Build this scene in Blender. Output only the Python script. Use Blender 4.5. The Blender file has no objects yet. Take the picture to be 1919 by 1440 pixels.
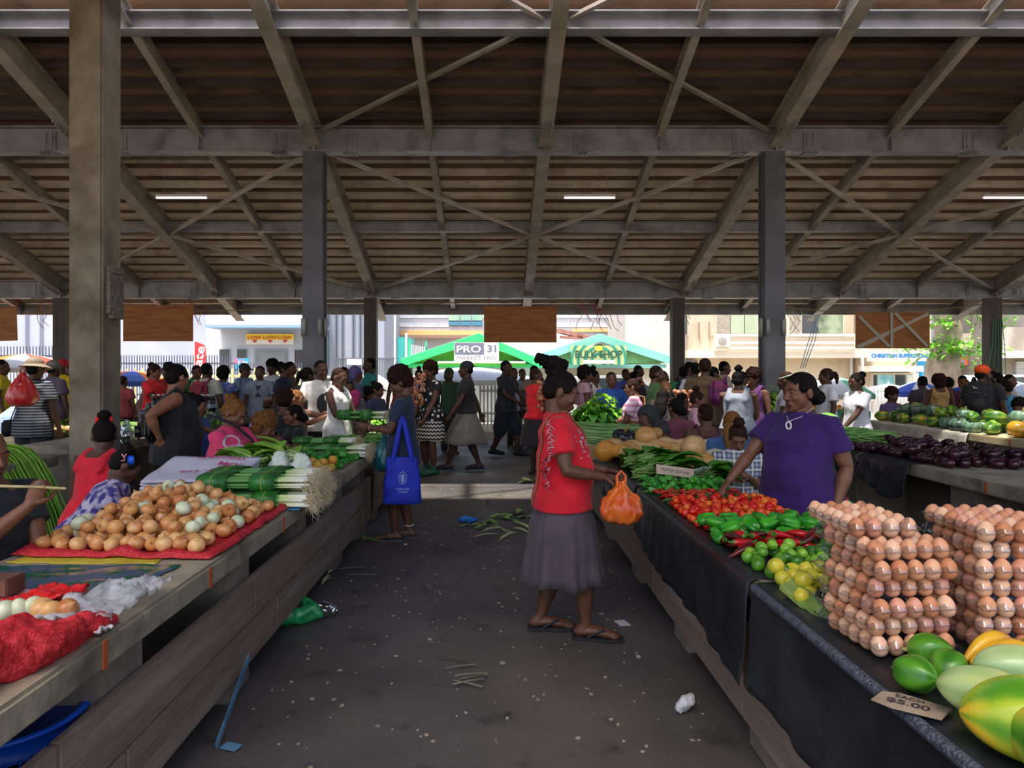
EXPO = 0.72; SKY = 0.26; SUN = 5.3
import bpy, bmesh, math, random
import numpy as np
from mathutils import Vector, Matrix, noise as mnoise
from mathutils.bvhtree import BVHTree

# An open-sided market hall: one aisle between two concrete counters, seen at eye height.
random.seed(7)
PI = math.pi
F, VX, VY, EYE = 1280.0, 925.0, 695.0, 1.58
S = bpy.context.scene
C = S.collection
TMP = bpy.data.scenes.new('tmp')

def V(*a): return Vector(a)
def at(px, py, d):                       # point seen at a pixel, d metres away
    return Vector(((px-VX)/F*d, d, EYE-(py-VY)/F*d))
def onz(px, py, z):                      # point seen at a pixel, on the height z
    return at(px, py, (EYE-z)*F/(py-VY))
def R(d): return math.radians(d)

# ---------------------------------------------------------------- materials
def lin(h):
    if isinstance(h, str):
        h = h.lstrip('#'); c = [int(h[i:i+2], 16)/255 for i in (0, 2, 4)]
    else: c = list(h)
    return tuple((x/12.92 if x <= .04045 else ((x+.055)/1.055)**2.4) for x in c)+(1,)
MATS = {}
PALE = set('white_facade pale_blue_facade cream_facade bright_white_wall peeling_wall panel_grey slab_cream rail_cream frame_white shutter_white ribbed_cream sign_white stall_cream corrugated stall_roof turquoise_trim rail_white ac_white post_pale balcony_wall picket_yellow picket_white teal_paint leaf_green_paint'.split())
def nodes_of(name):
    m = bpy.data.materials.new(name); m.use_nodes = True
    nt = m.node_tree; nt.nodes.clear()
    out = nt.nodes.new('ShaderNodeOutputMaterial'); b = nt.nodes.new('ShaderNodeBsdfPrincipled')
    nt.links.new(b.outputs[0], out.inputs[0])
    return m, nt, b, out
def M(name, c, c2=None, scale=6., rough=.6, metal=0., bump=0., detail=4., spec=.5, stretch=(1, 1, 1), lo=.38, hi=.62,
      bscale=None, coat=0., c3=None, s3=1.5, lo3=.5, hi3=.7, sheen=0):
    if name in MATS: return MATS[name]
    k_ = .78 if name in PALE else 1.
    lin = lambda h: tuple(v*k_ for v in globals()['lin'](h)[:3])+(1,)
    m, nt, b, out = nodes_of(name)
    N, L = nt.nodes, nt.links
    b.inputs['Roughness'].default_value = rough; b.inputs['Metallic'].default_value = metal
    b.inputs['Specular IOR Level'].default_value = spec
    b.inputs['Coat Weight'].default_value = coat
    b.inputs['Sheen Weight'].default_value = sheen
    b.inputs['Base Color'].default_value = lin(c)
    if c2 or bump or c3:
        tc = N.new('ShaderNodeTexCoord'); mp = N.new('ShaderNodeMapping'); mp.inputs['Scale'].default_value = stretch
        L.new(tc.outputs['Object'], mp.inputs[0])
        src = None
        if c2:
            n = N.new('ShaderNodeTexNoise'); n.inputs['Scale'].default_value = scale; n.inputs['Detail'].default_value = detail
            L.new(mp.outputs[0], n.inputs['Vector'])
            r = N.new('ShaderNodeValToRGB'); r.color_ramp.elements[0].position = lo; r.color_ramp.elements[1].position = hi
            r.color_ramp.elements[0].color = lin(c); r.color_ramp.elements[1].color = lin(c2)
            L.new(n.outputs[0], r.inputs[0]); src = r.outputs[0]
        if c3:
            n = N.new('ShaderNodeTexNoise'); n.inputs['Scale'].default_value = s3; n.inputs['Detail'].default_value = 6
            L.new(mp.outputs[0], n.inputs['Vector'])
            r = N.new('ShaderNodeMapRange'); r.inputs[1].default_value = lo3; r.inputs[2].default_value = hi3
            L.new(n.outputs[0], r.inputs[0])
            x = N.new('ShaderNodeMix'); x.data_type = 'RGBA'
            L.new(r.outputs[0], x.inputs['Factor'])
            if src: L.new(src, x.inputs['A'])
            else: x.inputs['A'].default_value = lin(c)
            x.inputs['B'].default_value = lin(c3); src = x.outputs['Result']
        if src: L.new(src, b.inputs['Base Color'])
        if bump:
            n = N.new('ShaderNodeTexNoise'); n.inputs['Scale'].default_value = bscale or scale*3; n.inputs['Detail'].default_value = 5
            L.new(mp.outputs[0], n.inputs['Vector'])
            bp = N.new('ShaderNodeBump'); bp.inputs['Strength'].default_value = bump; bp.inputs['Distance'].default_value = .02
            L.new(n.outputs[0], bp.inputs['Height']); L.new(bp.outputs[0], b.inputs['Normal'])
    MATS[name] = m
    return m
def stripes(name, cols, scale, axis='Z', kind='bands', rough=.8, distort=0., c_pos=None, profile='SIN'):
    """cloth with woven bands; cols = list of colours spread over one repeat"""
    if name in MATS: return MATS[name]
    m, nt, b, out = nodes_of(name); N, L = nt.nodes, nt.links
    b.inputs['Roughness'].default_value = rough
    tc = N.new('ShaderNodeTexCoord'); w = N.new('ShaderNodeTexWave')
    w.wave_type = 'BANDS'; w.bands_direction = axis; w.wave_profile = profile
    w.inputs['Scale'].default_value = scale; w.inputs['Distortion'].default_value = distort
    L.new(tc.outputs['Object'], w.inputs[0])
    r = N.new('ShaderNodeValToRGB'); r.color_ramp.interpolation = 'CONSTANT'
    e = r.color_ramp.elements
    pos = c_pos or [i/len(cols) for i in range(len(cols))]
    e[0].color = lin(cols[0]); e[0].position = 0
    e[1].color = lin(cols[1]); e[1].position = pos[1]
    for c, p in list(zip(cols, pos))[2:]:
        x = e.new(p); x.color = lin(c)
    L.new(w.outputs[0], r.inputs[0]); L.new(r.outputs[0], b.inputs['Base Color'])
    MATS[name] = m
    return m
def spots(name, c, cols, scale, size=.35, rough=.8):
    """cloth printed with blotches (voronoi cells)"""
    if name in MATS: return MATS[name]
    m, nt, b, out = nodes_of(name); N, L = nt.nodes, nt.links
    b.inputs['Roughness'].default_value = rough
    tc = N.new('ShaderNodeTexCoord'); v = N.new('ShaderNodeTexVoronoi'); v.inputs['Scale'].default_value = scale
    L.new(tc.outputs['Object'], v.inputs['Vector'])
    lt = N.new('ShaderNodeMath'); lt.operation = 'LESS_THAN'; lt.inputs[1].default_value = size
    L.new(v.outputs['Distance'], lt.inputs[0])
    r = N.new('ShaderNodeValToRGB'); r.color_ramp.interpolation = 'CONSTANT'
    e = r.color_ramp.elements; e[0].color = lin(cols[0]); e[1].color = lin(cols[-1]); e[1].position = .5
    for i, c_ in enumerate(cols[1:-1]):
        x = e.new((i+1)/len(cols)); x.color = lin(c_)
    sp = N.new('ShaderNodeSeparateColor'); L.new(v.outputs['Color'], sp.inputs[0]); L.new(sp.outputs[0], r.inputs[0])
    x = N.new('ShaderNodeMix'); x.data_type = 'RGBA'; x.inputs['A'].default_value = lin(c)
    L.new(r.outputs[0], x.inputs['B']); L.new(lt.outputs[0], x.inputs['Factor']); L.new(x.outputs['Result'], b.inputs['Base Color'])
    MATS[name] = m
    return m
def clear(name, tint='#f4f6f8', amount=.12, rough=.06):
    """thin clear plastic: mostly see-through, glossy at grazing angles"""
    if name in MATS: return MATS[name]
    m, nt, b, out = nodes_of(name); N, L = nt.nodes, nt.links
    nt.nodes.remove(b); b = N.new('ShaderNodeBsdfGlossy'); b.inputs[0].default_value = lin(tint); b.inputs['Roughness'].default_value = rough
    t = N.new('ShaderNodeBsdfTransparent'); t.inputs[0].default_value = lin(tint)
    lw = N.new('ShaderNodeLayerWeight'); lw.inputs[0].default_value = .25
    mr = N.new('ShaderNodeMapRange'); mr.inputs[3].default_value = amount; mr.inputs[4].default_value = min(1, amount+.6)
    L.new(lw.outputs['Facing'], mr.inputs[0])
    mx = N.new('ShaderNodeMixShader'); L.new(mr.outputs[0], mx.inputs[0]); L.new(t.outputs[0], mx.inputs[1]); L.new(b.outputs[0], mx.inputs[2])
    L.new(mx.outputs[0], out.inputs[0])
    MATS[name] = m
    return m
def vcol(name, rough=.5, spec=.5, bump=0., coat=0., sss=0.):
    """material that takes the thing's own skin colouring from its mesh"""
    if name in MATS: return MATS[name]
    m, nt, b, out = nodes_of(name); N, L = nt.nodes, nt.links
    b.inputs['Roughness'].default_value = rough; b.inputs['Specular IOR Level'].default_value = spec; b.inputs['Coat Weight'].default_value = coat
    a = N.new('ShaderNodeAttribute'); a.attribute_name = 'Col'; L.new(a.outputs[0], b.inputs['Base Color'])
    if bump:
        tc = N.new('ShaderNodeTexCoord'); n = N.new('ShaderNodeTexNoise'); n.inputs['Scale'].default_value = 60
        L.new(tc.outputs['Object'], n.inputs['Vector'])
        bp = N.new('ShaderNodeBump'); bp.inputs['Strength'].default_value = bump; bp.inputs['Distance'].default_value = .004
        L.new(n.outputs[0], bp.inputs['Height']); L.new(bp.outputs[0], b.inputs['Normal'])
    MATS[name] = m
    return m

# ---------------------------------------------------------------- mesh builder
class MB:
    def __init__(s): s.v = []; s.f = []; s.m = []; s.mi = 0; s.X = None
    def slot(s, i): s.mi = i; return s
    def add(s, vs, fs):
        o = len(s.v)
        if s.X is not None: vs = [s.X @ Vector(p) for p in vs]
        s.v.extend([tuple(p) for p in vs]); s.f.extend([tuple(i+o for i in f) for f in fs]); s.m.extend([s.mi]*len(fs))
        return s
    def box(s, x0, x1, y0, y1, z0, z1):
        return s.add([(x, y, z) for z in (z0, z1) for x, y in ((x0, y0), (x1, y0), (x1, y1), (x0, y1))],
                     [(3, 2, 1, 0), (4, 5, 6, 7), (0, 1, 5, 4), (1, 2, 6, 5), (2, 3, 7, 6), (3, 0, 4, 7)])
    def cbox(s, c, sx, sy, sz, b=0.):
        if not b: return s.box(c[0]-sx/2, c[0]+sx/2, c[1]-sy/2, c[1]+sy/2, c[2]-sz/2, c[2]+sz/2)
        bm = bmesh.new(); bmesh.ops.create_cube(bm, size=1)
        for v in bm.verts: v.co = Vector((v.co.x*sx+c[0], v.co.y*sy+c[1], v.co.z*sz+c[2]))
        bmesh.ops.bevel(bm, geom=bm.edges[:], offset=b, segments=2, affect='EDGES')
        bm.verts.index_update()
        s.add([v.co.copy() for v in bm.verts], [[v.index for v in f.verts] for f in bm.faces]); bm.free(); return s
    def bar(s, a, b, w, h, up=(0, 0, 1)):
        a, b = Vector(a), Vector(b); d = (b-a).normalized(); u = Vector(up); sd = d.cross(u).normalized(); u = sd.cross(d)
        vs = [p+sd*i*w/2+u*j*h/2 for p in (a, b) for i, j in ((-1, -1), (1, -1), (1, 1), (-1, 1))]
        return s.add(vs, [(0, 1, 2, 3), (7, 6, 5, 4), (0, 4, 5, 1), (1, 5, 6, 2), (2, 6, 7, 3), (3, 7, 4, 0)])
    def ibeam(s, a, b, w, h, t=.018, up=(0, 0, 1)):
        a, b = Vector(a), Vector(b); d = (b-a).normalized(); u = Vector(up); sd = d.cross(u).normalized(); u = sd.cross(d)
        for o, ww, hh in ((h/2-t/2, w, t), (-h/2+t/2, w, t), (0, t, h-2*t)):
            s.bar(a+u*o, b+u*o, ww, hh, up)
        return s
    def loft(s, rings, cap=True, close=True):
        n = len(rings[0]); vs = [p for r in rings for p in r]; fs = []
        for k in range(len(rings)-1):
            for i in range(n if close else n-1):
                j = (i+1) % n
                fs.append((k*n+i, k*n+j, (k+1)*n+j, (k+1)*n+i))
        if cap: fs += [tuple(reversed(range(n))), tuple((len(rings)-1)*n+i for i in range(n))]
        return s.add(vs, fs)
    def tube(s, pts, rad, n=8, flat=1., up=None, rnd=True):
        """tapered tube with rounded ends; flat squashes the section along 'up'"""
        pts = [Vector(p) for p in pts]
        if not hasattr(rad, '__len__'): rad = [rad]*len(pts)
        if rnd:
            d0 = (pts[0]-pts[1]).normalized(); d1 = (pts[-1]-pts[-2]).normalized()
            pts = [pts[0]+d0*rad[0]*.98, pts[0]+d0*rad[0]*.7]+pts+[pts[-1]+d1*rad[-1]*.7, pts[-1]+d1*rad[-1]*.98]
            rad = [rad[0]*.15, rad[0]*.7]+list(rad)+[rad[-1]*.7, rad[-1]*.15]
        rings = []; u = Vector(up) if up else None
        prev = None
        for i, p in enumerate(pts):
            d = (pts[min(i+1, len(pts)-1)]-pts[max(i-1, 0)]).normalized()
            if prev is None:
                h = u if u else (Vector((0, 0, 1)) if abs(d.z) < .9 else Vector((0, 1, 0)))
            else: h = prev
            a = d.cross(h)
            if a.length < 1e-5: a = d.cross(Vector((1, 0.3, 0)))
            a.normalize(); b = a.cross(d).normalized(); prev = b
            rings.append([p+(a*math.cos(t)+b*math.sin(t)*flat)*rad[i] for t in (2*PI*k/n for k in range(n))])
        return s.loft(rings)
    def ell(s, c, r, n=10, m=7, X=None):
        c = Vector(c); vs = [Vector((0, 0, -1))]; 
        for j in range(1, m):
            a = -PI/2+PI*j/m
            vs += [Vector((math.cos(a)*math.cos(2*PI*i/n), math.cos(a)*math.sin(2*PI*i/n), math.sin(a))) for i in range(n)]
        vs.append(Vector((0, 0, 1))); fs = []
        for i in range(n): fs.append((0, 1+(i+1) % n, 1+i)); fs.append((len(vs)-1, len(vs)-1-n+i, len(vs)-1-n+(i+1) % n))
        for j in range(m-2):
            for i in range(n):
                fs.append((1+j*n+i, 1+j*n+(i+1) % n, 1+(j+1)*n+(i+1) % n, 1+(j+1)*n+i))
        vs = [Vector((v.x*r[0], v.y*r[1], v.z*r[2])) for v in vs]
        if X is not None: vs = [X @ v for v in vs]
        return s.add([c+v for v in vs], fs)
    def lathe(s, prof, n=16, lobes=0, amp=0., c=(0, 0, 0), cap=True):
        rings = []
        for r, z in prof:
            rings.append([Vector(c)+Vector((r*(1+amp*abs(math.cos(lobes*t/2)) if lobes else r)*math.cos(t) if lobes else r*math.cos(t),
                          r*(1+amp*abs(math.cos(lobes*t/2)))*math.sin(t) if lobes else r*math.sin(t), z)) for t in (2*PI*k/n for k in range(n))])
        return s.loft(rings, cap=cap)
    def mesh(s, name='m', mats=(), smooth=True):
        me = bpy.data.meshes.new(name); me.from_pydata(s.v, [], s.f)
        for m in mats: me.materials.append(m)
        if len(mats) > 1: me.polygons.foreach_set('material_index', s.m)
        me.polygons.foreach_set('use_smooth', [smooth]*len(s.f))
        return me
    def build(s, name, mats, parent=None, smooth=False, loc=None):
        if not isinstance(mats, (list, tuple)): mats = [mats]
        return link(name, s.mesh(name, mats, smooth), parent, loc)
def link(name, me, parent=None, loc=None, rot=None, sc=None):
    o = bpy.data.objects.new(name, me); C.objects.link(o)
    if parent is not None: o.parent = parent
    if loc is not None: o.location = loc
    if rot is not None: o.rotation_euler = rot
    if sc is not None: o.scale = (sc, sc, sc) if not hasattr(sc, '__len__') else sc
    return o
def tag(o, label=None, cat=None, group=None, kind=None):
    if label: o['label'] = label
    if cat: o['category'] = cat
    if group: o['group'] = group
    if kind: o['kind'] = kind
    return o
def empty(name, loc=(0, 0, 0), rz=0.):
    o = bpy.data.objects.new(name, None); C.objects.link(o); o.location = loc; o.rotation_euler = (0, 0, rz); o.empty_display_size = .1
    return o
def thing(name, label, cat, loc=(0, 0, 0), rz=0., group=None): return tag(empty(name, loc, rz), label, cat, group)
def struct(name, mb, mats, smooth=False): return tag(mb.build(name, mats, None, smooth), kind='structure')
def copy_tree(o, parent=None):
    c = o.copy(); C.objects.link(c)
    if parent is not None: c.parent = parent
    for ch in o.children: copy_tree(ch, c)
    return c
def fuse(mb, voxel, name, mats, it=4, fac=.5, smooth=True):
    """one continuous skin over all the pieces of a builder"""
    me = mb.mesh('t'); ob = bpy.data.objects.new('t', me); TMP.collection.objects.link(ob)
    r = ob.modifiers.new('r', 'REMESH'); r.mode = 'VOXEL'; r.voxel_size = voxel; r.adaptivity = 0
    if it: k = ob.modifiers.new('s', 'SMOOTH'); k.factor = fac; k.iterations = it
    vl = TMP.view_layers[0]; vl.update(); dg = vl.depsgraph
    out = bpy.data.meshes.new_from_object(ob.evaluated_get(dg))
    bpy.data.objects.remove(ob); bpy.data.meshes.remove(me)
    out.name = name; out.materials.clear()
    for m in mats: out.materials.append(m)
    out.polygons.foreach_set('use_smooth', [smooth]*len(out.polygons))
    out.polygons.foreach_set('material_index', [0]*len(out.polygons))
    return out
def coords(me):
    a = np.empty(len(me.vertices)*3, np.float32); me.vertices.foreach_get('co', a); return a.reshape(-1, 3)
def setco(me, a): me.vertices.foreach_set('co', np.asarray(a, np.float32).ravel()); me.update()
def normals(me):
    a = np.empty(len(me.vertices)*3, np.float32); me.vertex_normals.foreach_get('vector', a); return a.reshape(-1, 3)
def roughen(me, amp, scale, seed=0., oct=1, aniso=(1, 1, 1)):
    co, no = coords(me), normals(me)
    d = np.zeros(len(co))
    for k in range(oct):
        s = scale*2**k
        d += np.array([mnoise.noise((p[0]*s*aniso[0]+seed, p[1]*s*aniso[1], p[2]*s*aniso[2])) for p in co])*amp/1.6**k
    setco(me, co+no*d[:, None])
def paint(me, fn):
    """fn(co array) -> rgb array (display values): the thing's own skin colouring"""
    co = coords(me); c = np.clip(fn(co), 0, 1)
    l = np.where(c <= .04045, c/12.92, ((c+.055)/1.055)**2.4)
    a = me.attributes.new('Col', 'FLOAT_COLOR', 'POINT')
    a.data.foreach_set('color', np.concatenate([l, np.ones((len(l), 1))], 1).astype(np.float32).ravel())
def hexa(h): h = h.lstrip('#'); return np.array([int(h[i:i+2], 16)/255 for i in (0, 2, 4)])
def mixc(a, b, t): t = np.clip(t, 0, 1)[:, None]; return hexa(a)*(1-t)+hexa(b)*t
def subdiv(me, n):
    bm = bmesh.new(); bm.from_mesh(me); bmesh.ops.subdivide_edges(bm, edges=bm.edges[:], cuts=n, use_grid_fill=True); bm.to_mesh(me); bm.free()
def text_mesh(txt, size=1., bold=0., space=1., extrude=.0, line=1.):
    cu = bpy.data.curves.new('txt', 'FONT'); cu.body = txt; cu.size = size; cu.offset = bold; cu.align_x = 'CENTER'; cu.align_y = 'CENTER'
    cu.space_character = space; cu.extrude = extrude; cu.resolution_u = 4; cu.space_line = line
    ob = bpy.data.objects.new('txt', cu); TMP.collection.objects.link(ob); vl = TMP.view_layers[0]; vl.update()
    me = bpy.data.meshes.new_from_object(ob.evaluated_get(vl.depsgraph)); bpy.data.objects.remove(ob); bpy.data.curves.remove(cu)
    return me
def sign_text(txt, w, h, mat, parent, loc, rot=(PI/2, 0, 0), bold=0., name='lettering', extrude=.004, space=1., line=1.):
    me = text_mesh(txt, 1., bold, space, 0., line); co = coords(me)
    lo, hi = co.min(0), co.max(0); sc = np.array([w/(hi[0]-lo[0]), h/(hi[1]-lo[1]), 1.])
    setco(me, (co-(lo+hi)/2)*sc); me.materials.clear(); me.materials.append(mat)
    return link(name, me, parent, loc, rot)
def wrap_text(txt, target, w, h, X, mat, name='print', bold=0., off=.003, sub=1, space=1., me=None):
    """letters laid on a curved cloth: X places the text plane (x right, y up, z out) in the cloth's own space"""
    me = me or text_mesh(txt, 1., bold, space)
    bm = bmesh.new(); bm.from_mesh(me); bmesh.ops.triangulate(bm, faces=bm.faces[:])
    for _ in range(sub):
        bmesh.ops.subdivide_edges(bm, edges=[e for e in bm.edges if e.calc_length() > .12], cuts=1)
        bmesh.ops.triangulate(bm, faces=bm.faces[:])
    bm.to_mesh(me); bm.free()
    co = coords(me); lo, hi = co.min(0), co.max(0)
    co = (co-(lo+hi)/2)*np.array([w/(hi[0]-lo[0]), h/(hi[1]-lo[1]), 1.])
    t = BVHTree.FromPolygons([v.co for v in target.vertices], [p.vertices for p in target.polygons])
    z = (X.to_3x3() @ Vector((0, 0, 1))).normalized(); out = []
    for p in co:
        q = X @ Vector(p); hit = t.ray_cast(q+z*.15, -z, .4)
        out.append((hit[0]+z*off) if hit[0] is not None else q)
    setco(me, [tuple(p) for p in out]); me.materials.clear(); me.materials.append(mat)
    return me
def film(name, c, c2, tr=.0, rough=.3, al=1.):
    if name in MATS: return MATS[name]
    m = M(name, c, c2, 8, rough=rough, bump=.25, bscale=30); b = [n for n in m.node_tree.nodes if n.type == 'BSDF_PRINCIPLED'][0]; b.inputs['Transmission Weight'].default_value = tr; b.inputs['Alpha'].default_value = al; return m
# ---------------------------------------------------------------- camera, light
cam = bpy.data.cameras.new('camera'); co_ = bpy.data.objects.new('camera', cam); C.objects.link(co_)
co_.location = (0, 0, EYE); co_.rotation_euler = (PI/2, 0, 0)
cam.sensor_width = 36; cam.lens = F*36/1919; cam.shift_x = (959.5-VX)/1919; cam.shift_y = -(720-VY)/1919; cam.clip_end = 300; cam.clip_start = .05
S.camera = co_
S.view_settings.view_transform = 'Standard'; S.view_settings.look = 'None'; S.view_settings.gamma = 1; S.view_settings.use_curve_mapping = False
S.view_settings.exposure = EXPO
w = bpy.data.worlds.new('world'); S.world = w; w.use_nodes = True
bg = w.node_tree.nodes['Background']
sky = w.node_tree.nodes.new('ShaderNodeTexSky'); sky.sky_type = 'NISHITA'; sky.sun_disc = False; sky.sun_elevation = R(62); sky.sun_rotation = R(200); sky.air_density = 1.0; sky.dust_density = 4.0; sky.ozone_density = 1.0
w.node_tree.links.new(sky.outputs[0], bg.inputs[0]); bg.inputs[1].default_value = SKY
sun = bpy.data.lights.new('sun', 'SUN'); so = bpy.data.objects.new('sun', sun); C.objects.link(so)
sun.energy = SUN; sun.angle = R(1.5); sun.color = (1, .94, .84)
so.rotation_euler = (R(10), R(-6), 0)      # high tropical sun, a little behind the camera
S.cycles.max_bounces = 8; S.cycles.diffuse_bounces = 5; S.cycles.glossy_bounces = 3; S.cycles.transmission_bounces = 4
S.cycles.transparent_max_bounces = 24; S.cycles.caustics_reflective = False; S.cycles.caustics_refractive = False
S.cycles.sample_clamp_indirect = 6.

# ---------------------------------------------------------------- materials of the hall
steel = M('galvanised_steel', '#86858a', '#98979b', 3, rough=.5, metal=.1, c3='#6a6768', s3=2.)
steel_w = M('weathered_rafter_steel', '#9f9488', '#b0a598', 3, rough=.55, metal=.05, c3='#85796e', s3=2.)
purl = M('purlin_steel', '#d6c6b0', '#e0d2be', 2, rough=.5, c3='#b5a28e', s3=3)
purl_shade = M('shaded_purlin_steel', '#4b423c', '#5a5049', 2, rough=.6)  # same purlins, with the near bay's shade put into a darker colour
ply = M('roof_lining', '#80644f', '#947560', 1.2, rough=.8, stretch=(1, 2.5, 1), c3='#5c4636', s3=1.2)
conc = M('counter_concrete', '#8d8371', '#a0957f', 7, rough=.85, bump=.35, c3='#4f483d', s3=3., lo3=.52, hi3=.72)
conc_d = M('pier_concrete', '#70675e', '#857b6f', 5, rough=.9, bump=.3, c3='#47403a', s3=2.5)
conc_col = M('column_concrete', '#8a7d6b', '#9c8f7c', 5, rough=.9, bump=.25, c3='#62543f', s3=1.6, lo3=.48, hi3=.68)
board = M('weathered_board', '#7a675b', '#8a776b', 9, rough=.8, bump=.25, stretch=(3, .5, 7), c3='#a2968c', s3=1.4, lo3=.5, hi3=.75)
plywood = M('plywood', '#a5622a', '#b8763a', 3, rough=.6, stretch=(.5, 1, 5), c3='#8f501f', s3=2.2)

# ---------------------------------------------------------------- ground
fl = MB(); fl.box(-26, 26, -12, 17.6, -.2, 0)
m, nt, b, out = nodes_of('floor_concrete'); N, L = nt.nodes, nt.links
tc = N.new('ShaderNodeTexCoord')
def nz(scale, det, lo, hi, dist=0.):
    n = N.new('ShaderNodeTexNoise'); n.inputs['Scale'].default_value = scale; n.inputs['Detail'].default_value = det; n.inputs['Distortion'].default_value = dist
    L.new(tc.outputs['Object'], n.inputs['Vector']); r = N.new('ShaderNodeMapRange'); r.inputs[1].default_value = lo; r.inputs[2].default_value = hi
    L.new(n.outputs[0], r.inputs[0]); return r.outputs[0]
def mixn(f, a, c):
    x = N.new('ShaderNodeMix'); x.data_type = 'RGBA'; L.new(f, x.inputs['Factor'])
    if hasattr(a, 'node'): L.new(a, x.inputs['A'])
    else: x.inputs['A'].default_value = lin(a)
    x.inputs['B'].default_value = lin(c); return x.outputs['Result']
col = mixn(nz(1.3, 8, .35, .7, .4), '#4a4645', '#5d5856')
col = mixn(nz(.45, 4, .5, .72), col, '#6d655b')
col = mixn(nz(5, 6, .58, .75, .8), col, '#2f2b2a')
col = mixn(nz(45, 2, .70, .76), col, '#857d72')
L.new(col, b.inputs['Base Color'])
rr = N.new('ShaderNodeMapRange'); L.new(nz(1.1, 5, .3, .7), rr.inputs[0]); rr.inputs[3].default_value = .42; rr.inputs[4].default_value = .75; L.new(rr.outputs[0], b.inputs['Roughness'])
bp = N.new('ShaderNodeBump'); bp.inputs['Strength'].default_value = .25; bp.inputs['Distance'].default_value = .01; L.new(nz(28, 5, 0, 1), bp.inputs['Height']); L.new(bp.outputs[0], b.inputs['Normal'])
struct('floor', fl, m)
g = MB(); g.box(-80, 80, 17.6, 80, -.25, -.02); g.box(-80, -26, -60, 17.6, -.25, -.02); g.box(26, 80, -60, 17.6, -.25, -.02); g.box(-26, 26, -60, -12, -.25, -.02)
struct('ground', g, M('sunlit_yard', '#b9ae9c', '#a89c8a', 1.2, rough=.9, c3='#cfc6b6', s3=.6))

# ---------------------------------------------------------------- steel roof
RIDGE = 4.74; SL = .337
def zr(d): return 8.98-SL*(d if d >= RIDGE else 2*RIDGE-d)
rslope = math.atan(SL)
BIG = [-20.7+3.583*i for i in range(13)]         # ..., -2.79, 0.79, 4.38, ...
SMALL = [b+1.79 for b in BIG[:-1]]
nrm = Vector((0, SL, 1)).normalized()
def girder(name, label, d, top, h, w, x0=-21, x1=22.5):
    t = thing(name, label, 'beam', (0, d, 0), group='long girders of the roof'); tag(t, kind='structure')
    mb = MB(); mb.ibeam((x0, 0, top-h/2), (x1, 0, top-h/2), w, h); mb.build('girder', steel, t)
    st = MB()
    for x in (BIG if h > .3 else ()):
        st.box(x-.012, x+.012, -w/2+.01, w/2-.01, top-h+.02, top-.02)
        for o in (-.55, .55):      # bolted splice plates
            st.box(x+o-.1, x+o+.1, -.03, -.012, top-h+.06, top-.06)
    for x in SMALL: st.box(x-.008, x+.008, -w/2+.02, w/2-.02, top-h+.02, top-.02)
    if st.v: st.build('stiffener', steel, t)
    bo = MB()
    for x in (BIG if h > .3 else ()):
        for o in (-.55, .55):
            for i in (-.05, .05):
                for j in range(5):
                    bo.cbox((x+o+i, -.04, top-h+.1+j*(h-.2)/4), .03, .02, .03)
            for i in range(6): bo.cbox((x+o-.1+i*.04, 0, top-h-.012), .022, w*.8, .02)
    if bo.v: bo.build('bolt', steel, t)
    return t
girder('roof_beam', 'long grey steel girder carried on the nearer steel columns across the hall', 10.66, zr(10.66)-.02, .40, .22)
girder('roof_beam', 'long grey steel girder above the farther row of steel columns near the street', 15.76, zr(15.76)-.02, .40, .22)
girder('roof_beam', 'pale grey steel girder along the open skylight strip at the top', 8.58, zr(8.58)-.02, .24, .2)
girder('roof_beam', 'shallow brown girder halfway down the far roof slope', 13.3, zr(13.3)-.02, .2, .12)
girder('roof_beam', 'low girder along the street eave above the hanging boards', 17.0, zr(17.0)-.02, .26, .16)
def rafter(x, big):
    t = thing('rafter', ('deep' if big else 'slender')+' sloping steel rafter carrying the roof purlins', 'beam', (x, 0, 0), group='deep sloping rafters' if big else 'slender sloping rafters')
    tag(t, kind='structure')
    h, w = (.36, .2) if big else (.2, .11)
    for d0, d1 in ((RIDGE, 17.3), (RIDGE, -7.8)):
        mb = MB(); a = Vector((0, d0, zr(d0)+.02)); b_ = Vector((0, d1, zr(d1)+.02)); n = Vector((0, SL if d1 > d0 else -SL, 1)).normalized()
        mb.ibeam(a-n*h/2, b_-n*h/2, w, h, .014); mb.build('rafter_arm', steel_w, t)
    if big:
        mb = MB()
        for d in (10.3, 15.4):
            p = Vector((0, d, zr(d)))-nrm*(h+.01)
            for i in (-.07, .07):
                for j in range(5): mb.cbox(p+Vector((i, -.2+j*.07, .07-j*.024)), .03, .03, .03)
        mb.build('bolt', steel, t)
for x in BIG: rafter(x, True)
for x in SMALL: rafter(x, False)
npur = 25
def purlin(d):
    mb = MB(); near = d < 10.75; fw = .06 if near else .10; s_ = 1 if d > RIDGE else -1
    n = Vector((0, SL*s_, 1)).normalized(); p = Vector((0, d, zr(d)+.02))+n*.065
    mb.bar(p+Vector((-21.5, 0, 0))-n*.055, p+Vector((23, 0, 0))-n*.055, fw, .012, n)
    mb.bar(p+Vector((-21.5, 0, 0)), p+Vector((23, 0, 0)), .012, .12, n)
    o = mb.build('purlin', purl_shade if near else purl); tag(o, 'thin steel purlin running across under the roof lining', 'beam', 'roof purlins', 'structure')
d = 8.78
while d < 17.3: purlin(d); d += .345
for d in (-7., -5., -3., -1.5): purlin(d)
rf = MB()
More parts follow.
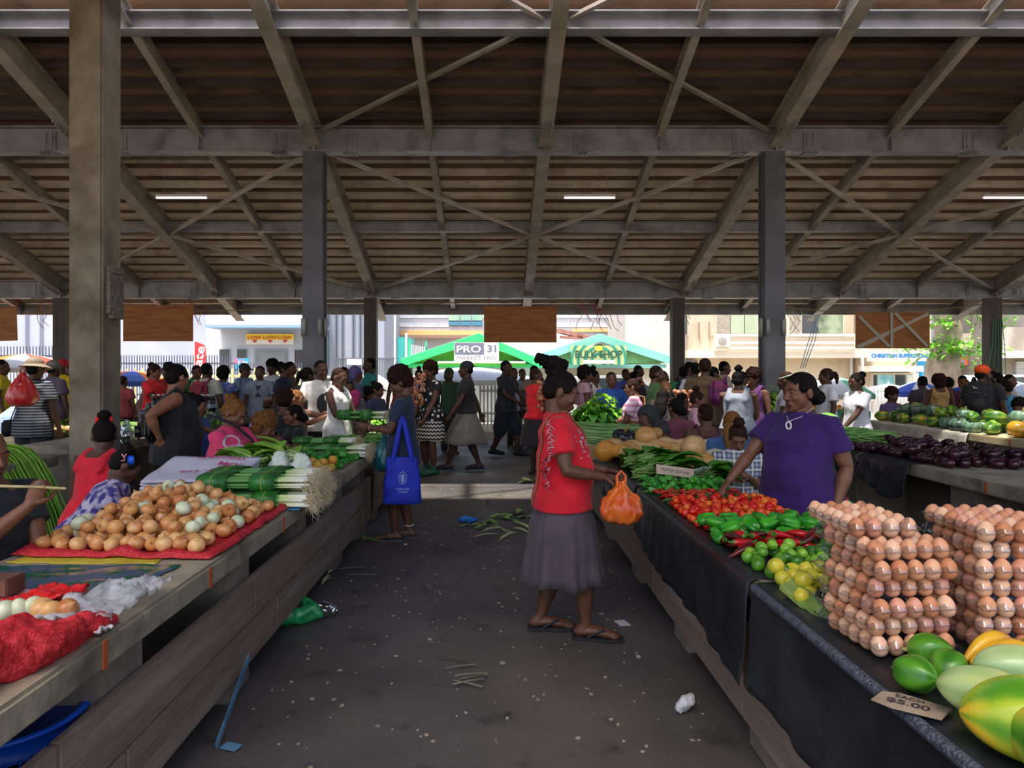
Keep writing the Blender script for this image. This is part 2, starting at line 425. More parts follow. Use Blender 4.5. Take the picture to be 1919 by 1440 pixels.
for d0, d1 in ((8.5, 17.45), (-.4, RIDGE+.1), (RIDGE-.1+.2, 7.2)):  # unseen overhead sheets cut to block near sun and leave fill light behind
    s_ = 1 if d0 >= RIDGE else -1
    n = Vector((0, SL*s_, 1)).normalized()
    a = Vector((0, d0, zr(d0)+.02))+n*.15; b_ = Vector((0, d1, zr(d1)+.02))+n*.15
    rf.bar(Vector((0, a.y, a.z)), Vector((0, b_.y, b_.z)), 45, .03, n)
rf.box(-22.5, 22.5, RIDGE-.3, RIDGE+.3, zr(RIDGE)+.15, zr(RIDGE)+.2)
struct('ceiling', rf, ply)
# bracing rods in the plane of the roof
def brace(x0, d0, x1, d1, drop=.3):
    mb = MB(); p = Vector((x0, d0, zr(d0)-drop)); q = Vector((x1, d1, zr(d1)-drop)); mb.bar(p, q, .07, .012); mb.bar(p+V(0, 0, .03), q+V(0, 0, .03), .012, .06)
    tag(mb.build('brace', steel_w), 'diagonal steel bracing angle under the roof slope', 'beam', 'diagonal roof braces', 'structure')
for xa in (-9.95, -2.79, 4.38, 11.54):
    brace(xa, 10.75, xa+3.58, 13.3); brace(xa+3.58, 13.3, xa+7.16, 15.7)
    brace(xa+7.16, 10.75, xa+3.58, 13.3); brace(xa+3.58, 13.3, xa, 15.7)
for xa in (-2.79,):
    brace(xa+3.4, 8.62, xa+.1, 10.6, .12); brace(xa+3.75, 8.62, xa+7.06, 10.6, .12)
    brace(xa+3.4, 8.55, xa+.3, 6.6, .12); brace(xa+3.75, 8.55, xa+6.9, 6.6, .12)
# columns
def steel_col(x, d, lab, box=False):
    t = thing('steel_column', lab, 'column', (x, d, 0)); tag(t, kind='structure')
    top = zr(d)-.42
    mb = MB()
    if d < 12:
        mb.box(-.155, .155, -.14, -.11, 0, top); mb.box(-.155, .155, .11, .14, 0, top); mb.box(-.13, -.09, -.11, .11, 0, top); mb.box(.09, .13, -.11, .11, 0, top)
        mb.build('post', M('column_steel', '#55565d', '#676870', 3, rough=.5, metal=.2, c3='#45454a'), t)
        lamp = MB()
        for s_ in (-1, 1):
            lamp.cbox((s_*.12, -.16, 2.25), .05, .06, .26, .015); lamp.cbox((s_*.175, -.02, 2.25), .05, .12, .3, .015)
        lamp.build('junction_box', M('grey_plastic', '#9a9a98', rough=.4), t, True)
    else:
        mb.box(-.14, .14, -.13, .13, 0, top); mb.build('post', M('far_post', '#4c4641', '#5a534c', 3, rough=.7), t)
    p = MB(); p.box(-.2, .2, -.2, .2, 0, .04); p.build('base_plate', steel, t)
    return t
steel_col(-2.79, 10.66, 'tall grey steel column with small boxes, behind the white tank top woman')
steel_col(4.34, 10.66, 'tall grey steel column with small boxes, behind the woman in purple')
steel_col(-9.9, 10.66, 'steel column far to the left beyond the concrete pillar')
steel_col(-2.83, 15.76, 'dark street-side post standing right of the near steel column with boxes')
steel_col(4.24, 15.76, 'dark street-side post beside the green shop gable')
steel_col(11.5, 15.76, 'dark street-side post by the tree trunk')
steel_col(-9.95, 15.76, 'dark street-side post half hidden behind the concrete pillar')
t = thing('concrete_column', 'broad worn concrete pillar rising beside the left counter', 'column', (-4.08, 7.0, 0)); tag(t, kind='structure')
mb = MB(); mb.cbox((0, 0, 3.3), .34, .36, 6.6, .02); mb.build('pillar', conc_col, t)
mb = MB(); mb.box(.18, .22, -.13, .13, 2.15, 2.62); mb.cbox((.21, 0, 2.15), .06, .2, .08); mb.cbox((.21, 0, 2.6), .06, .2, .06); mb.build('broken_bracket', M('crumbled_render', '#6d6459', '#8d8478', 30, rough=.95, bump=.6), t)
# ridge clerestory posts and pipe
mb = MB(); zz = zr(8.2)+.25
mb.tube([(-14, 8.1, zz), (-2, 8.1, zz), (-1.6, 8.1, zz+.05), (3, 8.1, zz), (14, 8.1, zz+.02)], .018, 6); tag(mb.build('conduit', M('white_pvc', '#d8dadd', rough=.4)), 'thin white conduit along the skylight strip at the roof top', 'pipe')
# tube lamps
for px, lab in ((340, 'leftmost hanging tube lamp, left of the near steel column'), (1105, 'middle hanging tube lamp over the centre of the hall'), (1890, 'rightmost hanging tube lamp at the right side of the hall')):
    p = at(px, 370, 11.9); t = thing('tube_lamp', lab, 'lamp', p, group='hanging tube lamps')
    mb = MB(); mb.cbox((0, 0, .03), .9, .07, .04, .008); mb.build('lamp_housing', M('lamp_white', '#d9d4d0', rough=.4), t)
    mb = MB(); mb.tube([(-.43, 0, -.01), (.43, 0, -.01)], .018, 8); tg = M('tube_glass', '#efeaf0', rough=.3); bs = [n for n in tg.node_tree.nodes if n.type == 'BSDF_PRINCIPLED'][0]; bs.inputs['Emission Color'].default_value = (1, .97, 1, 1); bs.inputs['Emission Strength'].default_value = .5; mb.build('tube', tg, t, True)
    for s_ in (-.3, .3):
        mb = MB(); mb.tube([(s_, 0, .05), (s_, 0, zr(11.9)-p.z)], .004, 5); mb.build('hanger', steel, t)
# hanging plywood boards under the eave
def hang_board(x0, x1, y0, y1, lab, d=16.0, tape=False, skew=0):
    p, q = at(x0, y0, d), at(x1, y1, d); w_, h_ = q.x-p.x, p.z-q.z
    t = thing('hanging_board', lab, 'board', ((p.x+q.x)/2, d, q.z), 0, 'plywood boards hung under the eave')
    mb = MB(); mb.box(-w_/2, w_/2, -.008, .008, 0, h_); o = mb.build('panel', plywood, t); o.rotation_euler = (0, R(skew), 0)
    for s_ in (-.85, .85):
        mb = MB(); mb.tube([(s_*w_/2, 0, h_-.03), (s_*w_/2, .3, h_+.3)], .008, 5); mb.build('tie', M('orange_string', '#c96a3c', rough=.8), t)
    if tape:
        mb = MB()
        for (a, b2) in (((-.48, .04), (.48, .96)), ((-.44, .04), (.3, .78)), ((-.46, .9), (-.05, .05)), ((-.02, 0), (-.02, 1)), ((.02, .98), (.46, .05))):
            yo = -.010-.007*len(mb.f)/6; mb.bar((a[0]*w_, yo, a[1]*h_), (b2[0]*w_, yo, b2[1]*h_), .07, .006, (0, 1, 0))
        mb.build('tape', M('pale_tape', '#c9bfb2', rough=.6), t)
hang_board(-60, 33, 576, 640, 'brown plywood board hung at the far left, cut by the picture edge', skew=-2)
hang_board(231, 362, 572, 640, 'brown plywood board hung just right of the concrete pillar')
hang_board(907, 1043, 574, 642, 'brown plywood board hung over the middle of the hall', d=15.5)
hang_board(1603, 1742, 586, 653, 'brown plywood board crossed with strips of pale tape', tape=True)
# cords tangled along the eave
ctx = [(95, 575, 'orange'), (365, 575, 'orange'), (1090, 580, 'red'), (1130, 585, 'red'), (1270, 575, 'pale'), (1480, 590, 'green'), (1820, 578, 'pale')]
cc = {'orange': '#c86a45', 'red': '#c9504f', 'pale': '#d8cbb0', 'green': '#9fc79a'}
for i, (px, py, c) in enumerate(ctx):
    mb = MB(); rnd = random.Random(i)
    for k in range(5):
        p = at(px+rnd.uniform(-18, 18), py-12, 16.3); pts = [p]
        for j in range(4): p = p+V(rnd.uniform(-.12, .12), rnd.uniform(-.05, .05), -rnd.uniform(.05, .22)); pts.append(p)
        mb.tube(pts, .007, 5)
    tag(mb.build('cord', M('cord_'+c, cc[c], rough=.8), None, True), f'{c} cord ends tangled under the eave, '+('beside the left plywood board', 'beside the board right of the pillar', 'above the middle of the shop gable', 'right of the hanging red cords', 'beside the street-side post by the gable', 'in front of the upstairs windows', 'beside the tree trunk')[i], 'cord')
mb = MB()
for i in range(3):
    p = at(1530+i*3, 590, 16.2); q = at(1500+i*4, 690, 15.2); mb.tube([p, (p+q)/2+V(.03*i, 0, 0), q], .009, 5)
tag(mb.build('rope', M('blue_rope', '#9fc6e6', rough=.7), None, True), 'light blue rope strands slanting down from the eave behind the purple top', 'rope')
mb = MB()
for i in range(5):
    a = at(1862+i*4, 600, 15.6); mb.tube([a, a+V(.02*(i-2), -.02, -.6), a+V(.05*(i-2), 0, -1.0-.1*i)], .008, 5)
tag(mb.build('cord', M('green_cord', '#58b98a', rough=.7), None, True), 'green and teal cords hanging on the street-side post by the tree', 'cord')
for (x0, x1, y_, s_, lb) in ((225, 580, 575, 10, 'right of the concrete pillar'), (700, 905, 566, 6, 'above the teal kiosk'), (1045, 1260, 572, 8, 'above the gabled shop'), (1460, 1840, 575, 14, 'above the taped board')):
    a, b_ = at(x0, y_, 16.1), at(x1, y_-4, 16.1); mb = MB(); mb.tube([a.lerp(b_, k/8)+V(0, 0, -s_/80*math.sin(PI*k/8)) for k in range(9)], .012, 5)
    tag(mb.build('cable', M('tan_cable', '#a98f6c', rough=.8), None, True), 'slack tan cable strung along the eave '+lb, 'cable')
# ---------------------------------------------------------------- the street beyond the hall
white_w = M('white_facade', '#c3c8d2', '#ccd1da', .8, rough=.8)
blue_w = M('pale_blue_facade', '#aab2c6', '#b5bccd', .6, rough=.8)
cream_w = M('cream_facade', '#cdc0aa', '#d5c9b5', .8, rough=.85, c3='#b5a68d', s3=.9)
dark_g = M('dark_window', '#39434a', rough=.12, spec=.8)
teal_g = M('green_glass', '#7fae9f', '#a9c7a2', .4, rough=.08, spec=.9)
def bxp(mb, x0, x1, y0, y1, d, th, base=None):
    """box whose street front stands d away and fills those pixels; base = its own lowest height"""
    p, q = at(x0, y0, d), at(x1, y1, d)
    z0 = q.z if base is None else base
    return mb.box(p.x, q.x, d, d+th, z0, p.z)
def loc(t, mb):              # builder coordinates -> the thing's own
    o = t.location; mb.v = [(v[0]-o.x, v[1]-o.y, v[2]-o.z) for v in mb.v]; return mb
def px_text(txt, x0, x1, y0, y1, d, mat, t, bold=0., name='lettering', space=1.):
    p, q = at(x0, y0, d), at(x1, y1, d); o = t.location
    return sign_text(txt, q.x-p.x, p.z-q.z, mat, t, ((p.x+q.x)/2-o.x, d-o.y, (p.z+q.z)/2-o.z), bold=bold, name=name, space=space)
# long pale blue warehouse
t = thing('warehouse', 'long plain pale blue warehouse wall behind the dark palisade fence at left', 'building', (-22, 29, 0))
mb = MB(); mb.box(-34, at(386, 0, 28).x, 28.5, 34, -.05, 7.5); loc(t, mb).build('wall', blue_w, t)
mb = MB()
for px in (48, 75): p = at(px, 600, 28.4); mb.tube([(p.x, 28.4, 0), (p.x, 28.4, 7)], .05, 6)
loc(t, mb).build('drainpipe', M('grey_pipe', '#8890a0', rough=.6), t)
# white shop with awning
t = thing('shop', 'white shop front with a thin blue awning and a yellow and red sign', 'building', (-11, 26, 0))
mb = MB(); bxp(mb, 386, 596, 470, 700, 26, 5.8, -.05); loc(t, mb).build('wall', white_w, t)
mb = MB(); mb.box(at(384, 0, 24.6).x, at(600, 0, 24.6).x, 24.6, 26.05, at(0, 614, 24.6).z, at(0, 609, 24.6).z); loc(t, mb).build('awning', M('awning_blue', '#7f9fc4', rough=.5), t)
mb = MB(); bxp(mb, 461, 550, 626, 646, 25.9, .08); loc(t, mb).build('sign_board', M('sign_white', '#f2f0ea', rough=.5), t)
mb = MB(); bxp(mb, 461, 550, 626, 637, 25.88, .02); loc(t, mb).build('sign_band', M('sign_yellow', '#f0d23c', rough=.5), t)
for x0 in (464, 493, 521):
    px_text('LOW', x0, x0+26, 630, 636, 25.86, M('sign_red', '#c8322e', rough=.5), t, .02)
    mb = MB(); p = at(x0+8, 637.5, 25.87); q = at(x0+18, 637.5, 25.87); r_ = at(x0+13, 643, 25.87); mb.add([p, q, r_, p+V(0, .02, 0), q+V(0, .02, 0), r_+V(0, .02, 0)], [(0, 2, 1), (3, 4, 5), (0, 1, 4, 3), (1, 2, 5, 4), (2, 0, 3, 5)]); loc(t, mb).build('emblem', M('sign_red', ''), t)
for (x0, x1, y0, y1) in ((411, 429, 655, 692), (444, 461, 655, 671), (552, 574, 656, 690)):
    mb = MB(); bxp(mb, x0-1.5, x1+1.5, y0-1.5, y1+1.5, 25.94, .1); f = loc(t, mb).build('window', M('sill_grey', '#b9bcc2', rough=.6), t)
    mb = MB(); bxp(mb, x0, x1, y0, y1, 25.9, .06); loc(t, mb).build('pane', dark_g, f)
mb = MB(); bxp(mb, 476, 538, 655, 703, 25.92, .1); f = loc(t, mb).build('door_frame', M('door_frame_grey', '#8d9096', rough=.5), t)
mb = MB(); bxp(mb, 479, 535, 658, 703, 25.88, .06); loc(t, mb).build('doorway', M('dim_interior', '#7f8386', '#4f5356', .7, rough=.7), f)
# ribbed grey-blue hall in the middle left
t = thing('ribbed_building', 'grey-blue building of tall vertical panels behind the two steel columns', 'building', (-7, 27, 0))
mb = MB(); bxp(mb, 607, 720, 470, 700, 27, 4.5, -.05); loc(t, mb).build('wall', M('panel_grey', '#a0aaba', '#aeb6c4', .5, rough=.6), t)
mb = MB()
for px in (613, 627, 639, 659, 672, 684): bxp(mb, px, px+2.2, 480, 690, 26.85, .2)
loc(t, mb).build('fin', M('fin_dark', '#6a7482', rough=.6), t)
t = thing('louvre_fence', 'dark louvred gate with a red and white notice by the second post', 'fence', (-5, 22.5, 0))
mb = MB()
for k in range(34):
    px = 630+k*3.2; bxp(mb, px, px+1.7, 672, 700, 22.5, .04, 0.)
loc(t, mb).build('bar', M('fence_grey', '#5b636c', rough=.5), t)
mb = MB(); bxp(mb, 630, 740, 671, 673, 22.48, .06); loc(t, mb).build('rail', M('fence_grey', ''), t)
mb = MB(); bxp(mb, 650, 678, 673, 684, 22.42, .02); loc(t, mb).build('notice', M('notice_white', '#e8e2e0', '#c86a62', 60, rough=.5, lo=.55, hi=.6), t)
# white upper wall with orange band
t = thing('office_block', 'white office block with an orange band and green windows above the shops', 'building', (-1, 32, 0))
mb = MB(); bxp(mb, 700, 1172, 480, 700, 32, 6, -.05); loc(t, mb).build('wall', M('bright_white_wall', '#cdd1d9', '#c3c8d0', .5, rough=.7), t)
mb = MB(); bxp(mb, 706, 905, 620, 628, 31.9, .15); bxp(mb, 1073, 1170, 617, 622, 31.9, .15); loc(t, mb).build('band', M('orange_band', '#e2b273', rough=.6), t)
mb = MB(); bxp(mb, 700, 906, 628, 634, 31.4, .6); loc(t, mb).build('canopy', M('canopy_brown', '#8b6f63', rough=.7), t)
for (x0, x1) in ((841, 861), (863, 883), (885, 904)):
    mb = MB(); bxp(mb, x0, x1, 586, 601, 31.9, .1); f = loc(t, mb).build('window', teal_g, t)
    mb = MB(); bxp(mb, x0, x1, 603, 610, 31.88, .1); loc(t, mb).build('pane', M('blue_glass', '#3f7f9f', rough=.1, spec=.8), f)
mb = MB()
for y in (595, 612): bxp(mb, 705, 1170, y, y+.8, 31.96, .05)
for x in (735, 778, 820, 1065, 1110, 1150): bxp(mb, x, x+.8, 480, 640, 31.96, .05)
loc(t, mb).build('joint', M('joint_grey', '#c3c7ce', rough=.7), t)
mb = MB(); bxp(mb, 706, 800, 634, 640, 31.8, .2); bxp(mb, 710, 800, 640, 690, 31.9, .1); loc(t, mb).build('roller_shutter', M('shutter_white', '#d5dbe0', '#c3cbd2', 2, rough=.5, stretch=(12, 1, 1)), t)
mb = MB()
for (x0, y0, x1, y1) in ((1045, 618, 1105, 632), (1045, 622, 1100, 635), (1050, 632, 1090, 634)): mb.bar(at(x0, y0, 27), at(x1, y1, 27), .5, .08)
loc(t, mb).build('rusty_roof', M('rust_roof', '#8c5a4e', '#a67a6c', 4, rough=.8), t)
# teal container + poles between
t = thing('teal_kiosk', 'teal painted kiosk corner standing left of the green gable', 'kiosk', (-3, 23, 0))
mb = MB(); bxp(mb, 744, 766, 632, 700, 23, 1.5, 0.); loc(t, mb).build('wall', M('teal_paint', '#43b3ac', '#35a39d', 2, rough=.5), t)
mb = MB(); bxp(mb, 759, 763, 624, 700, 22.9, .1, 0.); bxp(mb, 738, 741.5, 585, 700, 22.9, .1, 0.); loc(t, mb).build('post', M('post_pale', '#dfe5ea', rough=.5), t)
mb = MB()
for k in range(9): bxp(mb, 770+k*3.5, 771.5+k*3.5, 646+k*.6, 672, 22.4, .04)
loc(t, mb).build('railing', M('rail_white', '#e4ebe4', rough=.5), t)
mb = MB(); bxp(mb, 765, 769, 638, 690, 22.4, .08); bxp(mb, 797, 800, 640, 690, 22.4, .08); loc(t, mb).build('green_post', M('green_trim', '#2fb878', rough=.5), t)
# gabled stalls
def gable(name, lab, xa, ya, xl, yl, xr, yr, d, face, trim, wall, deep=4.):
    A, Lf, Rg = at(xa, ya, d), at(xl, yl, d), at(xr, yr, d)
    t = thing(name, lab, 'stall', (A.x, d, 0)); dy = V(0, deep, 0)
    mb = MB(); a, l, r_ = A-V(0, -.25, .25), Lf-V(0, -.25, .12), Rg-V(0, -.25, .12); th = V(0, .08, 0)
    mb.add([a, l, r_, a+th, l+th, r_+th], [(0, 1, 2), (5, 4, 3), (0, 3, 4, 1), (1, 4, 5, 2), (2, 5, 3, 0)]); loc(t, mb).build('gable_wall', face, t)
    mb = MB()
    for e in (Lf, Rg):
        n = V(-(A-e).z, 0, (A-e).x).normalized(); n = n if n.z > 0 else -n
        mb.loft([[A, A+n*.06, e+n*.06, e], [A+dy, A+dy+n*.06, e+dy+n*.06, e+dy]])
    loc(t, mb).build('roof', M('stall_roof', '#c9d5d2', '#dfe8e6', 2, rough=.4, metal=.2), t)
    mb = MB()
    for e in (Lf, Rg):
        h = V(0, 0, .2); mb.loft([[A+V(0, -.05, .05), A+V(0, .03, .05), e+V(0, .03, .05), e+V(0, -.05, .05)], [A-h+V(0, -.05, 0), A-h+V(0, .03, 0), e-h+V(0, .03, 0), e-h+V(0, -.05, 0)]])
    loc(t, mb).build('barge_board', trim, t)
    mb = MB(); mb.box(Lf.x+.3, Rg.x-.3, d+.4, d+deep, 0, Lf.z-.05); loc(t, mb).build('wall', wall, t)
    mb = MB(); mb.box(Lf.x+.2, Rg.x-.2, d+.1, d+.25, Lf.z-.22, Lf.z-.1); loc(t, mb).build('tie_beam', trim, t)
    return t
g1 = gable('green_stall', 'bright green gabled stall carrying the grey and white sign', 897, 628, 752, 676, 1015, 678, 21, M('leaf_green_paint', '#5fd320', '#55c81a', 2, rough=.5), M('green_trim2', '#2fc06a', rough=.45), M('stall_grey', '#a9aca6', '#bcbfb8', 3, rough=.7))
mb = MB(); bxp(mb, 851, 935, 642, 678, 20.8, .06); loc(g1, mb).build('sign_board', M('sign_white', ''), g1)
mb = MB(); bxp(mb, 852, 907, 643, 665, 20.77, .02); loc(g1, mb).build('sign_panel', M('slate_grey', '#5d5f70', rough=.5), g1)
px_text('PRO', 856, 901, 648, 661, 20.75, M('sign_white', ''), g1, .015)
px_text('31', 913, 930, 647, 661, 20.75, M('slate_grey', ''), g1, .04)
px_text('MARKET PRO', 857, 929, 668, 675, 20.75, M('slate_grey', ''), g1, 0.)
mb = MB(); bxp(mb, 820, 985, 677, 681, 20.7, .5); loc(g1, mb).build('eave_sheet', M('corrugated', '#c9d0cd', rough=.4, metal=.3), g1)
mb = MB(); bxp(mb, 818, 985, 681, 685, 20.9, .2); loc(g1, mb).build('green_rail', M('leaf_green_paint', ''), g1)
g2 = gable('gabled_shop', 'gabled stall with pale turquoise barge boards and a round-patterned green sign', 1125, 629, 981, 677, 1262, 673, 21.5, M('pale_green_paint', '#7fbf7a', '#8fcb86', 2, rough=.6), M('turquoise_trim', '#8fd3c8', '#7fcdbb', 1, rough=.45), M('stall_cream', '#d9c9ac', '#e0d2b8', 2, rough=.7))
# sign with concentric rings
m, nt, b, out = nodes_of('ringed_sign'); N, L = nt.nodes, nt.links
tc = N.new('ShaderNodeTexCoord'); w_ = N.new('ShaderNodeTexWave'); w_.wave_type = 'RINGS'; w_.rings_direction = 'Y'; w_.inputs['Scale'].default_value = 1.5
r = N.new('ShaderNodeValToRGB'); r.color_ramp.interpolation = 'CONSTANT'
for i, (p_, c_) in enumerate(((0, '#1f7f6c'), (.3, '#a9ad4c'), (.5, '#4a9f7c'), (.75, '#b5b57c'))):
    e = r.color_ramp.elements[i] if i < 2 else r.color_ramp.elements.new(p_)
    e.position = p_; e.color = lin(c_)
L.new(tc.outputs['Object'], w_.inputs[0]); L.new(w_.outputs[0], r.inputs[0]); L.new(r.outputs[0], b.inputs['Base Color']); MATS['ringed_sign'] = m
p, q = at(1070, 648, 21.2), at(1174, 684, 21.2)
mb = MB(); mb.box(-(q.x-p.x)/2, (q.x-p.x)/2, 0, .05, -.12, p.z-q.z-.12); mb.build('sign_board', m, g2, loc=((p.x+q.x)/2-g2.location.x, -.3, q.z+.12))
px_text('BULK SHOP', 1078, 1166, 657, 672, 21.15, M('sign_dark_green', '#1f4a34', rough=.5), g2, .03)
mb = MB(); bxp(mb, 1093, 1152, 675.5, 682, 21.16, .02); loc(g2, mb).build('sign_strip', M('sign_white', ''), g2)
mb = MB(); p = at(1122, 660, 21.17)
for k in range(5):
    a = PI/2+k*2*PI/5; b2 = a+PI/5
mb.lathe([(.16, -.01), (.16, .01)], 10); o = mb.build('star_emblem', M('sign_yellow', ''), g2); o.rotation_euler = (PI/2, 0, 0); o.location = (p.x-g2.location.x, p.y-g2.location.y, at(0, 653, 21.17).z); o.scale = (.8, .5, 1)
# stained white wall
t = thing('stained_wall', 'white blank wall with peeled stains right of the gabled stall', 'building', (5, 26, 0))
mb = MB(); bxp(mb, 1172, 1284, 480, 700, 26, 4, -.05); loc(t, mb).build('wall', M('peeling_wall', '#d3ccc6', '#cac2bb', 1, rough=.8, c3='#a86a4e', s3=1.1, lo3=.68, hi3=.72), t)
# cream two-storey building with balcony
t = thing('cream_building', 'cream two-storey building with windows, balcony rails and an air conditioner', 'building', (10, 27, 0))
mb = MB(); bxp(mb, 1282, 1600, 470, 700, 27, 6, -.05); loc(t, mb).build('wall', cream_w, t)
mb = MB(); bxp(mb, 1282, 1640, 657, 671, 26.3, .7); loc(t, mb).build('slab_edge', M('slab_cream', '#efe7da', '#e6dccb', 1, rough=.8), t)
for (x0, x1, y0, y1, kind, nm) in ((1280, 1288, 590, 627, 0, 'window'), (1344, 1368, 589, 625, 1, 'window'), (1369, 1394, 589, 625, 2, 'window'), (1396, 1420, 589, 625, 2, 'window'), (1480, 1503, 589, 627, 1, 'window'), (1505, 1531, 589, 625, 0, 'window'), (1533, 1580, 589, 625, 3, 'window')):
    mb = MB(); bxp(mb, x0-1.5, x1+1.5, y0-1.5, y1+1.5, 26.95, .1); f = loc(t, mb).build(nm, M('frame_white', '#e6e2da', rough=.5), t)
    mb = MB(); bxp(mb, x0, x1, y0, y1, 26.92, .06); loc(t, mb).build('pane', [dark_g, M('mesh_grille', '#a59e92', '#7f786d', 30, rough=.6), M('pale_curtain_glass', '#8ea089', '#a8b39c', .8, rough=.15, stretch=(1, 1, .3)), M('reflecting_glass', '#3c4a3a', '#8f9f86', 1.6, rough=.08)][kind], f)
mb = MB()
for y in (626, 640, 650): bxp(mb, 1340, 1605, y, y+4.5, 26.1, .08)
for x in (1341, 1425, 1465, 1603): bxp(mb, x, x+3, 626, 658, 26.05, .1)
loc(t, mb).build('balcony_rail', M('rail_cream', '#f2ece2', rough=.5), t)
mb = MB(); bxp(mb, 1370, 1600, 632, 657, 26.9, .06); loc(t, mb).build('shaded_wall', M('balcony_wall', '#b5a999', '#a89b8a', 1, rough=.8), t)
mb = MB(); bxp(mb, 1344, 1369, 631, 650, 25.9, .5); f = loc(t, mb).build('air_conditioner', M('ac_white', '#e9e6df', rough=.4), t)
mb = MB(); p = at(1354, 640, 25.9); mb.lathe([(.16, -.02), (.16, .02), (.05, .03)], 20); o = mb.build('fan_grille', M('ac_grey', '#8f8d88', rough=.5), f); o.rotation_euler = (PI/2, 0, 0); o.location = p-t.location
mb = MB()
for (a, b2) in (((1310, 604), (1310, 634)), ((1329, 604), (1329, 634)), ((1334, 630), (1344, 647))): mb.tube([at(*a, 26.9), at(*b2, 26.9)], .03, 5)
loc(t, mb).build('pipe', M('pipe_brown', '#8f7d6a', rough=.6), t)
mb = MB(); bxp(mb, 1595, 1597.5, 671, 700, 26.8, .1, 0.); bxp(mb, 1616, 1619, 652, 700, 26.2, .1, 0.); loc(t, mb).build('post', M('post_pale', ''), t)
mb = MB(); bxp(mb, 1282, 1307, 676, 690, 26.8, .05); loc(t, mb).build('dark_notice', M('slate_grey', ''), t)
# shop with blue lettering
t = thing('corner_shop', 'cream shop with blue lettered white sign and glass doors under the taped board', 'building', (15, 26, 0))
mb = MB(); bxp(mb, 1612, 1745, 480, 720, 26.6, 6, -.05); loc(t, mb).build('wall', cream_w, t)
mb = MB(); bxp(mb, 1627, 1743, 658, 677, 26.0, .1); loc(t, mb).build('sign_board', M('sign_white', ''), t)
px_text('CHRISTIAN SUPERSTORE', 1633, 1740, 663, 671, 25.97, M('sign_blue', '#1a6fae', rough=.5), t, .06)
mb = MB(); bxp(mb, 1632, 1731, 686, 697, 25.7, .9); loc(t, mb).build('canopy', M('slab_cream', ''), t)
mb = MB(); bxp(mb, 1727, 1746, 677, 706, 26.3, .3); loc(t, mb).build('blue_panel', M('panel_blue', '#2b93cc', rough=.5), t)
mb = MB(); bxp(mb, 1636, 1722, 699, 725, 26.4, .3, 0.); f = loc(t, mb).build('glass_front', M('frame_white', ''), t)
for (x0, x1, c_) in ((1645, 1675, M('poster_blue', '#4fa9c4', '#9fd0d8', 3, rough=.3)), (1679, 1697, dark_g), (1700, 1710, M('bright_glass', '#d5dde0', rough=.1)), (1638, 1643, dark_g)):
    mb = MB(); bxp(mb, x0, x1, 703, 724, 26.36, .05); loc(t, mb).build('pane', c_, f)
# building behind the tree
t = thing('mural_building', 'building behind the tree with a bright painted mural band and ribbed balcony wall', 'building', (19, 28, 0))
mb = MB(); bxp(mb, 1745, 1872, 470, 720, 28, 6, -.05); loc(t, mb).build('wall', M('shaded_shop', '#7d8a92', '#93a0a8', 1, rough=.6), t)
mb = MB(); bxp(mb, 1750, 1845, 660, 685, 27.3, .3); loc(t, mb).build('mural_band', spots('mural', '#3f9fd0', ['#e86a3c', '#e8c93c', '#7fd0e0', '#c94f8f', '#f2e6e0'], 2.6, .62), t)
mb = MB()
for k in range(60): bxp(mb, 1786+k*1.35, 1787+k*1.35, 625, 656, 27.1, .1)
bxp(mb, 1786, 1866, 625, 656, 27.2, .1); loc(t, mb).build('ribbed_balcony', M('ribbed_cream', '#d6cdbd', rough=.7), t)
mb = MB(); bxp(mb, 1782, 1800, 683, 706, 27.9, .1); bxp(mb, 1815, 1845, 683, 720, 27.85, .1); loc(t, mb).build('shopfront', M('shop_blue', '#3f86b8', '#bfe0ea', 1.5, rough=.3), t)
t = thing('grey_house', 'grey building with a stained balcony at the far right edge', 'building', (21, 25, 0))
mb = MB(); bxp(mb, 1876, 2080, 470, 720, 25.5, 2.2, -.05); loc(t, mb).build('wall', M('grey_house_wall', '#6f6a62', '#8a857c', 1, rough=.8), t)
mb = MB(); bxp(mb, 1872, 2080, 657, 671, 24.8, .7); loc(t, mb).build('slab_edge', M('slab_cream', ''), t)
mb = MB(); bxp(mb, 1880, 2080, 613, 656, 24.9, .1); loc(t, mb).build('balcony_wall', M('stained_grey', '#b9b2a8', '#8f877c', 2, rough=.8, stretch=(1, 1, .4)), t)
mb = MB(); bxp(mb, 1905, 1990, 678, 720, 25.4, .1); loc(t, mb).build('shutter', M('shutter_grey', '#a9aeb0', '#8f9598', 2, rough=.5, stretch=(1, 1, 10)), t)
# palisade fence at left
def fence(lab, x0, x1, ytop, d, step, mat, w=1.6, name='palisade_fence', rails=(.35, .85)):
    a, b2 = at(x0, ytop, d), at(x1, ytop, d); t = thing(name, lab, 'fence', ((a.x+b2.x)/2, d, 0))
    n = int((x1-x0)/step); mb = MB()
    for k in range(n):
        p = at(x0+k*step, ytop, d); ww = w/F*d/2; mb.box(p.x-ww, p.x+ww, d-.01, d+.01, 0.0, p.z-.06); mb.add([(p.x-ww, d, p.z-.06), (p.x+ww, d, p.z-.06), (p.x, d, p.z), (p.x, d+.01, p.z-.06)], [(0, 1, 2), (1, 3, 2), (3, 0, 2), (0, 3, 1)])
    loc(t, mb).build('pales', mat, t)
    mb = MB()
    for r_ in rails: mb.box(a.x, b2.x, d+.01, d+.04, a.z*r_-.03, a.z*r_+.03)
    loc(t, mb).build('rail', mat, t)
fd = M('fence_dark', '#4a5060', rough=.5)
fence('dark blue palisade fence left of the concrete pillar', -160, 132, 647, 23, 6, fd)
fence('dark blue palisade fence between the pillar and the white shop', 222, 440, 664, 23.6, 5, fd)
fence('dark palisade fence in front of the shop door', 440, 610, 678, 23.8, 5, fd)
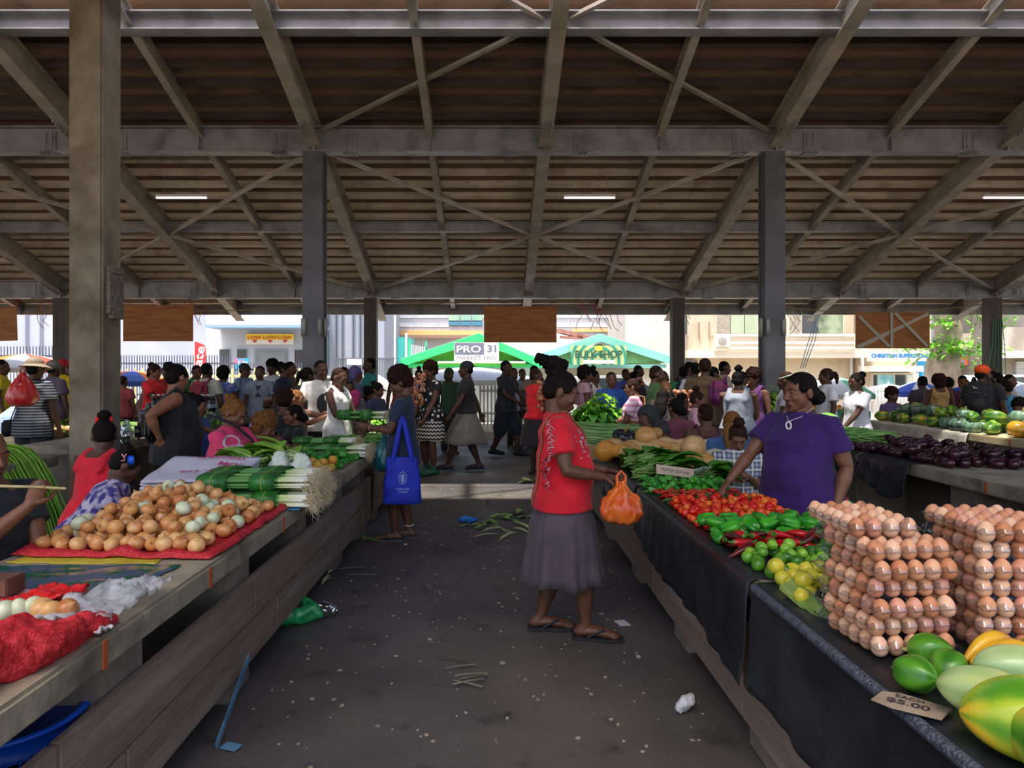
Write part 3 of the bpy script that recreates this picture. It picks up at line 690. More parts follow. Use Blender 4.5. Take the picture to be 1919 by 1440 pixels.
fence('low pale yellow picket fence along the street behind the left crowd', 225, 600, 689, 20, 14, M('picket_yellow', '#d9dba0', rough=.6), 4, 'picket_fence')
fence('white picket fence closing the far end of the aisle', 900, 960, 720, 18.4, 7, M('picket_white', '#e9ecec', rough=.6), 3.5, 'picket_fence')
fence('white picket fence along the street at right', 1610, 1745, 722, 19, 7, M('picket_white', ''), 3, 'picket_fence')
# feather flags
def flag(px, yt, yb, d, wpx, lab, txt=None):
    p, q = at(px, yt, d), at(px, yb, d); t = thing('feather_flag', lab, 'flag', (p.x, d, 0)); w_ = wpx/F*d; mb = MB()
    n = 10; fr = []
    for k in range(n+1):
        u = k/n; ww = w_*min(1, math.sqrt(max(0, 1-(1-min(1, u*4))**2))+.05); z = p.z+(q.z-p.z)*u; fr.append([(-w_*.5, -.012, z), (-w_*.5+ww, -.012, z), (-w_*.5+ww, .012, z), (-w_*.5, .012, z)])
    mb.loft(fr); mb.build('banner', M('flag_red', '#d9232e', '#e23a40', 2, rough=.6), t)
    mb = MB(); mb.tube([(-w_*.5, 0, 0), (-w_*.5, 0, p.z)], .02, 6); mb.build('pole', M('post_pale', ''), t)
    if txt: o = sign_text(txt, .62, .23, M('sign_white', ''), t, (.0, -.02, at(0, 668, d).z), (PI/2, R(-80), 0), .02)
flag(375, 640, 705, 21, 21, 'red feather flag with white letters left of the white shop', 'ate')
flag(575, 645, 690, 22, 12, 'narrow red feather flag just left of the near steel column')
# posters, umbrellas, cars
t = thing('poster', 'blue poster with white lettering standing in front of the white shop', 'poster', (at(452, 0, 24.3).x, 24.3, 0)); mb = MB(); bxp(mb, 439, 466, 672, 702, 24.3, .04); loc(t, mb).build('panel', M('poster_print', '#2e9fd0', '#d0406a', 2.5, rough=.4, lo=.5, hi=.6), t); px_text('SUM', 445, 463, 677, 684, 24.28, M('sign_white', ''), t, .02)
mb = MB(); bxp(mb, 450, 454, 700, 760, 24.35, .05, 0.); loc(t, mb).build('post', M('post_pale', ''), t)
def umbrella(px, ytop, yrim, d, r_, cols, lab):
    p = at(px, ytop, d); q = at(px, yrim, d); t = thing('sun_umbrella', lab, 'umbrella', (p.x, d, 0)); h = p.z-q.z; n = 8
    mb = MB(); ring = lambda f, z: [(f*r_*math.cos(2*PI*i/16)*(1 if i % 2 == 0 else .96), f*r_*math.sin(2*PI*i/16)*(1 if i % 2 == 0 else .96), z) for i in range(16)]
    R_ = [ring(.02, p.z), ring(.35, p.z-h*.2), ring(.7, p.z-h*.55), ring(1, q.z), ring(1, q.z-.12)]
    vs = [v for r2 in R_ for v in r2]
    for k in range(4):
        for i in range(16):
            mb.slot((i//2) % len(cols)).add([R_[k][i], R_[k][(i+1) % 16], R_[k+1][(i+1) % 16], R_[k+1][i]], [(0, 1, 2, 3)])
    o = mb.build('canopy', [M('canopy_'+c.strip('#'), c, rough=.7) for c in cols], t); sd = o.modifiers.new('s', 'SOLIDIFY'); sd.thickness = .01
    mb = MB(); mb.tube([(0, 0, 0), (0, 0, p.z+.05)], .022, 8); mb.build('pole', M('post_pale', ''), t)
umbrella(47, 664, 690, 18.5, 1.35, ['#f2efe8', '#f07a1c', '#f2efe8', '#e8402a'], 'orange and white beach umbrella behind the man in the sun hat')
umbrella(250, 695, 715, 18, 1.0, ['#f2efe8', '#d03a4a', '#4a6ac0', '#f07a1c'], 'multicoloured low umbrella just right of the concrete pillar')
umbrella(880, 688, 712, 18.6, 1.9, ['#f4f4f4', '#ecebee'], 'broad white umbrella at the far end of the aisle')
umbrella(1563, 706, 738, 18.2, 1.0, ['#f2f4ee', '#f2f4ee', '#7fc99a', '#f2f4ee'], 'white and green umbrella between the two women in white tees')
umbrella(1665, 720, 742, 20.5, 1.0, ['#f4f2f2', '#efe9f0'], 'white umbrella in front of the glass doors')
umbrella(1720, 716, 735, 17.9, .65, ['#3f55b8', '#f2f2f4'], 'blue and white umbrella left of the tree trunk')
umbrella(1900, 715, 750, 18.2, 1.0, ['#e6e9f0', '#d5dcec'], 'pale umbrella at the far right edge')
def car(px, d, c, lab, rz=0):
    t = thing('car', lab, 'car', (at(px, 0, d).x, d, 0), rz); L2, W2 = 2.1, .85
    prof = [(-L2, .35), (-L2, .8), (-L2+.9, .95), (-L2+1.5, 1.42), (1.0, 1.45), (1.7, .98), (L2, .9), (L2, .35)]
    mb = MB(); mb.loft([[(x, y, z) for x, z in prof] for y in (-W2, W2)]); mb.build('body', M('car_paint_'+c.strip('#'), c, rough=.25, coat=.5), t)
    mb = MB(); mb.loft([[(x, y, z) for x, z in ((-L2+1.05, .98), (-L2+1.55, 1.36), (.95, 1.38), (1.5, 1.0))] for y in (-W2-.01, W2+.01)]); mb.build('side_window', dark_g, t)
    for x in (-1.3, 1.3):
        for y in (-.8, .8):
            mb = MB(); mb.tube([(x, y-.08, .32), (x, y+.08, .32)], .32, 14, rnd=False); mb.build('wheel', M('tyre', '#1d1d1f', rough=.8), t)
car(640, 20.5, '#c9cbce', 'white car parked beyond the hall behind the white tank top woman')
car(1120, 20, '#c0c5ca', 'pale car parked in front of the gabled stall')
car(1850, 22.6, '#c6c8cc', 'white car parked behind the tree')
# almond tree at right
t = thing('street_tree', 'street tree with a thick pale trunk and bright green leaves at right', 'tree', (at(1775, 0, 20).x, 20, 0))
mb = MB(); P_ = lambda x, y: at(x, y, 20)-t.location
mb.tube([(0, 0, -.05), P_(1768, 740), P_(1765, 690), P_(1777, 640), P_(1775, 590), P_(1765, 540)], [.55, .5, .45, .36, .36, .4], 12)
mb.tube([P_(1770, 610), P_(1800, 585), P_(1850, 560)], [.22, .18, .14], 8); mb.tube([P_(1768, 600), P_(1745, 560), P_(1720, 520)], [.2, .16, .12], 8)
mb.tube([P_(1775, 660), P_(1805, 655), P_(1850, 648)], [.05, .035, .02], 6); mb.tube([P_(1770, 670), P_(1740, 655), P_(1710, 650)], [.06, .04, .02], 6)
me = fuse(mb, .05, 'trunk', [M('bark', '#8a7868', '#a59484', 6, rough=.9, bump=.6, stretch=(1, 1, .4))]); roughen(me, .05, 3); link('trunk', me, t)
mb = MB(); rnd = random.Random(3)
def leaf(mb, p, ln, wd, az, tilt, n=3, droop=.3):
    dx = V(math.cos(az), math.sin(az), 0); sd = V(-math.sin(az), math.cos(az), 0); up = V(0, 0, 1); vs = []; fs = []
    for k in range(n+1):
        u = k/n; c = p+dx*(ln*u*math.cos(tilt))+up*(ln*u*math.sin(tilt)-droop*ln*u*u); ww = wd*math.sin(PI*(.08+.9*u))
        vs += [c-sd*ww/2+up*ww*.15, c, c+sd*ww/2+up*ww*.15]
    for k in range(n):
        for j in (0, 1): fs.append((k*3+j, k*3+j+1, k*3+j+4, k*3+j+3))
    mb.add(vs, fs)
for (x, y, s_, k) in ((1768, 650, 22, 90), (1790, 662, 28, 90), (1738, 660, 26, 60), (1752, 605, 18, 60), (1835, 655, 22, 50), (1760, 640, 14, 50), (1700, 655, 18, 30), (1820, 590, 30, 40), (1880, 592, 30, 40)):
    for _ in range(k):
        p = P_(x+rnd.gauss(0, s_*.6), y+rnd.gauss(0, s_*.38)); leaf(mb, p+V(0, rnd.gauss(-.3, .4), 0), rnd.uniform(.12, .24), rnd.uniform(.08, .13), rnd.uniform(0, 6.3), rnd.uniform(-.6, .5))
for _ in range(900): p = V(rnd.gauss(0, 2.2), rnd.gauss(.5, 1.8), rnd.uniform(4.3, 6.5)); leaf(mb, p, .22, .13, rnd.uniform(0, 6.3), rnd.uniform(-.5, .5))
mb.build('foliage', M('tree_leaf', '#7fc22c', '#5aa524', 3, rough=.5), t)
# ---------------------------------------------------------------- the concrete counters
paint_red = M('red_paint_mark', '#b5532b', rough=.7)
def counter(name, lab, x0, x1, d0, d1, front, ztop=.762, th=.1, piers=(), boards=False, r=.0, marks=(), mat=None, bays=()):
    """slab counter running away from the camera; front = -1/+1 for the side that faces the aisle"""
    t = thing(name, lab, 'counter', ((x0+x1)/2, (d0+d1)/2, 0), 0, 'concrete market counters'); ox, oy = t.location.x, t.location.y
    mb = MB(); mb.cbox((0, 0, ztop-th/2), x1-x0, d1-d0, th, .012); mb.build('slab', mat or conc, t)
    xf = (x1 if front > 0 else x0)-ox
    for d in piers:
        mb = MB(); a, b2 = (x0-ox+.12, x1-ox-.06) if front > 0 else (x0-ox+.06, x1-ox-.12)
        mb.cbox(((a+b2)/2, d-oy, (ztop-th)/2), b2-a, .28, ztop-th, .01); mb.build('pier', conc_d, t)
    mb = MB(); mb.box(-.06, .06, d0-oy+.1, d1-oy-.1, 0, ztop-th); mb.build('back_wall', conc_d, t)
    if boards:
        ends = [d0]+[d for d in bays if d0 < d < d1]+[d1]
        for (za, zb, sh) in ((.335, .54, 0), (.13, .33, .35)):
            e2 = [ends[0]]+[min(max(e+sh, d0), d1) for e in ends[1:-1]]+[ends[-1]]
            for a, b2 in zip(e2, e2[1:]):
                mb = MB(); xs = sorted((xf-front*.055, xf-front*.018)); mb.cbox(((xs[0]+xs[1])/2, (a+b2)/2-oy, (za+zb)/2), xs[1]-xs[0], b2-a-.012, zb-za, .005)
                o = mb.build('board', board, t)
    if marks:
        mb = MB()
        for d in marks: mb.box(min(xf, xf+front*.003)-.0005, max(xf, xf+front*.003)+.0005, d-oy-.012, d-oy+.012, ztop-th+.005, ztop-.008)
        mb.build('paint_mark', paint_red, t)
    return t
counter('market_counter', 'near left concrete counter under the onions, with wooden boards along its foot', -2.13, -1.19, .95, 6.72, 1, piers=(1.3, 2.3, 3.36, 4.42, 5.5, 6.5), boards=True, bays=(1.9, 3.46, 4.9, 5.95), marks=(2.09, 2.87, 3.87))
counter('market_counter', 'next left counter beyond the boy with the blue bag', -1.78, -1.2, 7.1, 10.0, 1, piers=(7.3, 8.6, 9.9), boards=True, bays=(8.2, 9.3))
counter('market_counter', 'near right counter hung with black plastic sheet, under the eggs', 1.02, 1.64, .9, 8.1, -1, ztop=.765, piers=(1.6, 2.75, 3.95, 5.2, 6.5, 7.8), boards=True, bays=(2.5, 4.1, 5.6, 7))
counter('market_counter', 'right counter further on under the leafy heaps', .98, 1.6, 8.35, 10.2, -1, piers=(8.6, 10), boards=True, bays=(9.3,))
counter('market_counter', 'right hand counter holding the eggplants, close to the woman in purple', 3.64, 4.6, 3.6, 7.12, -1, ztop=.762, piers=(4.2, 5.4, 6.85), marks=(5.05,))
counter('market_counter', 'counter behind the eggplants with a heap of cut greens', 3.5, 4.5, 7.5, 9.6, -1, piers=(7.7, 9.3))
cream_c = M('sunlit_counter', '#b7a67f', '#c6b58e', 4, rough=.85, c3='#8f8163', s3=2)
counter('market_counter', 'pale counter at right holding papayas and gourds', 6.2, 6.98, 6.6, 11.3, -1, piers=(7.0, 8.3, 9.7, 11.2), mat=cream_c, marks=(8.2, 9.5))
counter('market_counter', 'counter behind the seated girl in plaid with papayas and melons', 3.1, 4.1, 9.6, 13.2, -1, piers=(9.8, 11.6, 13), mat=cream_c)
counter('market_counter', 'far right counter crowded with dark gourds', 8.9, 9.9, 8, 14, -1, piers=(8.2, 10, 12, 13.8), mat=cream_c)
t = counter('market_counter', 'second left counter with tomatoes and long beans near the concrete pillar', -5.2, -4.2, 4.4, 6.6, 1, piers=(4.8, 6.3))
counter('market_counter', 'third left counter behind the man with the red bag', -6.7, -5.7, 8.7, 12, 1, piers=(8.8, 11.6))
counter('market_counter', 'left counter under bottles and greens, right of the concrete pillar', -5.2, -4.2, 7.45, 12.5, 1, piers=(7.6, 9.5, 12.2))
# black plastic hung over the right counter
black = M('black_plastic', '#17181c', '#22242a', 5, rough=.38, bump=.4, bscale=14, c3='#3a3d45', s3=1.6, lo3=.52, hi3=.8)
def sheet(name, lab, d0, d1, zlow, mat, xedge=1.02, back=1.62, ztop=.765, front=-1, seed=0, wav=.012, low=None, cat='plastic sheet', n=70):
    m_ = 22; rnd = random.Random(seed); vs = []; fs = []; ln = []
    for i in range(n+1):
        d = d0+(d1-d0)*i/n; zl = zlow(d) if callable(zlow) else zlow
        w1 = wav*(math.sin(d*9+seed)+.6*math.sin(d*23+seed*2)); col = []
        for j in range(m_+1):
            u = j/m_
            if u < .4: x = back+(xedge-back)*(u/.4); z = ztop+.004+.002*math.sin(x*40+d*17)
            elif u < .5: a = (u-.4)/.1*PI/2; x = xedge+front*.028*math.sin(a); z = ztop+.004-.028*(1-math.cos(a))
            else:
                f = (u-.5)/.5; z = ztop-.024+(zl-ztop+.024)*f; x = xedge+front*(.030+.012*f+abs(w1)*1.2*f+.008*math.sin(f*7+d*5)*f)
            col.append((x, d, z))
        vs += col
    for i in range(n):
        for j in range(m_): k = i*(m_+1)+j; fs.append((k, k+1, k+m_+2, k+m_+1))
    mb = MB(); mb.add(vs, fs); o = mb.build(name, mat, None, True); tag(o, lab, cat)
    sd = o.modifiers.new('s', 'SOLIDIFY'); sd.thickness = .003; sd.offset = 1 if front < 0 else -1
    return o
sheet('plastic_sheet', 'black plastic sheet covering the near right counter beneath the eggs', .95, 2.62, lambda d: .36+.02*math.sin(d*3), black, seed=1)
sheet('plastic_sheet', 'black plastic sheet covering the right counter beneath the tomatoes', 2.66, 4.75, lambda d: .37+.09*max(0, d-3.6)+.02*math.sin(d*4), black, seed=2)
sheet('plastic_sheet', 'black plastic sheet under the pumpkins behind the orange bag', 4.8, 6.85, lambda d: .5+.02*math.sin(d*4), black, seed=3)
mb = MB(); mb.tube([(1.0, 1.0, .752), (.992, 1.6, .754), (.99, 2.6, .752)], .017, 10, rnd=False); o = mb.build('edge_roll', M('embossed_roll', '#3b4350', '#566072', 60, rough=.35, bump=.8, bscale=120)); tag(o, 'blue-grey embossed plastic roll along the near edge of the right counter', 'plastic edging')
# loose plastics on the eggplant counter and the papaya counter
blk2 = M('thin_black_bag', '#24262b', '#2e3138', 6, rough=.3, bump=.5, bscale=18)
sheet('plastic_sheet', 'black plastic bag spread under the eggplants and drooping over the counter edge', 5.95, 6.75, lambda d: .42+.25*abs(d-6.2), blk2, xedge=3.64, back=4.0, seed=5, wav=.03, n=30)
sheet('plastic_sheet', 'small black plastic scrap hanging at the far corner of the eggplant counter', 6.82, 7.15, lambda d: .55, blk2, xedge=3.62, back=3.9, seed=6, wav=.03, n=16)
sheet('plastic_sheet', 'crinkled clear grey plastic sheet hanging below the gourds at right', 8.9, 11.3, lambda d: .5+.03*math.sin(d*6), M('dusty_plastic', '#a59f94', '#c3bdb2', 4, rough=.3, bump=.5, bscale=16), xedge=6.2, back=6.9, ztop=.762, seed=7, wav=.03, n=50)
sheet('cloth_sheet', 'pale cloth hanging from the papaya counter behind the girl in plaid', 9.65, 13.0, lambda d: .3, M('pale_cloth', '#d8cdb8', '#c5b9a2', 5, rough=.9), xedge=3.1, back=3.9, ztop=.762, seed=8, wav=.03, n=40, cat='cloth')
# ---------------------------------------------------------------- people
SKIN = {'a': M('skin_deep', '#4a2f23', '#533529', 14, rough=.5, spec=.4), 'b': M('skin_brown', '#5c3c2d', '#664433', 14, rough=.5, spec=.4),
        'c': M('skin_warm', '#6f4836', '#7b523e', 14, rough=.48, spec=.4), 'd': M('skin_light_brown', '#85583f', '#91634a', 14, rough=.48, spec=.4)}
LIP = M('lips', '#5b3029', rough=.4); EYE_W = M('eye_white', '#857b70', rough=.2); EYE_D = M('eye_iris', '#1a100b', rough=.1)
HAIRM = {'black': M('hair_black', '#0d0a09', '#171110', 40, rough=.75, spec=.15, bump=.4, bscale=90), 'brown': M('hair_brown', '#241610', '#352118', 40, rough=.7, spec=.15, bump=.4, bscale=90),
         'tip': M('hair_bleached', '#6b4526', '#8a5c33', 30, rough=.7, spec=.15, bump=.5, bscale=90), 'dark_red': M('hair_dark_red', '#220f0c', '#331814', 40, rough=.7, spec=.15, bump=.5, bscale=90), 'grey': M('hair_grey', '#6a635c', '#7d756d', 40, rough=.7)}
def ik(S_, T, a, b, pole):
    d = T-S_; L = d.length; L2 = min(L, (a+b)*.995)
    if L < 1e-6: return S_.copy(), T
    dn = d/L; T = S_+dn*L2
    x = (a*a-b*b+L2*L2)/(2*L2); h = math.sqrt(max(0, a*a-x*x))
    p = Vector(pole); p = p-dn*p.dot(dn)
    if p.length < 1e-5: p = Vector((0, 1, 0))
    return S_+dn*x+p.normalized()*h, T
def limb(mb, pts, rad, n=10, flat=1., up=None): mb.tube(pts, rad, n, flat, up)
def hand(mb, W, d, nrm_, s, curl=.6, side=1, fr=.0085, spread=1., n=7):
    """palm, four bent fingers of different lengths and a thumb from the side of the palm"""
    d = d.normalized(); nn = (nrm_-d*nrm_.dot(d)).normalized(); sd = d.cross(nn)*side
    mb.tube([W-d*.012*s, W+d*.03*s, W+d*.07*s, W+d*.085*s], [.02*s, .03*s, .036*s, .033*s], 10, .42, nn)
    for k, (o, ln) in enumerate(((.027, .062), (.009, .072), (-.009, .067), (-.026, .052))):
        p = W+d*(.084 if k in (1, 2) else .078)*s+sd*o*s; a = curl*(.7+.12*k); pts = [p-d*.02*s]; q = p; pts.append(p)
        for j, f in enumerate((.45, .32, .25)):
            t = a*(j+.6); dv = d*math.cos(t)+nn*math.sin(t)+sd*(o*2.5*spread if j == 0 else 0); q = q+dv.normalized()*ln*f*s; pts.append(q)
        mb.tube(pts, [fr*s*1.05, fr*s*1.1, fr*s, fr*s*.93, fr*s*.8], n)
    b0 = W+d*.025*s+sd*.026*s; t1 = b0+(d*.55+sd*.7+nn*.3)*.035*s; t2 = t1+(d*.8+sd*.2+nn*(.3+.4*curl))*.03*s; t3 = t2+(d*.75-sd*.1+nn*(.3+.6*curl))*.022*s
    mb.tube([b0, t1, t2, t3], [.014*s, fr*1.25*s, fr*1.15*s, fr*.9*s], n)
CIDX = [0]
def person(label, x, y, yaw, H=1.62, w=1., skin='b', pel=None, lean=0., side=0., hp=8., hy=0., hroll=0., LH=None, RH=None, LE=None, RE=None, feet=None, knee=None,
           hair='short', hc='black', top=('tee', '#888888'), bot=('trousers', '#2a2a30'), det=1, group=None, shoes=None, curlL=.5, curlR=.5, zbase=0., hat=None, scale_head=1.,
           nL=None, nR=None, dL=None, dR=None, bust=1., cat='person', extra=None, belly=0., legs=True):
    """label, place, heading (0 faces the camera, 90 faces right), pose in the body's own axes: x to its left, -y ahead, z up.
    det 0 far, 1 middle, 2 near."""
    vox = {0: .014, 1: .010, 2: .0055}[det]
    t = thing('person', label, cat, (x, y, zbase), R(yaw), group)
    h = H; u = h/1.65
    if pel is None: pel = .525*h
    dz = pel-.525*h
    sit = dz < -.12*h
    piv = V(0, 0, .525*h+dz); lr = R(lean); Rx = Matrix.Rotation(lr, 4, 'X'); Ry = Matrix.Rotation(R(side), 4, 'Y')
    def T(p):
        p = Vector(p)+V(0, 0, dz); f = min(1, max(0, (p.z-piv.z+.02*h)/(.14*h)))
        q = Matrix.Rotation(lr*f, 4, 'X') @ Matrix.Rotation(R(side)*f, 4, 'Y') @ (p-piv)
        return q+piv
    J = {}
    up_ = (Matrix.Rotation(lr, 4, 'X') @ Matrix.Rotation(R(side), 4, 'Y')).to_3x3()
    for s_, k in ((1, 'L'), (-1, 'R')):
        J['S'+k] = T((s_*.108*h*(.85+.15*w), .012*h, .792*h))
        J['H'+k] = V(s_*.055*h*w, 0, .50*h+dz)
    neck0 = T((0, .012*h, .82*h)); J['neck'] = neck0
    hh = .139*h*scale_head; s = hh/.222
    HM = Matrix.Translation(neck0+up_ @ V(0, -.012*h, 0)+V(0, -math.sin(R(hp))*.02*h, .081*h*scale_head)) @ Matrix.Rotation(R(hy), 4, 'Z') @ Matrix.Rotation(R(hroll), 4, 'Y') @ Matrix.Rotation(R(hp), 4, 'X') @ Matrix.Scale(s, 4)
    ua, fa = .168*h, .145*h
    for s_, k, tgt, pole in ((1, 'L', LH, LE), (-1, 'R', RH, RE)):
        if tgt is None: tgt = J['S'+k]+V(s_*.055*h, -.035*h, -(ua+fa)*.97)
        else: tgt = Vector(tgt)
        pole = Vector(pole) if pole else V(s_*.5, .6, -.5)
        J['E'+k], J['W'+k] = ik(J['S'+k], tgt, ua, fa, pole)
    tl, sl = .236*h, .222*h
    if feet is None:
        feet = ((.06*h, 0, 0), (-.06*h, .01, 0)) if not sit else ((.08*h, -.22*h, 0), (-.08*h, -.2*h, 0))
    FT = {}
    for (s_, k), f in zip(((1, 'L'), (-1, 'R')), feet):
        a = V(f[0], f[1], f[2]+.045*h); pole = knee or (s_*.15, -1, .35 if sit else 0)
        J['K'+k], J['A'+k] = ik(J['H'+k], a, tl, sl, pole); FT[k] = f[3] if len(f) > 3 else 0
    # ---------------- body
    mb = MB(); nseg = 12 if det < 2 else 18
    def ring(z, rx, ry, yo=0): 
        return [T((rx*h*math.cos(a), ry*h*math.sin(a)+yo*h, z*h)) for a in (2*PI*i/nseg for i in range(nseg))]
    prof = [(.455, .062*w, .05*w, .004), (.485, .095*w, .068*w, .006), (.53, .108*w, .078*w, .006), (.575, .097*w, .070*w+.02*belly, -.01*belly), (.625, .088*w, .064*w+.03*belly, -.02*belly), (.68, .092*w, .066*w+.012*belly, -.008*belly),
            (.725, .098*w, .068*w*bust, -.004*bust), (.765, .104*(.8+.2*w), .063*w, .004), (.80, .098*(.8+.2*w), .05, .010), (.825, .06, .042, .012), (.835, .04, .036, .012)]
    mb.loft([ring(*p) for p in prof])
    mb.tube([neck0+up_ @ V(0, .006*h, -.02*h), HM @ V(0, .022, -.065)], [.035*h, .032*h], 12)
    for s_, k in ((1, 'L'), (-1, 'R')):
        Sh, E, W = J['S'+k], J['E'+k], J['W'+k]
        ap = w*.6+.4
        limb(mb, [Sh+V(-s_*.03*h, 0, 0), Sh, Sh.lerp(E, .35), E.lerp(Sh, .12), E, E.lerp(W, .3), E.lerp(W, .75), W], [.026*h*ap, .031*h*ap, .030*h*ap, .0235*h*ap, .0225*h, .0235*h*ap, .018*h, .0152*h])
        dd = Vector((dL if k == 'L' else dR) or (W-E)); nn = Vector((nL if k == 'L' else nR) or (-s_*.9, -.3, 0.1))
        hand(mb, W, dd, nn, u*1.06, curlL if k == 'L' else curlR, side=s_, fr=.0085 if det == 2 else .0105 if det == 1 else .013, n=7)
        if legs:
            Hj, K, A = J['H'+k], J['K'+k], J['A'+k]
            limb(mb, [Hj, Hj.lerp(K, .35), Hj.lerp(K, .8), K, K.lerp(A, .28), K.lerp(A, .6), A.lerp(K, .12), A], [.062*h*w, .056*h*w, .04*h*w, .036*h*(.7+.3*w), .037*h*w, .029*h*w, .021*h, .021*h])
            fy = R(FT[k]); fd = V(math.sin(fy), -math.cos(fy), 0); g = A-V(0, 0, .045*h)
            mb.tube([g-fd*.025*h+V(0, 0, .022*h), g+fd*.03*h+V(0, 0, .028*h), g+fd*.075*h+V(0, 0, .019*h), g+fd*.105*h+V(0, 0, .013*h)], [.022*h, .026*h, .025*h, .019*h], 10, .72, (0, 0, 1))
            mb.tube([A, g-fd*.022*h+V(0, 0, .022*h)], [.021*h, .022*h], 8)
            if det == 2:
                sdv = V(fd.y, -fd.x, 0)
                for q in range(5):
                    o = (q-2)*.0085*h*(-s_); mb.tube([g+fd*.1*h+sdv*o+V(0, 0, .011*h), g+fd*(.125-.006*abs(q-1.2))*h+sdv*o+V(0, 0, .008*h)], [.008*h, .0062*h+(.002*h if q == 0 else 0)], 6)
    # head
    o = len(mb.v); X0 = mb.X; mb.X = HM
    n1, m1 = (16, 12) if det == 2 else (12, 9)
    mb.ell((0, .012, .03), (.076, .093, .083), n1, m1); mb.ell((0, -.026, -.03), (.064, .061, .070), n1, m1)
    mb.ell((0, -.048, -.076), (.041, .038, .031), n1, 8); mb.ell((0, -.066, -.091), (.02, .02, .018), 8, 6)
    mb.ell((0, -.068, .030), (.050, .022, .020), n1, 8)
    for s_ in (1, -1):
        mb.ell((s_*.034, -.062, -.022), (.024, .024, .022), 8, 6); mb.ell((s_*.078, .008, -.004), (.010, .02, .032), 8, 6)
        mb.ell((s_*.030, -.078, .025), (.022, .009, .006), 8, 6)
        mb.ell((s_*.013, -.094, -.026), (.0105, .012, .0085), 8, 6)
        if det: mb.ell((s_*.031, -.0775, .0140), (.0185, .0125, .0070), 8, 6); mb.ell((s_*.031, -.0755, -.0076), (.017, .0115, .0060), 8, 6); mb.ell((s_*.0475, -.066, .003), (.007, .010, .011), 8, 6)
    mb.tube([(0, -.082, .014), (0, -.093, -.006), (0, -.104, -.022)], [.0085, .0105, .0135], 8)
    mb.ell((0, -.088, -.053), (.025, .0115, .0075), 10, 6); mb.ell((0, -.086, -.064), (.022, .0115, .0085), 10, 6); mb.ell((0, -.08, -.06), (.03, .012, .02), 8, 6)
    mb.X = X0
    me = fuse(mb, vox, 'body', [SKIN[skin], LIP], it=3 if det == 2 else 2)
    if det >= 1:
        inv = HM.inverted(); mi = np.zeros(len(me.polygons), np.int32); c = np.empty(len(me.polygons)*3, np.float32); me.polygons.foreach_get('center', c); c = c.reshape(-1, 3)
        im = np.array(inv); q = c @ im[:3, :3].T+im[:3, 3]
        e = (q[:, 0]/.026)**2+((q[:, 2]+.0585)/.0155)**2
        mi[(e < 1) & (q[:, 1] < -.083)] = 1
        me.polygons.foreach_set('material_index', mi)
    body = link('body', me, t)
    if det >= 1:
        for s_ in (1, -1):
            eb = MB(); eb.X = HM; p = V(s_*.0305, -.0712, .003); eb.ell(p, (.0118, .0118, .0105), 12, 10); eb.slot(1).ell(p+V(0, -.0062, -.001), (.0066, .0062, .0066), 10, 8); eb.build('eye', [EYE_W, EYE_D], t, True)
            if det == 2:
                eb = MB(); eb.X = HM; eb.tube([(s_*.014, -.0875, .027), (s_*.03, -.088, .033), (s_*.05, -.076, .028)], [.0032, .0042, .0022], 6, .7); eb.build('eyebrow', HAIRM['black'], t, True)
    # ---------------- hair
    hm = HAIRM[hc]
    if hair != 'bald':
        hb = MB(); hb.X = HM; amp, fr_, vh = .006, 60, .008 if det else .013
        if hair in ('short', 'cropped'):
            k = 1.0 if hair == 'cropped' else 1.06
            hb.ell((0, .024, .042), (.0765*k, .088*k, .0805*k), 14, 10); hb.ell((0, .055, -.01), (.066*k, .052*k, .06), 12, 8); amp = .004
        elif hair == 'afro':
            hb.ell((0, .025, .066), (.104, .112, .098), 16, 12); hb.ell((0, .045, .01), (.096, .085, .085), 14, 10); amp = .014; fr_ = 32
        elif hair == 'bigafro':
            hb.ell((0, .03, .075), (.125, .13, .12), 16, 12); hb.ell((0, .05, .0), (.115, .1, .1), 14, 10); amp = .02; fr_ = 26
        else:
            hb.ell((0, .019, .041), (.080, .0945, .0815), 18, 14); hb.ell((0, .055, -.005), (.072, .057, .064), 14, 10)
            for s_ in (1, -1): hb.ell((s_*.068, -.018, .034), (.015, .036, .032), 8, 6)
            amp = .0022; fr_ = 34; bb = MB(); bb.X = HM; ba = .009
            if hair == 'bun': bb.ell((0, .095, .085), (.05, .048, .046), 12, 8); bb.tube([(0, .06, .07), (0, .1, .09)], .034, 8)
            if hair == 'topbun': bb.ell((0, .04, .15), (.05, .05, .042), 12, 8); bb.tube([(0, .03, .1), (0, .04, .15)], .034, 8)
            if hair == 'messybun':
                bb.tube([(0, .05, .07), (0, .09, .11), (0, .12, .13)], [.058, .048, .042], 10); bb.ell((0, .105, .132), (.062, .062, .042), 12, 8); bb.ell((0, .165, .13), (.045, .05, .03), 10, 8); bb.ell((0, .06, .145), (.042, .042, .03), 10, 8); ba = .015
            if hair == 'lowbun': bb.ell((0, .118, -.04), (.062, .046, .048), 12, 8); bb.tube([(0, .07, .01), (0, .11, -.03)], .046, 8); ba = .006
            if hair == 'pony': bb.tube([(0, .09, .05), (0, .135, .03), (0, .15, -.05), (0, .14, -.12)], [.025, .034, .03, .014], 10)
            if hair == 'long': bb.tube([(0, .06, .02), (0, .085, -.07), (0, .09, -.17), (0, .085, -.25)], [.07, .08, .075, .05], 12, .6, (0, 1, 0)); ba = .003
            if hair == 'puffs':
                for s_ in (1, -1): bb.ell((s_*.05, .06, .1), (.042, .042, .042), 10, 8)
            if bb.v:
                bme = fuse(bb, vh*s*.9, 'bun', [hm], it=2); roughen(bme, ba*s, 45, seed=CIDX[0]*1.1, oct=2); link('gathered_hair', bme, t)
        hme = fuse(hb, vh*s, 'hair', [hm], it=2); roughen(hme, amp*s, fr_, seed=CIDX[0]*3.1, oct=2)
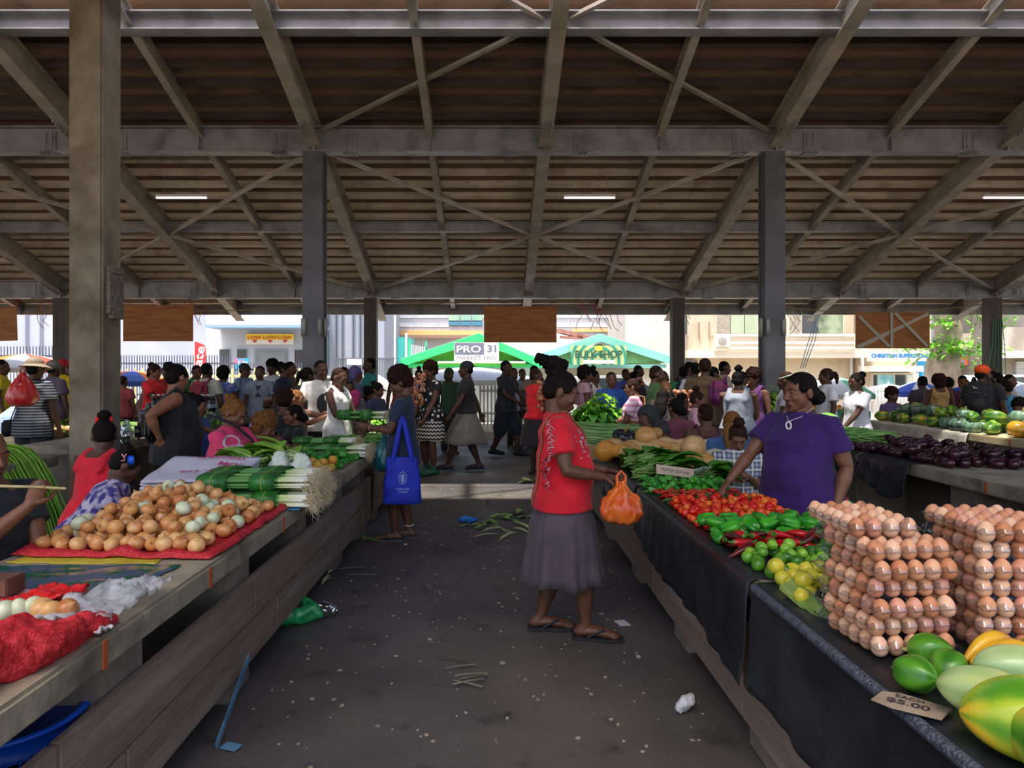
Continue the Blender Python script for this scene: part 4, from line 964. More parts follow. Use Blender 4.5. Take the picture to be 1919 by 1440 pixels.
        ho = link('hair', hme, t)
    if hat:
        kind, hcol = hat[0], hat[1]; hb = MB(); hb.X = HM; cm = M('hat_'+hcol.strip('#'), hcol, rough=.75, bump=.2, scale=30)
        if kind == 'cap':
            hb.ell((0, .02, .05), (.086, .1, .078), 16, 10); me2 = fuse(hb, .006, 'crown', [cm], it=2); ht = link('cap', me2, t)
            hb = MB(); hb.X = HM; dir_ = hat[2] if len(hat) > 2 else -1
            rg = [[(math.sin(a)*r_, .02+dir_*(math.cos(a)*r_*1.15), .05-.05*(r_-.08)/.08*.5+zz) for a in (R(-60+120*i/10) for i in range(11))] for r_ in (.08, .12, .15) for zz in (0,)]
            hb.loft(rg, cap=False, close=False); b2 = hb.build('visor', M('visor_dark', '#20262c', rough=.7) if len(hat) > 3 else cm, ht, True); sd = b2.modifiers.new('s', 'SOLIDIFY'); sd.thickness = .004
        elif kind == 'beanie': hb.ell((0, .02, .05), (.087, .1, .082), 14, 10); hb.tube([(.06, -.05, .03), (0, -.078, .03), (-.06, -.05, .03)], .012, 6); link('beanie', fuse(hb, .007, 'beanie', [cm]), t)
        elif kind == 'sunhat':
            hb.ell((0, .02, .065), (.09, .1, .075), 16, 10); hb.lathe([(.09, .045), (.165, .015), (.17, .012), (.165, .02), (.09, .06)], 24); link('sun_hat', fuse(hb, .007, 'sun_hat', [cm], it=2), t)
        elif kind == 'scarf': hb.ell((0, .022, .045), (.089, .1, .088), 14, 10); hb.ell((0, .05, -.03), (.085, .07, .1), 12, 8); link('head_scarf', fuse(hb, .008, 'scarf', [cm]), t)
        elif kind == 'hood':
            hb.ell((0, .035, .04), (.105, .11, .11), 16, 12); hb.ell((0, .05, -.06), (.1, .09, .1), 14, 10); hb.tube([(0, .05, -.1), (0, .07, -.16)], [.1, .13], 14)
            me2 = fuse(hb, .008, 'hood', [cm]); roughen(me2, .008, 16, oct=2)
            # opening for the face
            bm = bmesh.new(); bm.from_mesh(me2); inv = HM.inverted()
            kill = [f for f in bm.faces if (lambda q: q.y < -.035 and abs(q.x) < .085 and -.1 < q.z < .1)(inv @ f.calc_center_median())]
            bmesh.ops.delete(bm, geom=kill, context='FACES'); bm.to_mesh(me2); bm.free(); o2 = link('hood', me2, t); sd = o2.modifiers.new('s', 'SOLIDIFY'); sd.thickness = .006
        elif kind == 'band':
            hb.tube([(.078*math.cos(a), .02+.095*math.sin(a), .055+.02*math.sin(a)) for a in (2*PI*i/16 for i in range(17))], .009, 6); hb.build('hair_band', cm, t, True)
        elif kind == 'scrunchie':
            p = hat[2]; hb.tube([Vector(p)+V(.045*math.cos(a), .012*math.sin(a*3), .04*math.sin(a)) for a in (2*PI*i/16 for i in range(17))], .014, 8); hb.build('hair_scrunchie', cm, t, True)
    # ---------------- clothes
    tk, tc = top[0], top[1]; tm = tc if not isinstance(tc, str) else M('cloth_'+tc.strip('#'), tc, '#'+''.join('%02x' % min(255, int(int(tc[i:i+2], 16)*1.12)+2) for i in (1, 3, 5)), 9, rough=.85, bump=.12, bscale=60, sheen=.1)
    vc = .011 if det else .015
    ez = .012
    hem = top[2] if len(top) > 2 else .45
    CL = {}
    if tk != 'none':
        cb = MB()
        def cr(z, e, base):
            rx, ry, yo = base; return [T(((rx*h+e)*math.cos(a), (ry*h+e)*math.sin(a)+yo*h, z*h)) for a in (2*PI*i/nseg for i in range(nseg))]
        pr = [p for p in prof if p[0] > max(hem+.02, .52 if hem < .5 else 0)]; lo_ = prof[1] if hem < .5 else prof[3]
        rs = [cr(hem, ez*(4.2 if hem < .5 else 2.), (max(lo_[1], .104*w if hem < .5 else .09*w), max(lo_[2], .076*w if hem < .5 else .064*w), lo_[3]))]
        for p in pr:
            if p[0] > .81 and tk in ('tank', 'strap'): continue
            if p[0] > .79 and tk == 'strap': continue
            rs.append(cr(p[0], ez*(3.0 if p[0] < .54 else 2.4 if p[0] < .6 else (2.3 if p[0] < .7 and tk in ('tee', 'hoodie', 'long') else 1.2)) if p[0] < .8 else .007, p[1:]))
        if tk in ('tank', 'strap'):
            rs = [r_ for r_ in rs]; 
            cb.loft(rs)
            for s_ in (1, -1):      # shoulder straps
                wd = .026 if tk == 'tank' else .012
                cb.tube([T((s_*.062*h, -.058*h*w, .755*h)), T((s_*.062*h, -.035*h, .80*h)), T((s_*.06*h, .01*h, .842*h)), T((s_*.06*h, .05*h, .80*h)), T((s_*.06*h, .062*h*w, .755*h))], [wd*h]*5, 8, .5, (0, 0, 1))
        else:
            cb.loft(rs)
            sl_ = {'tee': .66, 'long': 1.0, 'cap': .36, 'hoodie': 1.}[tk]
            for s_, k in ((1, 'L'), (-1, 'R')):
                Sh, E, W = J['S'+k], J['E'+k], J['W'+k]; ap = (w*.6+.4)
                if sl_ < 1:
                    cb.tube([Sh+V(-s_*.04*h, 0, .004), Sh+V(0, 0, .002), Sh.lerp(E, sl_*.55), Sh.lerp(E, sl_)], [.026*h*ap+.004, .031*h*ap+.007, .034*h*ap+.011, .036*h*ap+.014], 12, rnd=False)
                else:
                    cb.tube([Sh+V(-s_*.04*h, 0, 0), Sh, Sh.lerp(E, .5), E, E.lerp(W, .5), E.lerp(W, .93)], [.027*h*ap+.006, .032*h*ap+.010, .033*h*ap+.014, .03*h*ap+.013, .026*h+.012, .02*h+.012], 12, rnd=False)
        cm_ = fuse(cb, vc, 'cloth', [tm], it=3)
        roughen(cm_, .007 if det == 2 else .008, 7, seed=CIDX[0]*1.7, oct=2, aniso=(1, 1, .8))
        CL['top'] = link({'tee': 'shirt', 'tank': 'tank_top', 'strap': 'strap_top', 'long': 'long_sleeved_shirt', 'cap': 'blouse', 'hoodie': 'hooded_top'}[tk], cm_, t)
    bk, bc = bot[0], bot[1]; bmt = bc if not isinstance(bc, str) else M('cloth_'+bc.strip('#'), bc, '#'+''.join('%02x' % min(255, int(int(bc[i:i+2], 16)*1.12)+2) for i in (1, 3, 5)), 9, rough=.85, bump=.12, bscale=60, sheen=.1)
    if bk in ('trousers', 'shorts'):
        cb = MB(); cb.loft([[V((p[1]*h+.005)*math.cos(a), (p[2]*h+.005)*math.sin(a)+p[3]*h, p[0]*h+dz) for a in (2*PI*i/nseg for i in range(nseg))] for p in prof[:4]])
        for k in 'LR':
            Hj, K, A = J['H'+k], J['K'+k], J['A'+k]
            if bk == 'trousers': cb.tube([Hj, Hj.lerp(K, .4), K, K.lerp(A, .5), K.lerp(A, .93)], [.056*h*w+.002, .058*h*w+.008, .042*h*w+.014, .038*h*w+.014, .032*h+.016], 12)
            else: cb.tube([Hj, Hj.lerp(K, .4), Hj.lerp(K, bot[2] if len(bot) > 2 else .9)], [.062*h*w+.004, .062*h*w+.014, .054*h*w+.026], 12)
        cm_ = fuse(cb, vc, 'cloth', [bmt], it=3); roughen(cm_, .008, 8, seed=CIDX[0]*2.3, oct=2); CL['bot'] = link('trousers' if bk == 'trousers' else 'shorts', cm_, t)
    elif bk == 'skirt':
        hemz = (bot[2] if len(bot) > 2 else .28)*h; fl_ = bot[3] if len(bot) > 3 else .035; npl = bot[4] if len(bot) > 4 else 9; amp = bot[5] if len(bot) > 5 else .09
        n = 72 if det else 40; rings = []; z0 = .60*h+dz; cy = 0.
        fx = sum(f[0] for f in feet)/2*.6; fyy = sum(f[1] for f in feet)/2*.6; stride = abs(feet[0][1]-feet[1][1])*.2; spx = abs(feet[0][0]-feet[1][0])
        for j in range(13):
            v0 = j/12; z = z0+(hemz-z0)*v0; hipf = min(1, max(0, (z0-z)/(.08*h))); v = max(0, min(1, (hem*h+dz-.01-z)/max(.05, hem*h+dz-.01-hemz)))
            rx = (.092+.019*hipf)*h*w+.006+.02*min(1, v*6)+fl_*h*v; ry = (.068+.014*hipf)*h*w+.02*belly*h*.4+.006+.02*min(1, v*6)+(fl_*h*.9+stride)*v
            if sit: 
                pass
            rg = []
            for i in range(n):
                a = 2*PI*i/n; pl = 1+amp*v*(math.sin(a*npl+.8*math.sin(a*2)+CIDX[0])*.7+.5*math.sin(a*(npl*2+1)+2))
                rg.append(V(rx*math.cos(a)*pl+fx*v, ry*math.sin(a)*pl+fyy*v+.004*h, z+.012*v*math.sin(a*5)))
            rings.append(rg)
        cb = MB(); cb.loft(rings, cap=False); o = cb.build('skirt', bmt, t, True); sd = o.modifiers.new('s', 'SOLIDIFY'); sd.thickness = .006; CL['bot'] = o
    elif bk == 'lap':      # skirt of a seated person, over thighs and down the shins
        cb = MB(); cb.loft([[V((p[1]*h+.014)*math.cos(a), (p[2]*h+.014)*math.sin(a)+p[3]*h, p[0]*h+dz) for a in (2*PI*i/nseg for i in range(nseg))] for p in prof[:4]])
        for k in 'LR':
            Hj, K, A = J['H'+k], J['K'+k], J['A'+k]; cb.tube([Hj, Hj.lerp(K, .5), K, K.lerp(A, .6)], [.075*h*w, .075*h*w, .07*h*w, .075*h*w], 12)
        m1_, m2_ = (J['HL']+J['HR'])/2, (J['KL']+J['KR'])/2; cb.tube([m1_, m2_, m2_.lerp((J['AL']+J['AR'])/2, .6)], .07*h*w, 12)
        cm_ = fuse(cb, vc, 'cloth', [bmt], it=4); roughen(cm_, .01, 7, oct=2); CL['bot'] = link('skirt', cm_, t)
    if shoes:
        for k in 'LR':
            A = J['A'+k]; fy = R(FT[k]); fd = V(math.sin(fy), -math.cos(fy), 0); g = V(A.x, A.y, A.z-.045*h); cb = MB()
            if shoes[0] == 'flipflop':
                sdv = V(fd.y, -fd.x, 0); pr_ = [(-.05, .022), (-.03, .03), (.02, .026), (.07, .034), (.11, .032), (.135, .02)]
                top_ = [g+fd*a*h+sdv*b_*h for a, b_ in pr_]+[g+fd*a*h-sdv*b_*h for a, b_ in reversed(pr_)]
                cb.loft([[p+V(0, 0, -.006) for p in top_], [p+V(0, 0, .011) for p in top_]])
                for e in (1, -1): cb.tube([g+fd*.095*h+V(0, 0, .012*h), g+fd*.06*h+sdv*e*.022*h+V(0, 0, .035*h), g+fd*.01*h+sdv*e*.03*h+V(0, 0, .012*h)], .005*h, 6)
            else:
                cb.tube([g-fd*.03*h+V(0, 0, .025*h), g+fd*.04*h+V(0, 0, .028*h), g+fd*.11*h+V(0, 0, .02*h)], [.03*h, .034*h, .027*h], 10, .8, (0, 0, 1)); cb.tube([g+V(0, 0, .03*h), g+V(0, 0, .075*h)], [.032*h, .03*h], 10)
            cb.build('sandal' if shoes[0] == 'flipflop' else 'shoe', M('shoe_'+shoes[1].strip('#'), shoes[1], rough=.7), t)
    CIDX[0] += 1
    return dict(t=t, J=J, HM=HM, CL=CL, T=T, h=h, s=s, up=up_)
def world(p, q): return p['t'].matrix_basis @ Vector(q)
# ---------------------------------------------------------------- everyone in the market
def zigzag(name, c1, c2, sz=18., sx=14.):
    m, nt, b, out = nodes_of(name); N, L = nt.nodes, nt.links; b.inputs['Roughness'].default_value = .85
    tc = N.new('ShaderNodeTexCoord'); sp = N.new('ShaderNodeSeparateXYZ'); L.new(tc.outputs['Object'], sp.inputs[0])
    def mt(op, a, v=None):
        n = N.new('ShaderNodeMath'); n.operation = op; L.new(a, n.inputs[0])
        if v is not None:
            if hasattr(v, 'node'): L.new(v, n.inputs[1])
            else: n.inputs[1].default_value = v
        return n.outputs[0]
    xy = mt('ADD', sp.outputs[0], sp.outputs[1]); pp = mt('MULTIPLY', mt('PINGPONG', mt('MULTIPLY', xy, sx), .5), .9)
    f = mt('GREATER_THAN', mt('FRACT', mt('ADD', mt('MULTIPLY', sp.outputs[2], sz), pp)), .55)
    x = N.new('ShaderNodeMix'); x.data_type = 'RGBA'; x.inputs['A'].default_value = lin(c1); x.inputs['B'].default_value = lin(c2); L.new(f, x.inputs['Factor']); L.new(x.outputs['Result'], b.inputs['Base Color'])
    return m
def plaid(name, c1, c2, c3, s=9.):
    m, nt, b, out = nodes_of(name); N, L = nt.nodes, nt.links; b.inputs['Roughness'].default_value = .85
    tc = N.new('ShaderNodeTexCoord'); col = None
    for ax, c in (('X', c2), ('Z', c2), ('X', c3), ('Z', c3)):
        w_ = N.new('ShaderNodeTexWave'); w_.bands_direction = ax; w_.inputs['Scale'].default_value = s if c == c2 else s*.5; L.new(tc.outputs['Object'], w_.inputs[0])
        g = N.new('ShaderNodeMath'); g.operation = 'GREATER_THAN'; g.inputs[1].default_value = .6 if c == c2 else .93; L.new(w_.outputs[0], g.inputs[0])
        h_ = N.new('ShaderNodeMath'); h_.operation = 'MULTIPLY'; h_.inputs[1].default_value = .5 if c == c2 else .8; L.new(g.outputs[0], h_.inputs[0])
        x = N.new('ShaderNodeMix'); x.data_type = 'RGBA'; L.new(h_.outputs[0], x.inputs['Factor'])
        if col is None: x.inputs['A'].default_value = lin(c1)
        else: L.new(col, x.inputs['A'])
        x.inputs['B'].default_value = lin(c); col = x.outputs['Result']
    L.new(col, b.inputs['Base Color']); return m
stripe_g = stripes('grey_stripe_cloth', ['#2a2c33', '#8f929a'], 9, 'Z', c_pos=[0, .8])
stripe_p = stripes('pink_stripe_cloth', ['#e7c9d6', '#c98aa8'], 4.2, 'Z', c_pos=[0, .55])
star_m = spots('star_cloth', '#17161a', ['#e8e4de', '#dcd8d2'], 15, .33)
zig_m = zigzag('zigzag_cloth', '#1b1a1c', '#cfc8bd')
plaid_m = plaid('plaid_cloth', '#a9b2c4', '#26345c', '#e6e2da')
floral_m = spots('floral_blue', '#4d6aa8', ['#9fb4d8', '#c98fa0', '#33508f'], 22, .4)
leo_m = spots('mottled_grey', '#8d867e', ['#2b2825', '#4a4540'], 40, .38)
dots_m = spots('dotted_black', '#1d1b1f', ['#b9b2ae', '#e0dad5'], 34, .25)
lav_m = M('lavender_print', '#9f98b8', '#b8b0c8', 14, rough=.85, c3='#3a2f7c', s3=22, lo3=.45, hi3=.55)
mag_m = stripes('magenta_weave', ['#8a1f6e', '#2a1330', '#b0358f'], 22, 'Z', distort=1.)
camo_m = M('colour_strap_dress', '#5a2238', '#39203a', 6, rough=.8)
def pp(px, ty, d, yaw, label, seat=None, **k):
    """a person whose head top shows at (px, top), d metres away: standing, or seated when the head is low"""
    zt = EYE-(ty-VY)/F*d; x = (px-VX)/F*d
    hair = k.get('hair', 'short'); extra = {'afro': .05, 'bigafro': .075, 'topbun': .07, 'messybun': .05}.get(hair, .012)
    if k.get('hat'): extra = max(extra, .02)
    if zt < 1.36 or seat:
        H = k.pop('H', 1.6); pel = max(.16, zt-extra*.8-.462*H); return person(label, x, d, yaw, H=H, pel=pel, **k)
    H = k.pop('H', None) or (zt-extra*.6)/.985
    return person(label, x, d, yaw, H=H, **k)
G1 = 'shoppers and sellers in the crowd'
# --- the three nearest standing figures
red = person('woman in a red tee and grey-purple skirt in the aisle, holding the orange bag', .42, 4.1, 90, H=1.60, w=1.14, belly=.55, skin='b', hair='messybun', top=('tee', '#c40d24', .475), bot=('skirt', '#4a4049', .205, .0, 8, .11),
             det=2, hp=22, hy=-6, lean=-3, scale_head=1.07, RH=(-.215, -.20, .975), LH=(.02, -.25, .98), RE=(-.6, .7, -.6), LE=(.35, .9, -.5), curlR=1.15, curlL=1.1, nR=(.5, -.2, -.9), dR=(.45, -1, -.15), nL=(-.5, -.2, -.9),
             feet=((.07, .135, 0, 0), (-.075, -.125, 0, -10)), shoes=('flipflop', '#1e1c20'))
pur = person('woman in a purple top with a white pendant, behind the vegetable counter', 1.86, 4.15, -58, H=1.6, w=1.27, bust=1.22, belly=.7, skin='c', hair='lowbun', hc='black', top=('tee', '#2d0d56', .44), bot=('trousers', '#2c2f3d'),
             det=2, hp=6, hy=-14, scale_head=1.03, RH=(-.27, -.34, .88), RE=(-.6, .3, -.6), LH=(.25, -.03, .80), LE=(.4, .6, 0), curlR=.35, curlL=.45, nR=(.2, -.2, -1))
boy = person('young person in a navy tee by the left counter, carrying blue and teal bags', -.86, 6.42, -90, H=1.62, w=1.0, skin='b', hair='afro', hc='dark_red', top=('tee', '#1b2940', .43), bot=('shorts', '#151c30', .85), det=2, hp=30, hy=4, scale_head=1.04,
             LH=(.12, -.30, 1.06), RH=(-.06, -.33, 1.02), LE=(.3, .7, -.6), RE=(-.3, .6, -.6), curlL=.8, curlR=.6, feet=((.06, -.06, 0, 0), (-.06, .06, 0, 0)), shoes=('flipflop', '#4a4a52'))
# --- left side
stick_w = person('woman in a dark navy tee at the left edge holding a pale stick', -2.27, 3.05, 62, H=1.6, pel=.60, w=1.1, skin='c', hair='cropped', hc='tip', top=('tee', '#161a24'), bot=('trousers', '#1c1c22'), det=2, hp=10, hy=10,
             RH=(.03, -.29, 1.0), RE=(-.1, -.3, -1), LH=(.12, -.28, .62), curlR=1.35, nR=(.55, .5, .2), dR=(.35, -.25, .9))
pp(168, 768, 4.9, 165, 'seated woman in a red tank top with a red scrunchie, seen from behind', seat=1, w=1.02, skin='a', hair='topbun', top=('tank', '#c8142c'), bot=('lap', mag_m), det=1, hp=25, lean=14, hy=45, hat=('scrunchie', '#e0201c', (0, .035, .115)))
kid_p = person('child in a lavender and purple print dress with a blue hair clip', -2.34, 3.85, 112, H=1.32, pel=.60, w=1.2, skin='a', hair='puffs', top=('cap', lav_m), bot=('lap', lav_m), det=1, hp=38, lean=34, hy=10)
pp(332, 676, 6.3, 120, 'stout woman in a black tank top with a backpack, one hand behind her back', H=1.68, w=1.42, belly=.8, skin='d', hair='bun', hc='black', top=('tank', '#141317', .44), bot=('trousers', '#3d4660'), det=1, hy=30, RH=(-.22, .16, .98), RE=(-.5, .9, 0), LH=(.2, -.3, 1.0), curlR=.6)
pp(425, 741, 5.7, 78, 'woman in a bright pink tee sorting goods at the left counter', seat=1, H=1.62, w=1.28, belly=.6, skin='c', hair='bun', hc='tip', top=('tee', '#d23a68'), bot=('trousers', '#33313d'), det=2, hp=32, lean=6, RH=(-.06, -.30, .92), LH=(.1, -.32, .92), RE=(-.5, .6, -.6), curlR=.8, curlL=.8)
pp(370, 735, 7.2, 85, 'seated woman whose face shows past the black tank top', seat=1, skin='c', hair='bun', top=('tee', '#2f4a8a'), bot=('trousers', '#222222'), det=1, hp=10)
pp(468, 765, 6.4, 85, 'seated woman with bleached curls in a crimson top beside the pink tee', seat=1, w=1.1, skin='c', hair='afro', hc='tip', top=('tank', '#9c1c30'), bot=('trousers', '#222222'), det=1, hp=15, lean=16)
pp(490, 762, 6.75, 150, 'seated woman with blond hair and a dotted black blouse', seat=1, skin='c', hair='cropped', hc='tip', top=('tank', dots_m), bot=('trousers', '#222222'), det=1, hp=15, lean=10)
pp(503, 741, 8.3, 175, 'child with short dark hair behind the blond seated woman', seat=1, H=1.3, skin='b', hair='cropped', hc='brown', top=('tee', '#4a5a8a'), bot=('trousers', '#222222'), det=0)
pp(530, 724, 8.0, 175, 'woman with a broad dark afro in a black top, back turned', seat=1, w=1.05, skin='b', hair='afro', hc='dark_red', top=('tank', '#17141a'), bot=('trousers', '#222222'), det=1, lean=8)
pp(557, 727, 8.6, 80, 'woman with braided fair hair in a mottled grey top raising her hand', seat=1, skin='d', hair='bun', hc='tip', top=('tank', leo_m), bot=('trousers', '#222222'), det=1, hp=2, RH=(-.05, -.42, 1.02), LH=(.1, -.46, 1.08), LE=(.3, .2, -1), RE=(-.3, .2, -1))
pp(549, 754, 7.5, -60, 'seated woman in a black tee with a shoulder strap, looking away from the peppers', seat=1, w=1.08, skin='c', hair='lowbun', top=('tee', '#121114'), bot=('trousers', '#222222'), det=2, hp=2, RH=(-.12, -.36, .86), LH=(.25, -.24, .85), curlR=.7)
pp(602, 673, 9.0, 25, 'man in a white tee with a dark face print and a pendant', w=1.0, skin='a', hair='cropped', top=('tee', '#d8d5d0'), bot=('trousers', '#1f1d24'), det=1, hy=18, hp=8)
pp(634, 687, 8.4, 70, 'woman in a white tank top standing behind the leeks', w=1.0, skin='b', hair='cropped', hc='brown', top=('tank', '#dcd8d4'), bot=('skirt', '#c9c4c0', .3, .02), det=1, hp=22, RH=(-.05, -.27, 1.0), LH=(.1, -.3, .98))
# far left
pp(62, 668, 8.4, 172, 'man in a tan sun hat and striped shirt carrying a red plastic bag', w=1.12, skin='b', hair='cropped', hat=('sunhat', '#8d7f6a'), top=('tee', stripe_g, .44), bot=('trousers', '#1a1c26'), det=1, lean=4, LH=(.16, -.14, 1.3), LE=(.5, -.4, -1))
pp(101, 673, 10.5, 160, 'person in a grey beanie beside the concrete pillar', skin='a', hair='cropped', hat=('beanie', '#6f6b68'), top=('tee', '#4a3d55'), bot=('trousers', '#222222'), det=0)
pp(118, 671, 12.5, 20, 'person in a red cap and yellow tee glimpsed by the concrete pillar', skin='b', hair='cropped', hat=('cap', '#c8232a'), top=('tee', '#d8c022'), bot=('trousers', '#222222'), det=0)
pp(4, 672, 12, 120, 'person in a yellow tee by the orange umbrella', skin='b', hair='cropped', top=('tee', '#d8c022'), bot=('trousers', '#222222'), det=0)
pp(8, 700, 9.2, 150, 'stooping person in a pale blue shirt at the left edge', skin='b', hair='cropped', top=('tee', '#8fa4cf'), bot=('trousers', '#222222'), det=0, lean=45)
pp(290, 680, 11.2, 75, 'woman in a red tee with a white print reaching over bottles', w=1.1, skin='c', hair='bun', hc='brown', top=('tee', '#cc1f2a'), bot=('trousers', '#222222'), det=0, hp=15, RH=(-.1, -.3, .95), LH=(.1, -.35, .95))
pp(270, 683, 11.8, 95, 'bare-armed woman leaning right behind the red tee', skin='b', hair='short', top=('tank', '#6a4a4a'), bot=('trousers', '#222222'), det=0, lean=18)
pp(231, 702, 10.4, 170, 'child in a maroon top just right of the concrete pillar', H=1.2, seat=1, skin='b', hair='cropped', hc='dark_red', top=('tee', '#7a2a30'), bot=('trousers', '#222222'), det=0)
pp(312, 683, 12.5, 20, 'woman in an orange top behind the red tee', skin='b', hair='short', top=('tee', '#d8582c'), bot=('trousers', '#222222'), det=0)
pp(357, 680, 13, 60, 'man in a green tee bending near the red flag', skin='b', hair='cropped', top=('tee', '#2f8a4a'), bot=('trousers', '#222222'), det=0, lean=20, hp=20)
pp(388, 678, 11, 165, 'man in a grey tee with a dark red backpack', skin='a', hair='cropped', top=('tee', '#8f918f'), bot=('trousers', '#222222'), det=0, w=1.1)
pp(419, 685, 11.6, 175, 'woman in a floral blue dress with a dark shoulder bag', skin='a', hair='afro', top=('cap', floral_m), bot=('skirt', floral_m), det=0, w=1.1)
pp(459, 679, 13, 75, 'man in a dark cap and grey-blue shirt near the blue poster', skin='b', hair='cropped', hat=('cap', '#2c3038'), top=('tee', '#7d93ae'), bot=('trousers', '#222222'), det=0)
pp(487, 684, 12, 5, 'youth in a grey-blue tee with an hourglass print', skin='b', hair='cropped', top=('tee', '#7f8b9c'), bot=('trousers', '#8ea3c8'), det=1)
pp(510, 672, 12.6, -10, 'tall youth with a small afro in a white printed tee', skin='a', hair='afro', top=('tee', '#c9d0dc'), bot=('trousers', '#222222'), det=1)
pp(534, 678, 12, 80, 'woman in a navy tee in front of the shop doorway', skin='b', hair='bun', top=('tee', '#1d2640'), bot=('trousers', '#222222'), det=0, hp=10)
pp(545, 676, 13.4, 100, 'person in a brown tee close behind the navy tee', skin='c', hair='cropped', top=('tee', '#6d4a3a'), bot=('trousers', '#222222'), det=0)
pp(576, 686, 9.8, 140, 'person with a dark plait in a black tee by the near column', skin='a', hair='pony', top=('tee', '#1f1a1c'), bot=('trousers', '#222222'), det=0)
pp(591, 683, 11.8, 185, 'dark-haired person in an olive tee half hidden by the face-print tee', skin='a', hair='afro', top=('tee', '#6a6440'), bot=('trousers', '#222222'), det=0)
pp(646, 686, 11.9, 60, 'man in a pale olive tee behind the white tank top', skin='b', hair='cropped', top=('tee', '#9c9a72'), bot=('trousers', '#222222'), det=0)
pp(667, 684, 11, 120, 'woman in a patterned blue and red head wrap', skin='b', hair='short', hat=('scarf', '#5a4f8a'), top=('tee', '#3d4458'), bot=('trousers', '#222222'), det=0)
pp(692, 669, 12.5, -70, 'tall man in a teal tee in front of the second post', skin='a', hair='cropped', top=('tee', '#2a8f8a'), bot=('trousers', '#222222'), det=0)
pp(666, 728, 9.6, 160, 'seated woman wearing a magenta head scarf', seat=1, skin='b', hair='short', hat=('scarf', '#a02866'), top=('tee', '#4a3a48'), bot=('trousers', '#222222'), det=0)
pp(690, 722, 11.0, 60, 'seated person with curly dark hair left of the leaf bunch', seat=1, skin='a', hair='afro', top=('tee', spots('bright_print', '#2b2430', ['#b0502a', '#3a6a9a', '#c9a030'], 20, .4)), bot=('trousers', '#222222'), det=0)
pp(707, 714, 10.4, 70, 'seated woman in a navy top facing the navy tee', seat=1, skin='b', hair='bun', top=('tee', '#232a4a'), bot=('trousers', '#222222'), det=0, hp=15)
pp(655, 712, 10.2, 10, 'seated man in a grey tee behind the magenta scarf', seat=1, skin='a', hair='cropped', top=('tee', '#4f4a52'), bot=('trousers', '#222222'), det=0)
pp(752, 684, 13.2, 20, 'woman in a red tank top near the white umbrella', skin='b', hair='puffs', top=('tank', '#c23a3a'), bot=('trousers', '#222222'), det=0)
pp(785, 688, 14.2, 0, 'woman in a pale blouse in front of the white umbrella', skin='b', hair='topbun', top=('tee', '#b9a8b0'), bot=('trousers', '#222222'), det=0)
# --- in the aisle
pp(806, 675, 10.4, -50, 'woman in a white-star black blouse and zigzag skirt', w=1.08, skin='b', hair='afro', hc='brown', top=('cap', star_m, .47), bot=('skirt', zig_m, .30, .015, 7, .02), det=1, hp=12, RH=(-.14, -.22, .86), LH=(.16, -.2, .88), shoes=('shoe', '#1f5a48'))
man_g = pp(873, 674, 10.7, -82, 'walking person in a black tee and long grey skirt with a chest strap', w=1.05, skin='a', hair='cropped', hat=('cap', '#23262c', 1), top=('tee', '#1d1d20', .5), bot=('skirt', '#6b6660', .25, .05, 5, .03), det=1, hp=4, LH=(.30, -.34, .76), LE=(.4, .5, 0), RH=(-.25, .3, .8), RE=(-.3, .5, -.2), feet=((.05, -.30, 0), (-.05, .22, .02)), shoes=('flipflop', '#31445c'))
pp(949, 674, 12.5, 60, 'man in a charcoal tee and dark shorts walking in the aisle', w=1.12, skin='a', hair='cropped', top=('tee', '#24262a', .46), bot=('shorts', '#1d2230', 1.0), det=1, RH=(-.12, -.3, 1.02), LH=(.12, -.36, 1.0), feet=((.06, -.22, 0), (-.06, .25, .02)), shoes=('shoe', '#1b1718'))
pp(1005, 688, 10.3, 118, 'person in a red tee and black skirt behind the red tee woman', w=1.08, skin='a', hair='cropped', hc='brown', top=('tee', '#d01826', .5), bot=('skirt', '#1a181c', .27, .02), det=1, hy=-20, RH=(-.18, -.22, .95), LH=(.15, -.25, .9))
pp(842, 688, 13, 30, 'dark silhouetted person in a green top beyond the chest strap walker', skin='a', hair='cropped', hat=('scarf', '#2c3a2a'), top=('tee', '#2f4a34'), bot=('trousers', '#1c1f26'), det=0)
pp(963, 688, 14, 40, 'person in a pale grey shirt behind the charcoal tee', skin='b', hair='cropped', top=('tee', '#9fa9b4'), bot=('trousers', '#222222'), det=0)
pp(979, 690, 15, 20, 'person in a blue tee at the far end of the aisle', skin='b', hair='cropped', top=('tee', '#3a5fae'), bot=('trousers', '#222222'), det=0)
pp(1001, 684, 14, 10, 'person in a brown shirt behind the black skirt', skin='b', hair='short', top=('tee', '#8a7a68'), bot=('trousers', '#222222'), det=0)
# --- right side crowd
pp(1097, 684, 10.8, 95, 'woman with thick black hair in a pink print top beyond the leaves', skin='b', hair='afro', top=('cap', '#b08a9a'), bot=('trousers', '#222222'), det=1, hp=5)
pp(1113, 687, 11.5, 60, 'woman in a white tank top looking over the leaf heap', skin='b', hair='topbun', top=('tank', '#cfc6c8'), bot=('trousers', '#1c1a20'), det=0)
pp(1146, 695, 10, 10, 'person in a royal blue tee behind the tallest leaf heap', skin='b', hair='cropped', hc='brown', top=('tee', '#1c4a9c'), bot=('trousers', '#222222'), det=0)
pp(1173, 690, 14, 20, 'person in a purple and blue top under the ringed sign', skin='a', hair='cropped', top=('tee', '#5a58b0'), bot=('trousers', '#222222'), det=0)
pp(1186, 695, 13, 180, 'dark-haired person beside the orange tee', skin='a', hair='cropped', top=('tee', '#3a3440'), bot=('trousers', '#222222'), det=0)
pp(1197, 683, 14.5, 80, 'person in an orange tee in front of the gabled shop', skin='a', hair='cropped', top=('tee', '#e8682c'), bot=('trousers', '#222222'), det=0)
